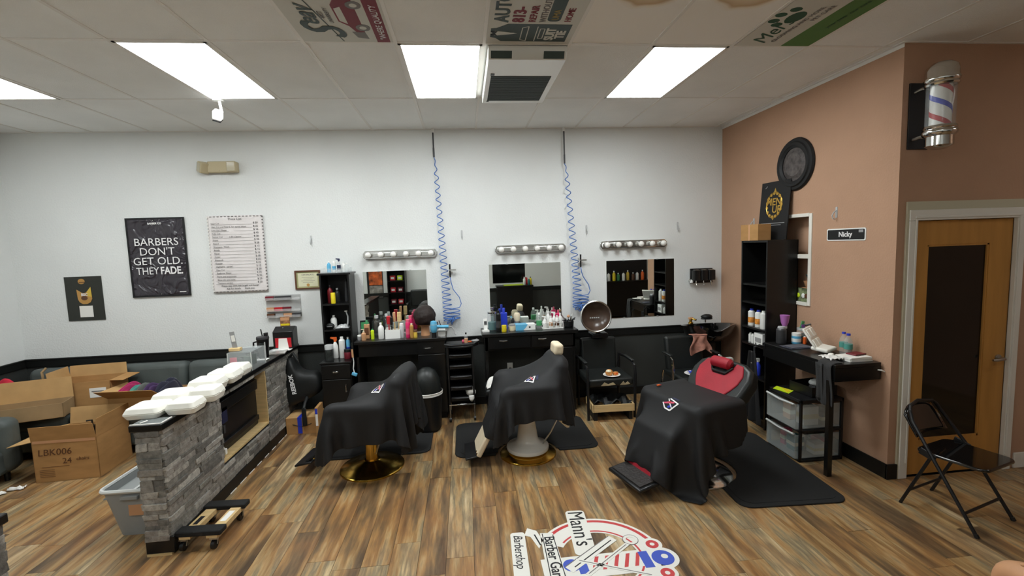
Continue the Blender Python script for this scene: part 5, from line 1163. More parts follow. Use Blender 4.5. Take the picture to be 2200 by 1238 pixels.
t2 = thing('plastic_pot', 'low clear pot with grey rim on the trolley top', 'pot', (.085,5.34,z_)); MB().lathe([(.04,0),(.045,.03),(.043,.03),(.038,.005),(0,.005)], 18).build('pot', 'glass_smoke', t2); MB().lathe([(.046,.028),(.046,.034),(.042,.034)], 18).build('rim', 'grey', t2)
t2 = thing('paper_towel_wad', 'white crumpled paper towel in the lowest trolley tray', 'paper towel', (.005,5.30,.287)); MB().grid([[(.0+(.055+.012*math.sin(3*i+j))*math.sin(PI*j/8)*math.cos(2*PI*i/10),(.05)*math.sin(PI*j/8)*math.sin(2*PI*i/10)-.02,.05-.06*math.cos(PI*j/8)*(1+.15*math.sin(i*2))) for j in range(9)] for i in range(11)]).build('wad', 'paper', t2, ang=180); MB().grid([[(-.02+.06*i/3,-.09,.02-.09*j/3*(1-abs(i-1.5)*.4)) for j in range(4)] for i in range(4)]).build('hanging_corner', 'paper', t2, solid=.002)
t = thing('waste_bin', 'black waste bin with white liner showing at its rim behind the left chair', 'bin', (-.47,5.06,0))
MB().lathe([(.13,.03),(.14,.03),(.165,.43),(.158,.43),(.135,.05),(0,.05)], 26).build('bin_body', 'black_plastic', t); MB().lathe([(.168,.425),(.172,.44),(.168,.445),(.17,.41)], 26, caps=False).build('liner', 'paper', t); MB().lathe([(.12,0),(.125,.03),(0,.03)], 20).build('foot', 'black_matte', t)
MB().lathe([(.15,.435),(.15,.5),(.14,.58),(.1,.66),(.05,.695),(0,.7)], 26).build('dome_lid', 'black_vinyl', t)

# ================================================================ FLOOR MATS with a bite for the chair base
def mat_poly(w_, l_, r, bx, by, br):
    # rounded rectangle with a circular bite centred on the bottom edge (by < 0 side)
    pts = rrect(w_, l_, r, 6); res = []
    a0 = math.acos(max(-1,min(1,(-l_/2-by)/br))) if br > 0 else 0
    half = math.sqrt(max(0,br*br-(-l_/2-by)**2))
    done = False
    for i, p in enumerate(pts):
        res.append(p)
        nx = pts[(i+1)%len(pts)]
        if not done and abs(p[1]+l_/2) < 1e-6 and abs(nx[1]+l_/2) < 1e-6 and br > 0:
            th0 = math.atan2(-l_/2-by, -half); th1 = math.atan2(-l_/2-by, half)
            if th0 < th1: th0 += 2*PI
            for q in range(13):
                th = th0+(th1-th0)*q/12; res.append((bx+br*math.cos(th), by+br*math.sin(th)))
            done = True
    return res
def mat(label, loc, rz, w_, l_, bx, by, br):
    t = thing('floor_mat', label, 'floor mat', loc, rz, 'black rubber barber mats'); P = mat_poly(w_, l_, .1, bx, by, br)
    MB().prism(P, 0, .012).build('pad', 'rubber', t, bevel=.006, smooth=False)
    Q = [(x_*.93,y_*.9) for x_, y_ in P]; MB().prism(Q, .012, .0145).build('raised_field', 'rubber', t, smooth=False)
mat('black rubber mat behind the gold-based barber chair', (-.985,4.88,.0005), 0, 1.14, .85, .05, -.62, .30)
mat('black rubber mat under the white-based barber chair', (.54,4.71,.0005), 0, 1.42, .86, -.01, -.44, .31)
mat('black rubber mat beside the red barber chair', (2.42,3.72,.0005), math.radians(-93), 1.32, .84, .02, -.49, .33)

# ================================================================ BARBER CHAIRS (local front = -x)
def armbox(y, z0, z1, x0=-.27, x1=.25, w_=.045): return ('box',((x0+x1)/2,y,(z0+z1)/2),((x1-x0)/2,w_,(z1-z0)/2),np.eye(3),.03)
def rot3(ry): c, s = math.cos(ry), math.sin(ry); return np.array([[c,0,s],[0,1,0],[-s,0,c]])
def cape(label, loc, rz, prof, width, prims, ns=46, nt=46, seed=1, steps=95, cut=1.0, logo=None, pw=4.0, dy=0.0):
    pts = np.array(prof, float); seg = np.linalg.norm(np.diff(pts, axis=0), axis=1); cum = np.r_[0,np.cumsum(seg)]; L = cum[-1]
    s = np.linspace(0, L, ns); xs = np.interp(s, cum, pts[:,0]); zs = np.interp(s, cum, pts[:,1]); ys = np.linspace(-width/2, width/2, nt)+dy
    P = np.stack([np.repeat(xs[:,None],nt,1), np.repeat(ys[None],ns,0), np.repeat(zs[:,None],nt,1)], -1)
    P = cloth(P, L/(ns-1), width/(nt-1), prims, steps=steps, iters=12, thick=.014, fric=.9, seed=seed)
    t = thing('barber_cape', label, 'cape', loc, rz, 'black cutting capes over the chairs')
    keep = lambda i,j: abs(2*(i+.5)/(ns-1)-1)**pw+abs(2*(j+.5)/(nt-1)-1)**pw <= cut
    MB().grid(P, keep).build('cloth', 'cape', t, sub=1, ang=180, solid=.003)
    if logo:
        u0, v0, su, sv, items = logo
        for mat_, poly in items:
            N = len(poly); c = np.mean(poly, axis=0)
            vs = [sheet_at(P, u0+su*p[1], v0+sv*p[0], .0045) for p in poly]+[sheet_at(P, u0+su*c[1], v0+sv*c[0], .0045)]
            MB().add(vs, [(i,(i+1)%N,N) for i in range(N)]).build('printed_emblem', mat_, t, smooth=False)
    return t
def bar(a, b, w_): 
    (x0,y0),(x1,y1) = a, b; L = math.hypot(x1-x0,y1-y0); nx, ny = -(y1-y0)/L*w_, (x1-x0)/L*w_
    return [(x0-nx,y0-ny),((x0+x1)/2-nx,(y0+y1)/2-ny),(x1-nx,y1-ny),(x1+nx,y1+ny),((x0+x1)/2+nx,(y0+y1)/2+ny),(x0+nx,y0+ny)]
EMBLEM = [('white_ink', bar((-.9,-.4),(-.2,.75),.09)),('white_ink', bar((-.2,.75),(.55,.7),.08)),('white_ink', bar((.55,.7),(1,.1),.08)),('white_ink', bar((-.8,-.35),(.35,-.6),.08)),('white_ink', bar((-.3,.4),(.5,-.5),.06)),('pink', bar((-.4,-.3),(.9,.15),.09)),('navy', bar((-.6,-.85),(.3,-.9),.16)),('blue', bar((-.2,.1),(.2,.5),.12)),('red', bar((.0,-.2),(.5,.0),.1))]
def chair_base(t, mat_plate, mat_col, R=.29, h=.42, flare=False):
    MB().lathe([(R,0),(R,.012),(R*.97,.02),(R*.6,.045),(.075,.075),(.07,.08)], 40).build('base_plate', mat_plate, t)
    if flare: MB().lathe([(.2,.055),(.205,.075),(.2,.09),(.12,.125),(.1,.16),(.08,.3),(.072,.36),(.085,.385)], 36).build('pedestal', mat_col, t); MB().lathe([(.09,.375),(.1,.39),(.09,.405)], 30).build('collar', 'gold', t)
    else: MB().lathe([(.055,.07),(.052,h)], 26).build('column', mat_col, t)
# chair one: gold column, all but hidden under its cape
c1 = ((-.93,4.26,0), math.radians(-8))
t = thing('barber_chair', 'barber chair on a gold column and base, draped in a black cape', 'barber chair', *c1)
chair_base(t, 'gold', 'gold')
cushion(t,'seat',(-.02,0,.475),(.5,.5,.12),'black_vinyl',.035); cushion(t,'backrest',(.3,0,.7),(.1,.5,.45),'black_vinyl',.04,Ry(.22))
B(-.2,.2,-.2,.2,.38,.42).build('seat_frame', 'black_matte', t, bevel=.005)
for s in (-1,1): a = MB().box(-.26,.24,s*.3-.035,s*.3+.035,.63,.69).build('armrest', 'black_vinyl', t, bevel=.02, seg=3); MB().box(-.2,-.15,s*.3-.02,s*.3+.02,.4,.63).build('arm_post', 'black_matte', a, bevel=.005)
MB().tube([(-.2,-.13,.4),(-.42,-.14,.22),(-.55,-.14,.12)], .014, 8).tube([(-.2,.13,.4),(-.42,.14,.22),(-.55,.14,.12)], .014, 8).build('footrest_arms', 'black_matte', t); MB().cbox((-.565,0,.115),(.16,.36,.018),Ry(-.2)).build('footrest', 'black_plastic', t, bevel=.006)
for yy in (-.1,-.05): MB().cbox((-.5,yy,.135),(.03,.035,.008),Ry(-.2)).build('gold_badge', 'gold', t, bevel=.002)
MB().tube([(.06,-.06,.15),(.12,-.09,.3),(.1,-.09,.42)], .008, 6).build('pump_lever', 'steel', t)
prims1 = [('box',(-.03,0,.475),(.27,.27,.06),np.eye(3),.03),('box',(.3,0,.7),(.06,.26,.235),rot3(.22),.04),armbox(.3,.42,.7),armbox(-.3,.42,.7)]
cape('black cape covering the chair with the gold base', *c1, [(.46,.56),(.46,.93),(.34,1.0),(.24,.92),(.15,.76),(-.27,.75),(-.36,.7),(-.42,.56)], 1.34, prims1, seed=2, cut=1.15, logo=(.47,.36,.05,.045,EMBLEM), pw=5)
# chair two: white enamel pedestal, cream upholstery
c2 = ((.53,4.28,0), math.radians(2))
t = thing('barber_chair', 'vintage barber chair with white enamel pedestal and cream headrest', 'barber chair', *c2)
chair_base(t, 'gold', 'white_enamel', .27, flare=True)
cushion(t,'seat',(-.02,0,.5),(.5,.5,.12),'cream',.035); cushion(t,'backrest',(.27,0,.72),(.1,.46,.46),'cream',.04,Ry(.16))
MB().prism([(-.24,.36),(.22,.42),(.34,.3),(.37,.3),(.33,.47),(-.24,.46)], -.2, .2, lambda u,v,w_: (u,w_,v)).build('seat_frame', 'cream', t, bevel=.01)
for s in (-1,1): a = MB().box(-.24,.2,s*.29-.032,s*.29+.032,.67,.73).build('armrest', 'cream', t, bevel=.02, seg=3); MB().box(-.2,-.14,s*.29-.02,s*.29+.02,.44,.68).build('arm_post', 'cream', a, bevel=.005)
cushion(t,'headrest',(.31,-.0,1.015),(.09,.2,.11),'cream',.03,Ry(.1)); MB().box(.3,.32,-.03,.03,.9,.99).build('headrest_post', 'steel', t)
MB().cbox((-.42,-.02,.215),(.05,.34,.28),Ry(.5)).build('leg_rest', 'cream', t, bevel=.015); MB().cbox((-.545,0,.08),(.12,.34,.018),Ry(-.15)).build('footrest', 'black_plastic', t, bevel=.005)
MB().tube([(-.27,0,.42),(-.3,0,.33)], .02, 8).build('leg_rest_arm', 'steel', t)
for yy in (-.13,-.08): MB().cyl((-.49,yy-.05,.115),(-.49,yy-.026,.115),.014,.014,10).build('gold_bolt', 'gold', t)
MB().tube([(.13,-.1,.13),(.2,-.15,.26),(.26,-.16,.38),(.22,-.16,.4)], .008, 6).build('pump_lever', 'steel', t)
prims2 = [('box',(-.03,0,.5),(.27,.27,.06),np.eye(3),.03),('box',(.27,0,.72),(.06,.24,.24),rot3(.16),.04),armbox(.29,.46,.75),armbox(-.29,.46,.75),('box',(-.36,0,.28),(.04,.19,.12),rot3(.42),.02)]
cape('black cape over the chair with the white pedestal', *c2, [(.43,.6),(.43,.9),(.3,1.0),(.2,.94),(.12,.8),(-.28,.79),(-.38,.66),(-.42,.5)], 1.26, prims2, seed=5, cut=1.1, logo=(.53,.33,.045,.055,EMBLEM), pw=4)
t = thing('stool', 'low black stool with a yellow bag and white towel behind the white-based chair', 'stool', (.42,5.12,0))
cushion(t,'seat',(0,0,.4),(.5,.34,.07),'black_vinyl',.025)
for sx in (-.2,.2):
    for sy in (-.12,.12): MB().cyl((sx*1.05,sy*1.05,0),(sx,sy,.37),.013,.013,8).build('leg', 'black_plastic', t)
cloth_heap('folded_towel','white folded towel on the low black stool',(.28,5.06,.437),.1,.2,.22,.13,'paper',21,None)
cloth_heap('yellow_bag','yellow plastic bag on the low black stool',(.56,5.12,.437),.2,.26,.24,.17,'yellow',22,None)
# chair three: red and black recliner
c3 = ((1.89,3.67,0), math.radians(17))
t = thing('barber_chair', 'red and black reclining barber chair on a chrome base', 'barber chair', *c3)
chair_base(t, 'chrome', 'chrome', .31)
cushion(t,'seat',(-.02,0,.47),(.54,.54,.14),'black_vinyl',.04); B(-.22,.22,-.22,.22,.36,.41).build('seat_frame', 'black_matte', t, bevel=.005)
for s in (-1,1): MB().box(-.24,.2,s*.3-.04,s*.3+.04,.5,.69).build('armrest', 'black_vinyl', t, bevel=.03, seg=3)
RB = Ry(.7); bc = Vector((.25,0,.70))
def bk(u,v,w_): p = RB @ Vector((-w_, u, v)); p += bc; return (p.x,p.y,p.z)
bo = [(x_*1.0,y_*.95) for x_, y_ in [(-.2,-.28),(-.25,-.18),(-.3,0),(-.31,.14),(-.27,.24),(-.18,.29),(0,.3),(.18,.29),(.27,.24),(.31,.14),(.3,0),(.25,-.18),(.2,-.28)]]
MB().prism(bo, -.075, .055, bk).build('backrest', 'black_vinyl', t, bevel=.035, seg=4)
ro = [(-.1,-.25),(-.11,-.16),(-.14,-.07),(-.19,.0),(-.225,.07),(-.235,.15),(-.19,.24),(-.12,.25),(-.1,.18),(-.06,.12),(.06,.12),(.1,.18),(.12,.25),(.19,.24),(.235,.15),(.225,.07),(.19,.0),(.14,-.07),(.11,-.16),(.1,-.25)]
MB().prism(ro, .05, .066, bk).build('red_panel', 'red_vinyl', t, bevel=.008)
hp = [bk(-.085,.215,.09),bk(0,.215,.095),bk(.085,.215,.09)]; MB().tube([bk(-.1,.215,.085)]+hp+[bk(.1,.215,.085)], [.03,.048,.05,.048,.03], 14).build('headrest', 'red_vinyl', t); MB().tube([bk(-.11,.2,.07),bk(-.07,.14,.07),bk(.07,.14,.07),bk(.11,.2,.07)], .014, 8).build('headrest_piping', 'black_vinyl', t)
for yy in (-.27,.27): MB().lathe([(.008,0),(0,.004)], 8, bk(yy,-.15,.06)).build('rivet', 'steel', t)
MB().cbox((-.455,0,.27),(.06,.4,.36),Ry(.4)).build('leg_rest', 'black_vinyl', t, bevel=.025, seg=3); MB().cbox((-.53,.02,.185),(.02,.32,.2),Ry(.45)).build('red_leg_panel', 'red_vinyl', t, bevel=.006)
MB().cbox((-.60,0,.115),(.27,.42,.03),Ry(-.12)).build('footrest', 'black_plastic', t, bevel=.012)
M['tread'] = pm('embossed rubber tread', S(44,40,38), .6, bump=1.0, bscale=45); MB().cbox((-.60,0,.134),(.22,.36,.012),Ry(-.12)).build('footrest_tread', 'tread', t, bevel=.003)
MB().tube([(-.2,.0,.38),(-.42,0,.2),(-.52,0,.12)], .02, 8).build('footrest_arm', 'black_matte', t)
Rb_ = rot3(.7)
prims3 = [('box',(-.02,0,.54),(.27,.3,.155),np.eye(3),.03),armbox(.3,.42,.705,-.28,.25,.05),armbox(-.3,.42,.705,-.28,.25,.05),('box',(-.43,0,.32),(.06,.22,.16),rot3(.35),.02),('box',(.27,0,.70),(.06,.27,.27),Rb_,.04)]
cape('black cape laid across the arms of the red chair', *c3, [(.3,.8),(.24,.735),(-.3,.735),(-.4,.68),(-.46,.5),(-.48,.4)], 1.36, prims3, seed=8, cut=1.3, logo=(.46,.46,.06,.055,EMBLEM), pw=6)
t = thing('candy_wrapper', 'tiny orange wrapper lying on the cape of the red chair', 'wrapper', (1.66,3.86,.722)); MB().cbox((0,0,.006),(.03,.02,.012),Rz(.4)).build('wrapper', 'orange', t, bevel=.004); MB().cbox((.02,.004,.006),(.012,.014,.003),Rz(.4)).build('twist', 'red', t)
# ================================================================ HOOD DRYER CHAIR
t = thing('dryer_chair', 'black hooded dryer chair with worn seat edge against the dark wall', 'dryer chair', (1.59,5.28,0))
cushion(t,'seat',(0,-.05,.42),(.52,.5,.09),'black_vinyl',.025); cushion(t,'backrest',(0,.22,.63),(.44,.09,.42),'black_vinyl',.03,Rx(-.1))
for s in (-1,1):
    MB().tube([(s*.27,.2,.62),(s*.275,.0,.64),(s*.275,-.2,.635),(s*.275,-.29,.6),(s*.275,-.31,.52),(s*.27,-.3,0)], .016, 8).build('arm_and_front_leg', 'black_plastic', t); MB().cyl((s*.25,.22,0),(s*.26,.2,.64),.016,.016,8).build('rear_leg', 'black_plastic', t)
    MB().box(s*.275-.02,s*.275+.02,-.25,.05,.64,.655).build('arm_pad', 'black_vinyl', t, bevel=.006)
M['tear'] = pm('torn seat foam', S(176,160,126), .9, var=.3)
for x0_, x1_ in ((-.12,.05),(.1,.22)): MB().prism([(x0_,.39),(x0_+.04,.43),((x0_+x1_)/2,.405),(x1_-.03,.425),(x1_,.395),((x0_+x1_)/2,.388)], .3, .3035, lambda u,v,w_: (u,-w_,v)).build('tear', 'tear', t, smooth=False)
MB().tube([(0,.3,.5),(0,.32,.8),(0,.26,.9),(0,.14,.95)], .03, 10).build('hood_arm', 'black_plastic', t); MB().cbox((0,.2,.88),(.2,.2,.06)).build('hood_bracket', 'black_plastic', t, bevel=.015)
RH = Rx(math.radians(100)); hc = (-.06,.1,1.12)
def Rl(prof, nm, m): return MB().lathe(prof, 34, hc, Rx(math.radians(82)), caps=False).build(nm, m, t)
M['hood_in'] = pm('smoky brown hood', S(78,62,52), .25, spec=.6, var=.3, vscale=4)
Rl([(.0,-.13),(.09,-.115),(.15,-.07),(.178,.0),(.182,.03)], 'hood_shell', 'black_plastic'); Rl([(.182,.02),(.19,.03),(.19,.045),(.18,.05),(.172,.045)], 'hood_rim', 'steel'); Rl([(.175,.042),(.17,.03),(.14,-.02),(.08,-.05),(0,-.06)], 'hood_lining', 'hood_in')
for i in range(5): MB().cbox((hc[0]-.05+i*.025,hc[1]+.03,hc[2]-.02),(.016,.004,.012)).build('air_slot', 'silver', t)
t = thing('paper_plate', 'white plate with bread rolls on the dryer chair seat', 'plate', (1.63,5.09,.466)); MB().lathe([(.05,0),(.06,.004),(.1,.018),(.098,.02),(.058,.008),(0,.007)], 26).build('plate', 'paper', t)
t2 = thing('bread_roll', 'large toasted bread roll on the plate on the dryer chair', 'bread', (1.60,5.09,.474)); MB().sphere((0,0,.035),.045,14,(1,.8,.85)).build('crumb', 'bread', t2); MB().sphere((-.005,-.005,.05),.035,12,(1,.9,.6)).build('crust', 'cream2', t2)
t2 = thing('bread_roll', 'smaller bread piece at the right of the plate on the dryer chair', 'bread', (1.675,5.085,.474)); MB().cbox((0,0,.02),(.055,.05,.04),Rz(.4)).build('crumb', 'bread', t2, bevel=.012); MB().cbox((0,-.02,.025),(.04,.02,.02),Rz(.4)).build('filling', 'orange', t2, bevel=.006)
t = thing('drawer_box', 'open wooden drawer with a black liner bag under the dryer chair', 'drawer', (1.60,5.09,.045), -.04)
B(-.23,.23,-.17,-.155,.06,.14).build('front_board', 'light_wood', t, smooth=False); B(-.23,.23,.155,.17,.06,.14).build('back_board', 'light_wood', t, smooth=False)
for s in (-1,1): B(s*.23-.008,s*.23+.008,-.17,.17,.06,.14).build('side_board', 'light_wood', t, smooth=False); B(s*.2-.02,s*.2+.02,-.15,.15,-.045,.06).build('support', 'black_matte', t, smooth=False)
MB().grid([[(-.215+.43*i/10,-.15+.3*j/8,.13+.05*math.sin(i*1.3)*math.sin(j*1.1+1)+.02) for j in range(9)] for i in range(11)]).build('liner_bag', 'black_bag', t, solid=.003)

# ================================================================ SHAMPOO CORNER
t = thing('shampoo_chair', 'black shampoo chair with chrome arm in the room corner', 'shampoo chair', (2.62,5.18,0))
cushion(t,'seat',(0,-.07,.40),(.5,.48,.09),'black_vinyl',.03); cushion(t,'backrest',(0,.17,.62),(.46,.09,.42),'black_vinyl',.03,Rx(-.18)); MB().tube([(-.26,-.3,.385),(0,-.315,.38),(.26,-.3,.385)], .01, 8).build('seat_piping', 'steel', t)
for s in (-1,1): MB().tube([(s*.28,.1,.64),(s*.29,-.08,.66),(s*.3,-.17,.63),(s*.3,-.19,.55),(s*.3,-.19,.02),(s*.3,.12,.02)], .014, 8).build('chrome_arm', 'chrome', t); MB().box(s*.285-.022,s*.285+.022,-.12,.1,.655,.675).build('arm_pad', 'black_vinyl', t, bevel=.008); MB().tube([(s*.3,.12,.02),(s*.26,.2,.3),(s*.25,.18,.42)], .013, 8).build('rear_leg', 'chrome', t)
t = thing('paper_plate', 'white plate with a crumpled blue napkin on the shampoo chair', 'plate', (2.58,5.0,.447)); MB().lathe([(.06,0),(.07,.004),(.11,.018),(.108,.02),(.068,.008),(0,.007)], 24).build('plate', 'paper', t); MB().grid([[(-.06+.12*i/7,-.05+.1*j/7,.015+.025*abs(math.sin(i*1.7+j*2.2))) for j in range(8)] for i in range(8)]).build('napkin', 'blue', t, solid=.002)
t = thing('shampoo_bowl', 'glossy black tilted shampoo bowl with brass tap in the corner', 'shampoo bowl', (3.0,5.46,0))
out = []; n = 40
def bowl_ring(sx, sy, z, cy=0, nk=0): 
    r = []
    for i in range(n):
        a = 2*PI*i/n; x_, y_ = sx*math.cos(a), sy*math.sin(a)
        k = math.exp(-((a-1.5*PI)/.38)**2)*nk; r.append((x_, y_+cy+k*.06, z-k*.09-(y_*.12)))
    return r
rings = [bowl_ring(.1,.1,.70,.02),bowl_ring(.2,.17,.74,.02),bowl_ring(.28,.24,.82,.0,.3),bowl_ring(.325,.27,.915,0,1),bowl_ring(.335,.28,.935,0,1),bowl_ring(.31,.255,.932,0,1),bowl_ring(.25,.2,.85,.02,.5),bowl_ring(.12,.1,.79,.05)]
vs = [p for r in rings for p in r]; fs = [(k*n+i,k*n+(i+1)%n,(k+1)*n+(i+1)%n,(k+1)*n+i) for k in range(len(rings)-1) for i in range(n)]+[tuple(range(n-1,-1,-1)),tuple((len(rings)-1)*n+i for i in range(n))]
M['gloss_black'] = pm('gloss black ceramic', S(14,14,14), .08, spec=.7, coat=.5); MB().add(vs,fs).build('basin', 'gloss_black', t, ang=60)
B(-.12,.12,.02,.28,0,.72).build('pedestal', 'black_lam', t, bevel=.02)
MB().lathe([(.03,.93),(.03,.95),(.02,.955),(.018,.99)], 14, (-.17,.12,0)).build('tap_body', 'gold', t); MB().tube([(-.17,.12,.98),(-.16,.08,1.0),(-.14,.04,.99)], .012, 8).build('tap_spout', 'gold', t); MB().cbox((-.17,.12,1.0),(.06,.03,.03)).build('sponge', 'tan', t, bevel=.008)
MB().lathe([(.012,.93),(.012,.97)], 12, (.05,.17,0)).build('hose_port', 'chrome', t)
t = thing('hair_net', 'black crumpled cap resting on the back rim of the shampoo bowl', 'cap', (3.07,5.63,.972)); MB().grid([[(.07*math.sin(PI*(j+.3)/8.6)*math.cos(2*PI*i/12)*(1+.15*math.sin(i*2+j)),.05*math.sin(PI*(j+.3)/8.6)*math.sin(2*PI*i/12),.03+.035*math.cos(PI*(j+.3)/8.6)) for j in range(9)] for i in range(13)]).build('cap', 'black_bag', t, ang=180); MB().tube([(.07*math.cos(2*PI*i/16),.05*math.sin(2*PI*i/16),.005) for i in range(16)], .006, 5, True).build('band', 'black_bag', t)
# patterned towel hung over the shampoo chair back
prof = [(.0,.0)]; P = []
for i in range(15):
    row = []
    for j in range(15):
        u, v = i/14, j/14; w_ = .15+.09*v; x_ = (u-.5)*w_*2*.62+.015*math.sin(v*7+u*3); y_ = -.03-.02*v-.022*math.sin(u*11+v*2)*(.3+v); z_ = -.2*v*(1+.18*math.sin(u*6+1)*v)
        row.append((x_,y_,z_))
    P.append(row)
t = thing('patterned_towel', 'pinkish patterned towel draped over the shampoo chair back', 'towel', (2.76,5.245,.852)); MB().grid(P).build('front_fold', 'fabric_pink', t, sub=1, ang=180, solid=.006); 
MB().grid([[(P[i][0][0],-.03+.1*j/5,.004+.004*math.sin(j*1.2)) for j in range(6)] for i in range(15)]).build('top_fold', 'fabric_pink', t, ang=180, solid=.006)
t = thing('plastic_board', 'white plastic board standing beside the shampoo bowl pedestal', 'board', (3.06,5.16,0), .1); MB().prism(rrect(.18,.5,.03,4,0,.33), -.02, .02, lambda u,v,w_: (u,w_,v)).build('panel', 'white', t, bevel=.006); B(-.07,.07,-.05,.05,0,.085).build('foot', 'black_plastic', t, bevel=.005)

# ================================================================ RIGHT BOOKCASE
t = thing('bookcase', 'tall narrow black bookcase on the brown wall, open towards the chairs', 'bookcase', (3.18,4.585,0)); x0_, x1_, y0_, y1_ = -.16, .17, -.215, .225
for yy in (y0_,y1_-.02): B(x0_,x1_,yy,yy+.02,0,1.965).build('side_panel', 'black_lam', t, smooth=False)
B(x1_-.008,x1_,y0_,y1_,0,1.965).build('back_panel', 'black_matte', t, smooth=False)
for zz in (.08,.5,.845,1.025,1.295,1.49,1.945): B(x0_+.005,x1_-.008,y0_+.02,y1_-.02,zz,zz+.02).build('shelf_board', 'black_lam', t, smooth=False)
B(x0_+.02,x0_+.035,y0_+.02,y1_-.02,0,.08).build('plinth', 'black_matte', t, smooth=False)
z_ = 1.0455
M['oprint'] = pm('orange printed label', S(222,140,60), .4, var=.5, vscale=25)
bottle('white bottle with orange label, leftmost on the bookcase', (3.09,4.72,z_), .185, .036, 'white', 'blue', band='oprint', style='slim')
bottle('white bottle with orange label, middle one on the bookcase', (3.09,4.60,z_), .185, .036, 'white', 'blue', band='oprint', style='slim')
bottle('plain white bottle nearest the bookcase side panel', (3.08,4.50,z_), .19, .036, 'white', 'white', 'slim')
z_ = .8655
bottle('small white bottle at the left of the lower bookcase shelf', (3.08,4.72,z_), .1, .02, 'white', 'white', 'slim'); bottle('small white bottle second on the lower bookcase shelf', (3.07,4.66,z_), .1, .02, 'white', 'white', 'slim')
t = thing('white_box', 'white carton on the lower bookcase shelf', 'box', (3.09,4.53,z_)); B(-.05,.05,-.07,.07,0,.125).build('carton', 'white', t, bevel=.003); B(-.0515,-.05,-.05,.05,.03,.08).build('print', 'grey', t, smooth=False)
z_ = .5205
bottle('royal blue bottle on the bottom of the bookcase', (3.08,4.68,z_), .2, .035, 'blue', 'blue', 'flat', band='white'); bottle('blue spray bottle with white head on the bottom bookcase shelf', (3.09,4.6,z_), .19, .03, 'blue', 'white', 'spray')
# recess contents
t = thing('framed_picture', 'small green and white picture in the lower corner of the wall recess', 'picture', (XR+.012,4.42,1.3415)); M['plantprint'] = pm('plant picture', S(120,130,96), .4, var=.9, vscale=18); B(0,.012,-.185,.12,0,.135).build('panel', 'plantprint', t, smooth=False); B(-.002,0,.02,.12,0,.135).build('green_side', 'green', t, smooth=False); 
for yy, m in ((-.12,'white'),(-.05,'lime'),(-.16,'brown')): MB().sphere((-.004,yy,.06),.025,10,(.3,1,1)).build('blossom', m, t)
t = thing('wooden_bowl', 'tan bowl with dark leaves on the recess shelf corner', 'bowl', (XR+.065,4.285,1.3415)); 
for o_ in (t,): o_.location = (XR+.075,4.30,1.479)
MB().lathe([(.02,0),(.04,.02),(.055,.07),(.05,.07),(.035,.02),(0,.015)], 18).build('bowl', 'tan', t); 
for i in range(5): MB().tube([(0,0,.04),(-.02+.01*i,-.05+.025*i,.11),(-.03+.012*i,-.08+.04*i,.13)], [.006,.012,.003], 5).build('leaf', 'dgreen', t)
B(-.04,.04,-.06,.06,-.137,0).build('wood_block', 'tan', t, smooth=False)
# ================================================================ WALL TABLE
TZ = .955
t = thing('wall_table', 'black box-front wall table with a single square leg on the brown wall', 'table', (XR,3.83,0))
B(-.42,-.018,-.455,.455,TZ-.03,TZ).build('table_top', 'black_lam', t, bevel=.003); B(-.42,-.40,-.455,.455,TZ-.14,TZ-.03).build('front_board', 'black_lam', t, smooth=False); B(-.40,-.018,-.455,-.435,TZ-.14,TZ-.03).build('end_board', 'black_lam', t, smooth=False); B(-.40,-.018,.435,.455,TZ-.14,TZ-.03).build('end_board', 'black_lam', t, smooth=False)
B(-.435,-.395,-.42,-.38,0,TZ-.14).build('leg', 'black_lam', t, smooth=False); MB().tube([(-.05,-.456,TZ-.06),(-.03,-.475,TZ-.06),(.0,-.47,TZ-.075)], .006, 6).build('white_wire', 'white', t)
t = thing('hand_towel', 'dark grey towel hanging over the front edge of the wall table', 'towel', (XR-.42,3.47,TZ)); P = []
for i in range(11):
    row = []
    for j in range(17):
        u, v = i/10, j/16; L_ = .46*v
        if L_ < .1: x_, z_ = .1-L_, .006
        else: x_, z_ = -.012-.012*math.sin(u*9+v*3)*v, .004-(L_-.1)
        row.append((x_, (u-.5)*(.15+.02*v)+.01*math.sin(v*6), z_))
    P.append(row)
MB().grid(P).build('cloth', 'fabric_dark', t, sub=1, ang=180, solid=.008); MB().grid([[(p[0]-.008,p[1]*.5+.05,p[2]*.9-.005) for p in row[4:]] for row in P]).build('second_fold', 'fabric_dark', t, ang=180, solid=.006)
TT = TZ+.0008
t = thing('table_mat', 'dark folded cloth lying on the wall table', 'cloth', (XR-.25,4.0,TT), .05); B(-.13,.11,-.06,.1,0,.006).build('cloth', 'fabric_navy', t, bevel=.002); B(-.12,.06,-.05,.08,.006,.012).build('fold', 'fabric_navy', t, bevel=.002)
def tumbler2(label, loc, h, r, m, lid): 
    t = thing('drink_bottle', label, 'bottle', loc); MB().lathe([(r*.9,0),(r,.006),(r,h*.8),(r*.7,h*.9)], 20).build('body', m, t); MB().lathe([(r*.75,h*.88),(r*.7,h*.98),(0,h)], 16).build('lid', lid, t); return t
t = tumbler2('tall charcoal bottle at the far end of the wall table', (3.06,4.20,TT), .17, .045, 'dgrey', 'silver')
t2 = thing('dusting_brush', 'mauve neck brush standing in front of the bookcase side', 'brush', (3.12,4.235,TT)); MB().cyl((0,0,0),(.005,0,.16),.014,.012,10).build('handle', 'dgrey', t2); MB().lathe([(.02,.16),(.035,.2),(.045,.27),(.0,.275)], 14).build('bristles', 'mauve', t2); MB().lathe([(.022,.14),(.022,.165)], 12).build('ferrule', 'silver', t2)
bottle('blue gel jar with white lid on the wall table', (3.19,4.16,TT), .105, .042, 'lblue', 'white', 'jar', band='white', name='jar', cat='jar')
bottle('slim orange tube beside the blue gel jar', (3.245,4.12,TT), .075, .016, 'orange', 'white', 'slim')
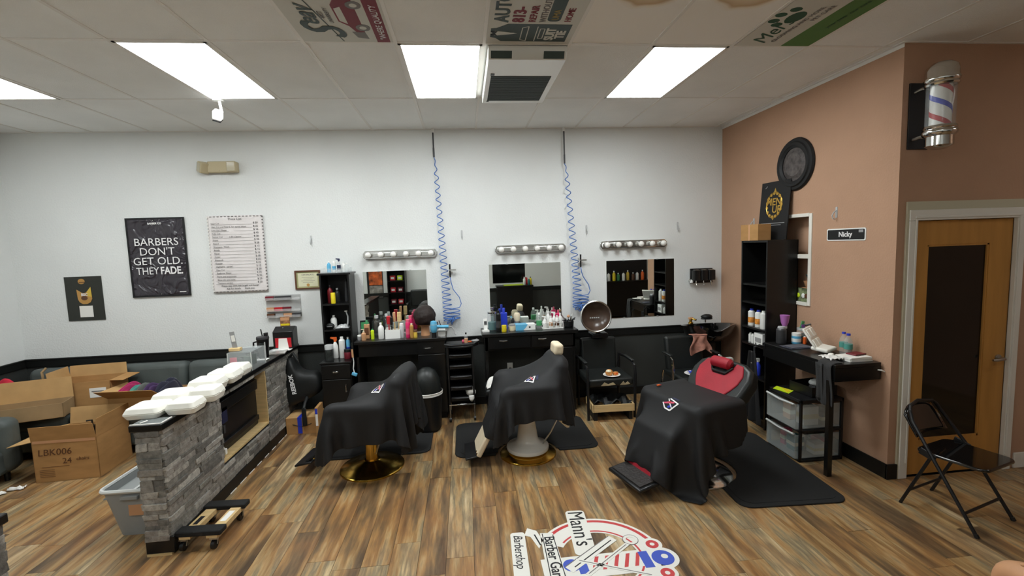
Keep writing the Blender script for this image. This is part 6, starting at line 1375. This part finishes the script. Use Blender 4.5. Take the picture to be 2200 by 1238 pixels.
t2 = thing('comb_jar', 'green disinfectant jar with combs on the wall table', 'jar', (3.285,4.2,TT)); MB().lathe([(.048,0),(.05,.005),(.05,.12),(.047,.125)], 22).build('glass', 'clear', t2); MB().lathe([(.046,.006),(.046,.08),(0,.08)], 22).build('liquid', 'dgreen', t2); MB().lathe([(.052,.122),(.052,.14),(0,.142)], 22).build('lid', 'silver', t2)
MB().cbox((-.01,0,.16),(.03,.012,.1),Ry(.3)).build('comb', 'green', t2, bevel=.003); MB().tube([(-.02,0,.155),(.03,0,.165),(.06,-.03,.18)], .008, 6).build('scissors', 'black_plastic', t2); MB().cbox((.0,0,.16),(.04,.02,.035)).build('clip', 'purple', t2, bevel=.006)
t2 = thing('foam_takeout_box', 'open white foam takeout box propped up on the wall table', 'takeout box', (3.17,3.83,TT), .5)
def slab(c, sz, R, nm): MB().cbox(c, sz, R).build(nm, 'foam', t2, bevel=.014, seg=3)
R_ = Rz(.15) @ Rx(math.radians(58)); slab((0,.06,.11),(.22,.22,.02),R_,'lid'); slab((0,-.03,.03),(.2,.14,.035),Rx(.1),'base')
for dx, dy in ((-.05,.05),(.05,.05),(-.05,-.05),(.05,-.05)): MB().cbox(Vector((0,.06,.11))+R_ @ Vector((dx,dy,.012)),(.08,.08,.014),R_).build('compartment', 'foam', t2, bevel=.006)
def water(label, loc):
    t = thing('water_bottle', label, 'bottle', loc, 0, 'clear water bottles'); MB().lathe([(.028,0),(.031,.005),(.029,.06),(.032,.1),(.03,.13),(.013,.165),(.013,.175)], 18).build('body', 'clear', t); MB().lathe([(.015,.173),(.015,.19),(0,.191)], 14).build('cap', 'blue', t); MB().lathe([(.0325,.055),(.0325,.1)], 18).build('label', 'fabric_teal', t)
water('clear water bottle with teal label nearer the towel on the wall table', (3.275,3.64,TT)); water('clear water bottle behind the first on the wall table', (3.297,3.715,TT))
t2 = thing('paper_stack', 'stack of white papers on the near end of the wall table', 'papers', (3.2,3.5,TT), .06)
for i in range(4): MB().cbox((random.uniform(-.004,.004),random.uniform(-.004,.004),.005+i*.009),(.2,.15,.0085),Rz(random.uniform(-.06,.06))).build('sheaf', 'paper', t2, smooth=False)
t2 = thing('wallet', 'flat dark wallet on the stack of papers', 'wallet', (3.24,3.52,TT+.0375), .2); B(-.06,.06,-.045,.045,0,.012).build('wallet', 'maroon', t2, bevel=.004); B(-.055,.055,-.046,-.044,.004,.008).build('seam', 'black', t2)
t2 = thing('napkins', 'crumpled white napkins beside the paper stack', 'napkin', (3.04,3.55,TT)); MB().grid([[(-.06+.12*i/8,-.07+.14*j/8,.006+.022*abs(math.sin(i*1.3+j*1.9))) for j in range(9)] for i in range(9)]).build('napkin', 'paper', t2, solid=.002); MB().cbox((.05,.06,.02),(.05,.04,.03),Rz(.6)).build('crumple', 'paper', t2, bevel=.01)
# ================================================================ CLEAR DRAWER UNIT
t = thing('drawer_unit', 'two-drawer plastic unit with clear drawers and black frame under the table', 'drawer unit', (3.075,3.885,0)); a, b, h = .205, .215, .565
for sx in (-1,1):
    for sy in (-1,1): MB().box(sx*a-.022*(sx>0),sx*a+.022*(sx<0),sy*b-.022*(sy>0),sy*b+.022*(sy<0),0,h).build('corner_post', 'black_plastic', t, bevel=.004)
for zz in (0,.27,h-.03): B(-a,a,-b,b,zz,zz+(.022 if zz < .5 else .03)).build('frame_shelf', 'black_plastic', t, bevel=.004)
for zz in (.03,.3):
    d = MB().box(-a-.03,-a-.024,-b+.024,b-.024,zz,zz+.225).box(-a-.03,a-.01,-b+.02,-b+.026,zz,zz+.215).box(-a-.03,a-.01,b-.026,b-.02,zz,zz+.215).box(-a-.024,a-.01,-b+.026,b-.026,zz,zz+.005).build('drawer', 'clear_drawer', t, smooth=False)
    MB().tube([(-a-.04,-b+.03,zz+.225),(-a-.045,0,zz+.215),(-a-.04,b-.03,zz+.225)], .01, 6).build('drawer_lip', 'tote_rim', d)
for (x_,y_,z_,sx,sy,sz,m,lb) in ((-.09,.05,.306,.1,.1,.15,'tan','tan packet inside the upper clear drawer'),(-.05,-.1,.306,.14,.1,.17,'white','white box inside the upper clear drawer'),(.09,-.08,.306,.1,.16,.12,'dgrey','dark box at the back of the upper clear drawer'),(-.1,.1,.036,.08,.06,.15,'pink','pink and orange packet inside the lower clear drawer'),(-.1,-.02,.036,.1,.1,.13,'teal','teal patterned box inside the lower clear drawer'),(.03,-.12,.036,.12,.1,.1,'white','white box at the side of the lower clear drawer'),(.13,-.05,.036,.08,.16,.1,'pink','pink box at the back of the lower drawer')):
    q = thing('boxed_supply', lb, 'box', (3.075+x_,3.885+y_,z_)); B(-sx/2,sx/2,-sy/2,sy/2,0,sz).build('carton', m, q, bevel=.004); B(-sx/2-.001,sx/2+.001,-sy/2-.001,sy/2+.001,sz*.35,sz*.6).build('label_band', 'cream2', q, smooth=False)
uz = h+.0008
t = thing('black_tray', 'black open tray on top of the clear drawer unit', 'tray', (3.13,3.86,uz), .1)
for p in ((-.13,.13,-.13,.13,0,.006),(-.13,-.124,-.13,.13,0,.09),(.124,.13,-.13,.13,0,.09),(-.13,.13,-.13,-.124,0,.09),(-.13,.13,.124,.13,0,.09)): B(*p).build('tray_wall', 'black_plastic', t, smooth=False)
t = thing('clear_container', 'small clear rounded container standing in the black tray', 'container', (3.12,3.81,uz+.0068)); MB().sphere((0,0,.1),.055,14,(1.1,.9,.6)).build('bubble', 'tote_rim', t); B(-.04,.04,-.04,.04,0,.075).build('holder', 'dgrey', t, bevel=.01)
t = thing('paper_folder', 'bright lime green paper folder on the drawer unit front', 'folder', (2.925,4.0,uz), .2); MB().prism([(-.05,-.13),(.05,-.09),(.03,.08),(-.055,.04)], 0, .004).build('folder', 'lime', t, smooth=False); MB().prism([(-.045,-.11),(.04,-.08),(.02,.02)], .004, .006).build('flap', 'yellow', t, smooth=False)
# black cloths hanging between table and bookcase
P = []
for i in range(19):
    row = []
    for j in range(15):
        u, v = i/18, j/14; row.append((-.02-.035*math.sin(u*15)*(.4+.6*v), (u-.5)*(.1+.22*v), -.72*v))
    P.append(row)
t = thing('hanging_cape', 'black cape hanging from the far end of the wall table', 'cape', (2.87,4.33,.86)); MB().grid(P).build('cloth', 'cape', t, sub=1, ang=180, solid=.004); MB().tube([(.0,0,-.01),(.0,0,.04),(.04,-.02,.06),(.1,-.04,.03)], .012, 8).build('neck_band', 'cape', t); MB().sphere((-.03,0,-.12),.008,8).build('snap', 'steel', t)
t = thing('cape_hook', 'black hook bracket on the corner of the wall table', 'hook', (2.93,4.27,.90)); MB().tube([(0,0,.02),(-.03,.02,.02),(-.05,.05,.02),(-.05,.06,.045)], .006, 6).build('hook', 'black_plastic', t); B(-.004,.0,-.02,.02,0,.05).build('plate', 'black_plastic', t)

# ================================================================ FOLDING CHAIR
t = thing('folding_chair', 'black metal folding chair standing in front of the wooden door', 'chair', (3.40,2.83,0), math.radians(16))
Wd = .225
for s in (-1,1):
    MB().tube([(s*(Wd-.0),-.235,0),(s*(Wd-.005),.02,.42),(s*(Wd-.035),.17,.64),(s*(Wd-.06),.2,.7)], .012, 8).build('front_leg', 'black_plastic', t)
    MB().tube([(s*(Wd-.03),.22,0),(s*(Wd-.035),.05,.42)], .011, 8).build('rear_leg', 'black_plastic', t)
    MB().cyl((s*Wd,-.235,0),(s*Wd,-.225,.02),.015,.014,8).build('foot_cap', 'black_plastic', t); MB().cbox((s*(Wd-.015),.06,.44),(.012,.1,.05),Rx(.3)).build('hinge_plate', 'black_plastic', t, bevel=.004)
P = rrect(.4,.4,.06,5); MB().prism([(x_*(1 if y_ > 0 else .96),y_-.05) for x_, y_ in P], .43, .452).build('seat', 'gloss_black', t, bevel=.008, seg=3)
Q = []
for i in range(13):
    u = i/12*2-1; Q.append([(u*.185, .14+.04*v+.03*(1-u*u)+.045*v, .53+.2*v*(1-.3*abs(u)**4)) for v in [j/6 for j in range(7)]])
MB().grid(Q).build('back_panel', 'gloss_black', t, solid=.012, ang=180)
MB().tube([(-.165,.2,.7),(-.14,.215,.73),(0,.24,.745),(.14,.215,.73),(.165,.2,.7)], .012, 8).build('top_rail', 'black_plastic', t)
MB().cyl((-Wd,-.16,.125),(Wd,-.16,.125),.009,.009,8).build('front_crossbar', 'black_plastic', t); MB().cyl((-Wd+.03,.17,.12),(Wd-.03,.17,.12),.009,.009,8).build('rear_crossbar', 'black_plastic', t)

# ================================================================ FLOOR DECAL (letters run towards the camera, tops to the right)
t = thing('floor_decal', 'white red and blue barber emblem decal on the wood floor with black lettering', 'floor decal', (.7,2.75,.0012))
def fp(u, v): return (v-.7, -u-2.75)          # u towards the camera, v to the right (world -y, x)
def fpoly(nm, pts, m, h): return MB().prism([fp(u,v) for u, v in pts], 0, h).build(nm, m, t, smooth=False)
M['decal_white'] = pm('decal white vinyl', S(232,230,222), .35); M['decal_red'] = pm('decal red', S(200,70,72), .35); M['decal_blue'] = pm('decal blue', S(70,92,190), .3)
cu_, cv_ = -2.73, .785
def arc(r0, r1, a0, a1, nn=28, cu=cu_, cv=cv_, sq=1.0):
    o = [(cu+r1*math.sin(math.radians(a0+(a1-a0)*i/nn)), cv+sq*r1*math.cos(math.radians(a0+(a1-a0)*i/nn))) for i in range(nn+1)]
    return o+[(cu+r0*math.sin(math.radians(a0+(a1-a0)*i/nn)), cv+sq*r0*math.cos(math.radians(a0+(a1-a0)*i/nn))) for i in range(nn,-1,-1)]
def fround(a, b, w_):
    (u0,v0),(u1,v1) = a, b; L = math.hypot(u1-u0,v1-v0); c_, s_ = (u1-u0)/L, (v1-v0)/L
    return [((u0+u1)/2+p*c_-q*s_, (v0+v1)/2+p*s_+q*c_) for p, q in rrect(L,2*w_,w_*.45,4)]
def band(a, b, w_):
    (u0,v0),(u1,v1) = a, b; L = math.hypot(u1-u0,v1-v0); nx, ny = -(v1-v0)/L*w_, (u1-u0)/L*w_; return [(u0-nx,v0-ny),(u1-nx,v1-ny),(u1+nx,v1+ny),(u0+nx,v0+ny)]
fpoly('white_ring', arc(.25,.415,-150,110,40), 'decal_white', .0008); fpoly('red_outer_ring', arc(.37,.395,-148,72,40), 'decal_red', .0012); fpoly('red_inner_ring', arc(.262,.275,-140,70,40), 'decal_red', .0012)
fpoly('white_backing', band((-2.66,.4),(-2.66,1.2),.1), 'decal_white', .0007); fpoly('lettering_backing', fround((-3.26,.738),(-2.76,.70),.07), 'decal_white', .0014)
text('lettering', "Mann's", .16, 'ink', t, (*fp(-3.25,.685),.0022), (-.06,-1,0), (1,-.06,0), bold=0, sx=.9)
fpoly('ribbon', [(-3.03,.44),(-3.02,.53),(-2.55,.535),(-2.2,.5),(-2.2,.42),(-2.6,.42)], 'decal_white', .0016); fpoly('ribbon_edge', band((-3.02,.455),(-2.3,.425),.003), 'ink', .002); fpoly('ribbon_edge', band((-3.0,.525),(-2.3,.525),.003), 'ink', .002)
text('lettering', 'Barber Gang', .1, 'ink', t, (*fp(-2.985,.462),.0026), (-.03,-1,0), (1,-.03,0), bold=.001, sx=.85)
fpoly('ribbon_tail', [(-3.1,.36),(-3.06,.42),(-2.95,.45),(-2.87,.41),(-2.9,.4),(-3.0,.37),(-3.02,.33)], 'decal_white', .0016); fpoly('ribbon_fold', band((-3.02,.4),(-2.9,.425),.005), 'ink', .002)
fpoly('script_backing', fround((-3.06,.285),(-2.6,.265),.05), 'decal_white', .0014); text('lettering', 'Barbershop', .088, 'ink', t, (*fp(-3.03,.255),.0022), (-.04,-1,0), (1,-.04,0), shear=.3, sx=.8)
fpoly('pole_body', band((-2.68,.62),(-2.66,1.05),.055), 'decal_white', .0016)
for i in range(6): fpoly('pole_stripe', [(-2.735,.68+i*.068),(-2.735,.705+i*.068),(-2.615,.655+i*.068),(-2.615,.63+i*.068)], 'decal_red', .0019)
fpoly('pole_cap', band((-2.665,1.03),(-2.665,1.09),.075), 'decal_blue', .0021); fpoly('pole_cap', band((-2.665,.62),(-2.665,.68),.07), 'decal_blue', .0021)
fpoly('ball_backing', circ(.1,28,-2.665,1.17), 'decal_white', .0012); fpoly('pole_ball', circ(.07,28,-2.665,1.17), 'decal_blue', .0022); fpoly('ball_shine', circ(.022,16,-2.675,1.185), 'decal_white', .0024); fpoly('pole_ball', circ(.055,24,-2.68,.585), 'decal_blue', .0021)
for u, v in ((-2.8,1.155),(-2.53,1.14)): fpoly('curl_backing', circ(.065,20,u,v), 'decal_white', .0013); fpoly('red_curl', circ(.042,20,u,v), 'decal_red', .0018); fpoly('curl_centre', circ(.016,14,u,v), 'decal_white', .002)
fpoly('razor', band((-2.9,.92),(-2.64,.56),.032), 'decal_white', .0026); fpoly('razor_line', band((-2.88,.9),(-2.66,.6),.004), 'ink', .003); fpoly('razor_outline', band((-2.925,.895),(-2.67,.54),.003), 'grey_ink', .003)
fpoly('scissor_blade', band((-2.83,1.0),(-2.58,.66),.016), 'decal_white', .0032); fpoly('scissor_line', band((-2.82,.985),(-2.59,.67),.003), 'grey_ink', .0036); fpoly('scissor_blade', band((-2.52,1.06),(-2.72,.62),.014), 'decal_white', .0032); fpoly('scissor_line', band((-2.525,1.04),(-2.715,.64),.003), 'grey_ink', .0036)
fpoly('scissor_ring', arc(.03,.05,0,360,24,-2.865,1.03), 'decal_white', .0034); fpoly('scissor_ring_line', arc(.049,.053,0,360,24,-2.865,1.03), 'grey_ink', .0036)

# ================================================================ PERSON: a bare knee enters the lower right corner
def skin_mesh(name, joints, edges, mat, parent, sub=2):
    me = bpy.data.meshes.new(name); me.from_pydata([j[0] for j in joints], edges, []); o = bpy.data.objects.new(name, me); COL.objects.link(o); o.parent = parent
    md = o.modifiers.new('skin', 'SKIN'); md.use_smooth_shade = True
    for i, j in enumerate(joints): me.skin_vertices[0].data[i].radius = j[1] if isinstance(j[1], tuple) else (j[1], j[1])
    me.skin_vertices[0].data[0].use_root = True
    s = o.modifiers.new('smooth', 'SUBSURF'); s.levels = sub; s.render_levels = sub; me.materials.append(M[mat]); return o
KX, KY = 2.35, 1.73
t = thing('person', 'seated person in dark shorts, only one bare knee reaching into the lower right corner', 'person', (KX+.14,KY-.5,0), math.radians(-4))
J = [((0,0,.5),.13),((0,-.02,.75),.13),((0,-.02,1.0),.15),((0,-.0,1.11),.075),((0,.015,1.17),.056),((0,.045,1.25),.086),((0,.04,1.335),.08)]
E_ = [(0,1),(1,2),(2,3),(3,4),(4,5),(5,6)]
def limb(start, pts):
    k = start
    for p, r in pts: J.append((p,r)); E_.append((k,len(J)-1)); k = len(J)-1
for s in (-1,1):
    limb(0, [((s*.1,.04,.5),.1),((s*.13,.25,.5),.085),((s*.14,.44,.485),.066),((s*.14,.5,.46),.06),((s*.14,.5,.38),.055),((s*.14,.47,.26),.055),((s*.14,.45,.1),.038),((s*.14,.46,.05),.036),((s*.15,.56,.035),.035),((s*.155,.64,.03),.026)])
    limb(2, [((s*.19,-.01,1.05),.058),((s*.24,.05,.82),.046),((s*.22,.2,.66),.036),((s*.16,.3,.6),.03),((s*.15,.35,.585),.03)])
    for q in range(4): limb(len(J)-1-q*2 if False else len(J)-1, []) 
    base = len(J)-1
    for q in range(4): k0 = base; J.append(((s*(.13+.02*q),.385,.575),.009)); E_.append((k0,len(J)-1)); J.append(((s*(.13+.02*q),.41,.56),.008)); E_.append((len(J)-2,len(J)-1))
    J.append(((s*.105,.345,.575),.009)); E_.append((base,len(J)-1))
body = skin_mesh('body', J, E_, 'skin', t)
sh = [((0,0,.5),.145),((0,-.02,.66),.14)]; se = [(0,1)]
for s in (-1,1): k = len(sh); sh += [((s*.1,.05,.5),.112),((s*.13,.2,.5),.1),((s*.135,.3,.5),.094)]; se += [(0,k),(k,k+1),(k+1,k+2)]
skin_mesh('shorts', sh, se, 'fabric_navy', t)
rings = [(.55,.19,.165,.0),(.66,.185,.16,-.01),(.8,.18,.155,-.02),(.95,.195,.16,-.02),(1.04,.2,.14,-.02),(1.09,.17,.115,-.01),(1.13,.11,.09,0),(1.155,.075,.072,.0)]
tm = MB(); n = 24; vs = [(rx*math.cos(2*PI*i/n), ry*math.sin(2*PI*i/n)+yo, z_) for z_, rx, ry, yo in rings for i in range(n)]
tm.add(vs, [(k*n+i,k*n+(i+1)%n,(k+1)*n+(i+1)%n,(k+1)*n+i) for k in range(len(rings)-1) for i in range(n)])
for s in (-1,1): tm.tube([(s*.15,-.015,1.06),(s*.2,-.01,1.03),(s*.228,.02,.95),(s*.238,.045,.88)], [.07,.075,.07,.066], 14)
tm.build('t_shirt', 'fabric_grey', t, ang=180)
hr = []
for k in range(11):
    th = PI*.62*k/10; hr.append([(.1*math.sin(th)*math.cos(2*PI*i/24), .035-.012+.108*math.sin(th)*math.sin(2*PI*i/24), 1.31+.115*math.cos(th)+(.04 if math.sin(2*PI*i/24) > .5 and k > 6 else 0)) for i in range(25)])
MB().grid(hr).build('hair', 'hair', t, ang=180, solid=.008)
for s in (-1,1): MB().sphere((s*.032,.122,1.285),.01,8).build('eye', 'ink', t); MB().prism(rrect(.1,.28,.045,4,s*.15,.56), 0, .028).build('shoe_sole', 'white', t, bevel=.006); MB().sphere((s*.15,.55,.045),.05,14,(.98,2.7,1.0)).build('shoe', 'dgrey', t)
MB().sphere((0,.132,1.255),.015,8,(.8,1.2,1.3)).build('nose', 'skin', t); MB().cbox((0,.122,1.215),(.05,.012,.01)).build('mouth', 'pink', t, bevel=.003)
for s in (-1,1): MB().sphere((s*.088,.035,1.27),.02,8,(.4,.8,1.3)).build('ear', 'skin', t)
t = thing('waiting_chair', 'black waiting chair under the seated person outside the frame corner', 'chair', (KX+.14,KY-.52,0), math.radians(-4))
cushion(t,'seat',(0,.02,.34),(.5,.46,.06),'black_vinyl',.02); cushion(t,'backrest',(0,-.24,.66),(.46,.06,.4),'black_vinyl',.02)
for sx in (-.22,.22):
    for sy in (-.22,.2): MB().cyl((sx,sy,0),(sx,sy*.95,.33),.013,.013,8).build('leg', 'black_plastic', t)
    MB().cyl((sx*.9,-.22,.3),(sx*.9,-.25,.75),.012,.012,8).build('back_post', 'black_plastic', t)

# ================================================================ CAMERA SIDE OF THE SHOP (seen only in the mirrors)
t = thing('station_counter', 'black styling counter opposite, seen only reflected in the middle mirror', 'counter', (1.28,YB+.03,0))
B(-.5,.45,0,.42,.93,.97).build('counter_top', 'black_lam', t, bevel=.004); B(-.48,.43,.02,.4,.1,.93).build('cupboard_body', 'black_lam', t, smooth=False); B(-.3,.2,.05,.35,.97,.98).build('green_mat', 'lime', t, smooth=False)
bottle('white bottle reflected in the middle mirror, left of its group', (1.52,-.35,.971), .2, .035, 'white', 'white'); bottle('yellow bottle reflected in the middle mirror', (1.68,-.35,.971), .2, .035, 'yellow', 'black'); bottle('red bottle reflected in the middle mirror', (1.58,-.42,.971), .22, .035, 'red', 'white'); bottle('teal bottle reflected in the middle mirror', (1.63,-.28,.971), .18, .03, 'teal', 'white')
mt = thing('wall_mirror', 'dark mirror on the opposite wall, seen only reflected', 'mirror', (1.15,YB,1.02)); B(-.42,.42,0,.008,0,.75).build('glass', 'dark_glass', mt, smooth=False); B(-.43,.43,-.0,.005,-.01,.76).build('backing', 'black_matte', mt, smooth=False)
t = thing('display_cabinet', 'tall black glass display cabinet opposite, seen only in the wig mirror', 'cabinet', (-1.72,YB+.02,0))
for sx in (-.22,.2): B(sx,sx+.02,0,.35,0,1.8).build('side_panel', 'black_lam', t, smooth=False)
B(-.22,.22,0,.01,0,1.8).build('back_panel', 'black_matte', t, smooth=False)
for zz in (.3,.6,.9,1.2,1.5,1.78): B(-.2,.2,.01,.35,zz,zz+.015).build('shelf_board', 'black_lam', t, smooth=False)
for i, (zz, m1, m2) in enumerate(((.615,'maroon','red'),(.915,'red','maroon'),(1.215,'red','lime'),(1.515,'grey','dgrey'))):
    for s, m in ((-.1,m1),(.08,m2)): q = thing('boxed_goods', '%s goods on cabinet shelf %s, seen only reflected' % (m, ('near the floor','below middle','above middle','near the top')[i]), 'goods', (-1.72+s,YB+.2,zz+.002)); MB().cbox((0,0,.06),(.13,.12,.12)).build('carton', m, q, bevel=.01); MB().cbox((0,.061,.06),(.08,.004,.05)).build('print', 'white', q)
t = thing('flame_poster', 'poster with an orange flame print opposite, seen only in the wig mirror', 'poster', (-2.3,YB,.75)); M['flame'] = pm('flame print', S(190,90,40), .5, var=.9, vscale=6); B(-.2,.2,0,.01,0,.8).build('sheet', 'black_matte', t, smooth=False); B(-.15,.18,.01,.012,.35,.78).build('flame_print', 'flame', t, smooth=False); B(-.15,.18,.01,.012,.03,.33).build('grey_print', 'magprint', t, smooth=False)
t = thing('salon_chair', 'black salon chair opposite, seen only in the wig mirror', 'chair', (-1.15,-.05,0)); cushion(t,'seat',(0,.02,.46),(.5,.48,.1),'black_vinyl',.03); cushion(t,'backrest',(0,-.22,.76),(.46,.1,.42),'black_vinyl',.04); chair_base(t,'chrome','chrome',.26,.42)
for s in (-1,1): MB().box(s*.28-.03,s*.28+.03,-.2,.2,.62,.68).build('armrest', 'black_vinyl', t, bevel=.02)
t = thing('station_counter', 'black counter crowded with bottles opposite, seen only in the right mirror', 'counter', (4.2,YB+.03,0)); B(-.7,.7,0,.42,.93,.97).build('counter_top', 'black_lam', t, bevel=.004); B(-.68,.68,.02,.4,.05,.93).build('cupboard_body', 'black_lam', t, smooth=False); B(-.7,.7,0,.02,.97,1.9).build('black_back_panel', 'black_matte', t, smooth=False)
for i in range(9): bottle('%s bottle %s of the counter seen only in the right mirror' % (('red','white','yellow','green','white','gold','brown','white','orange')[i], ('at the right end','next to the red one','in the right third','right of the middle','in the middle','left of the middle','in the left third','next to the orange one','at the left end')[i]), (3.65+i*.13,-.35-.04*(i%2),.971), .2+.03*(i%3), .04, ('red','white','yellow','green','white','dgold2','brown','white','orange')[i], ('white','black','white')[i%3])
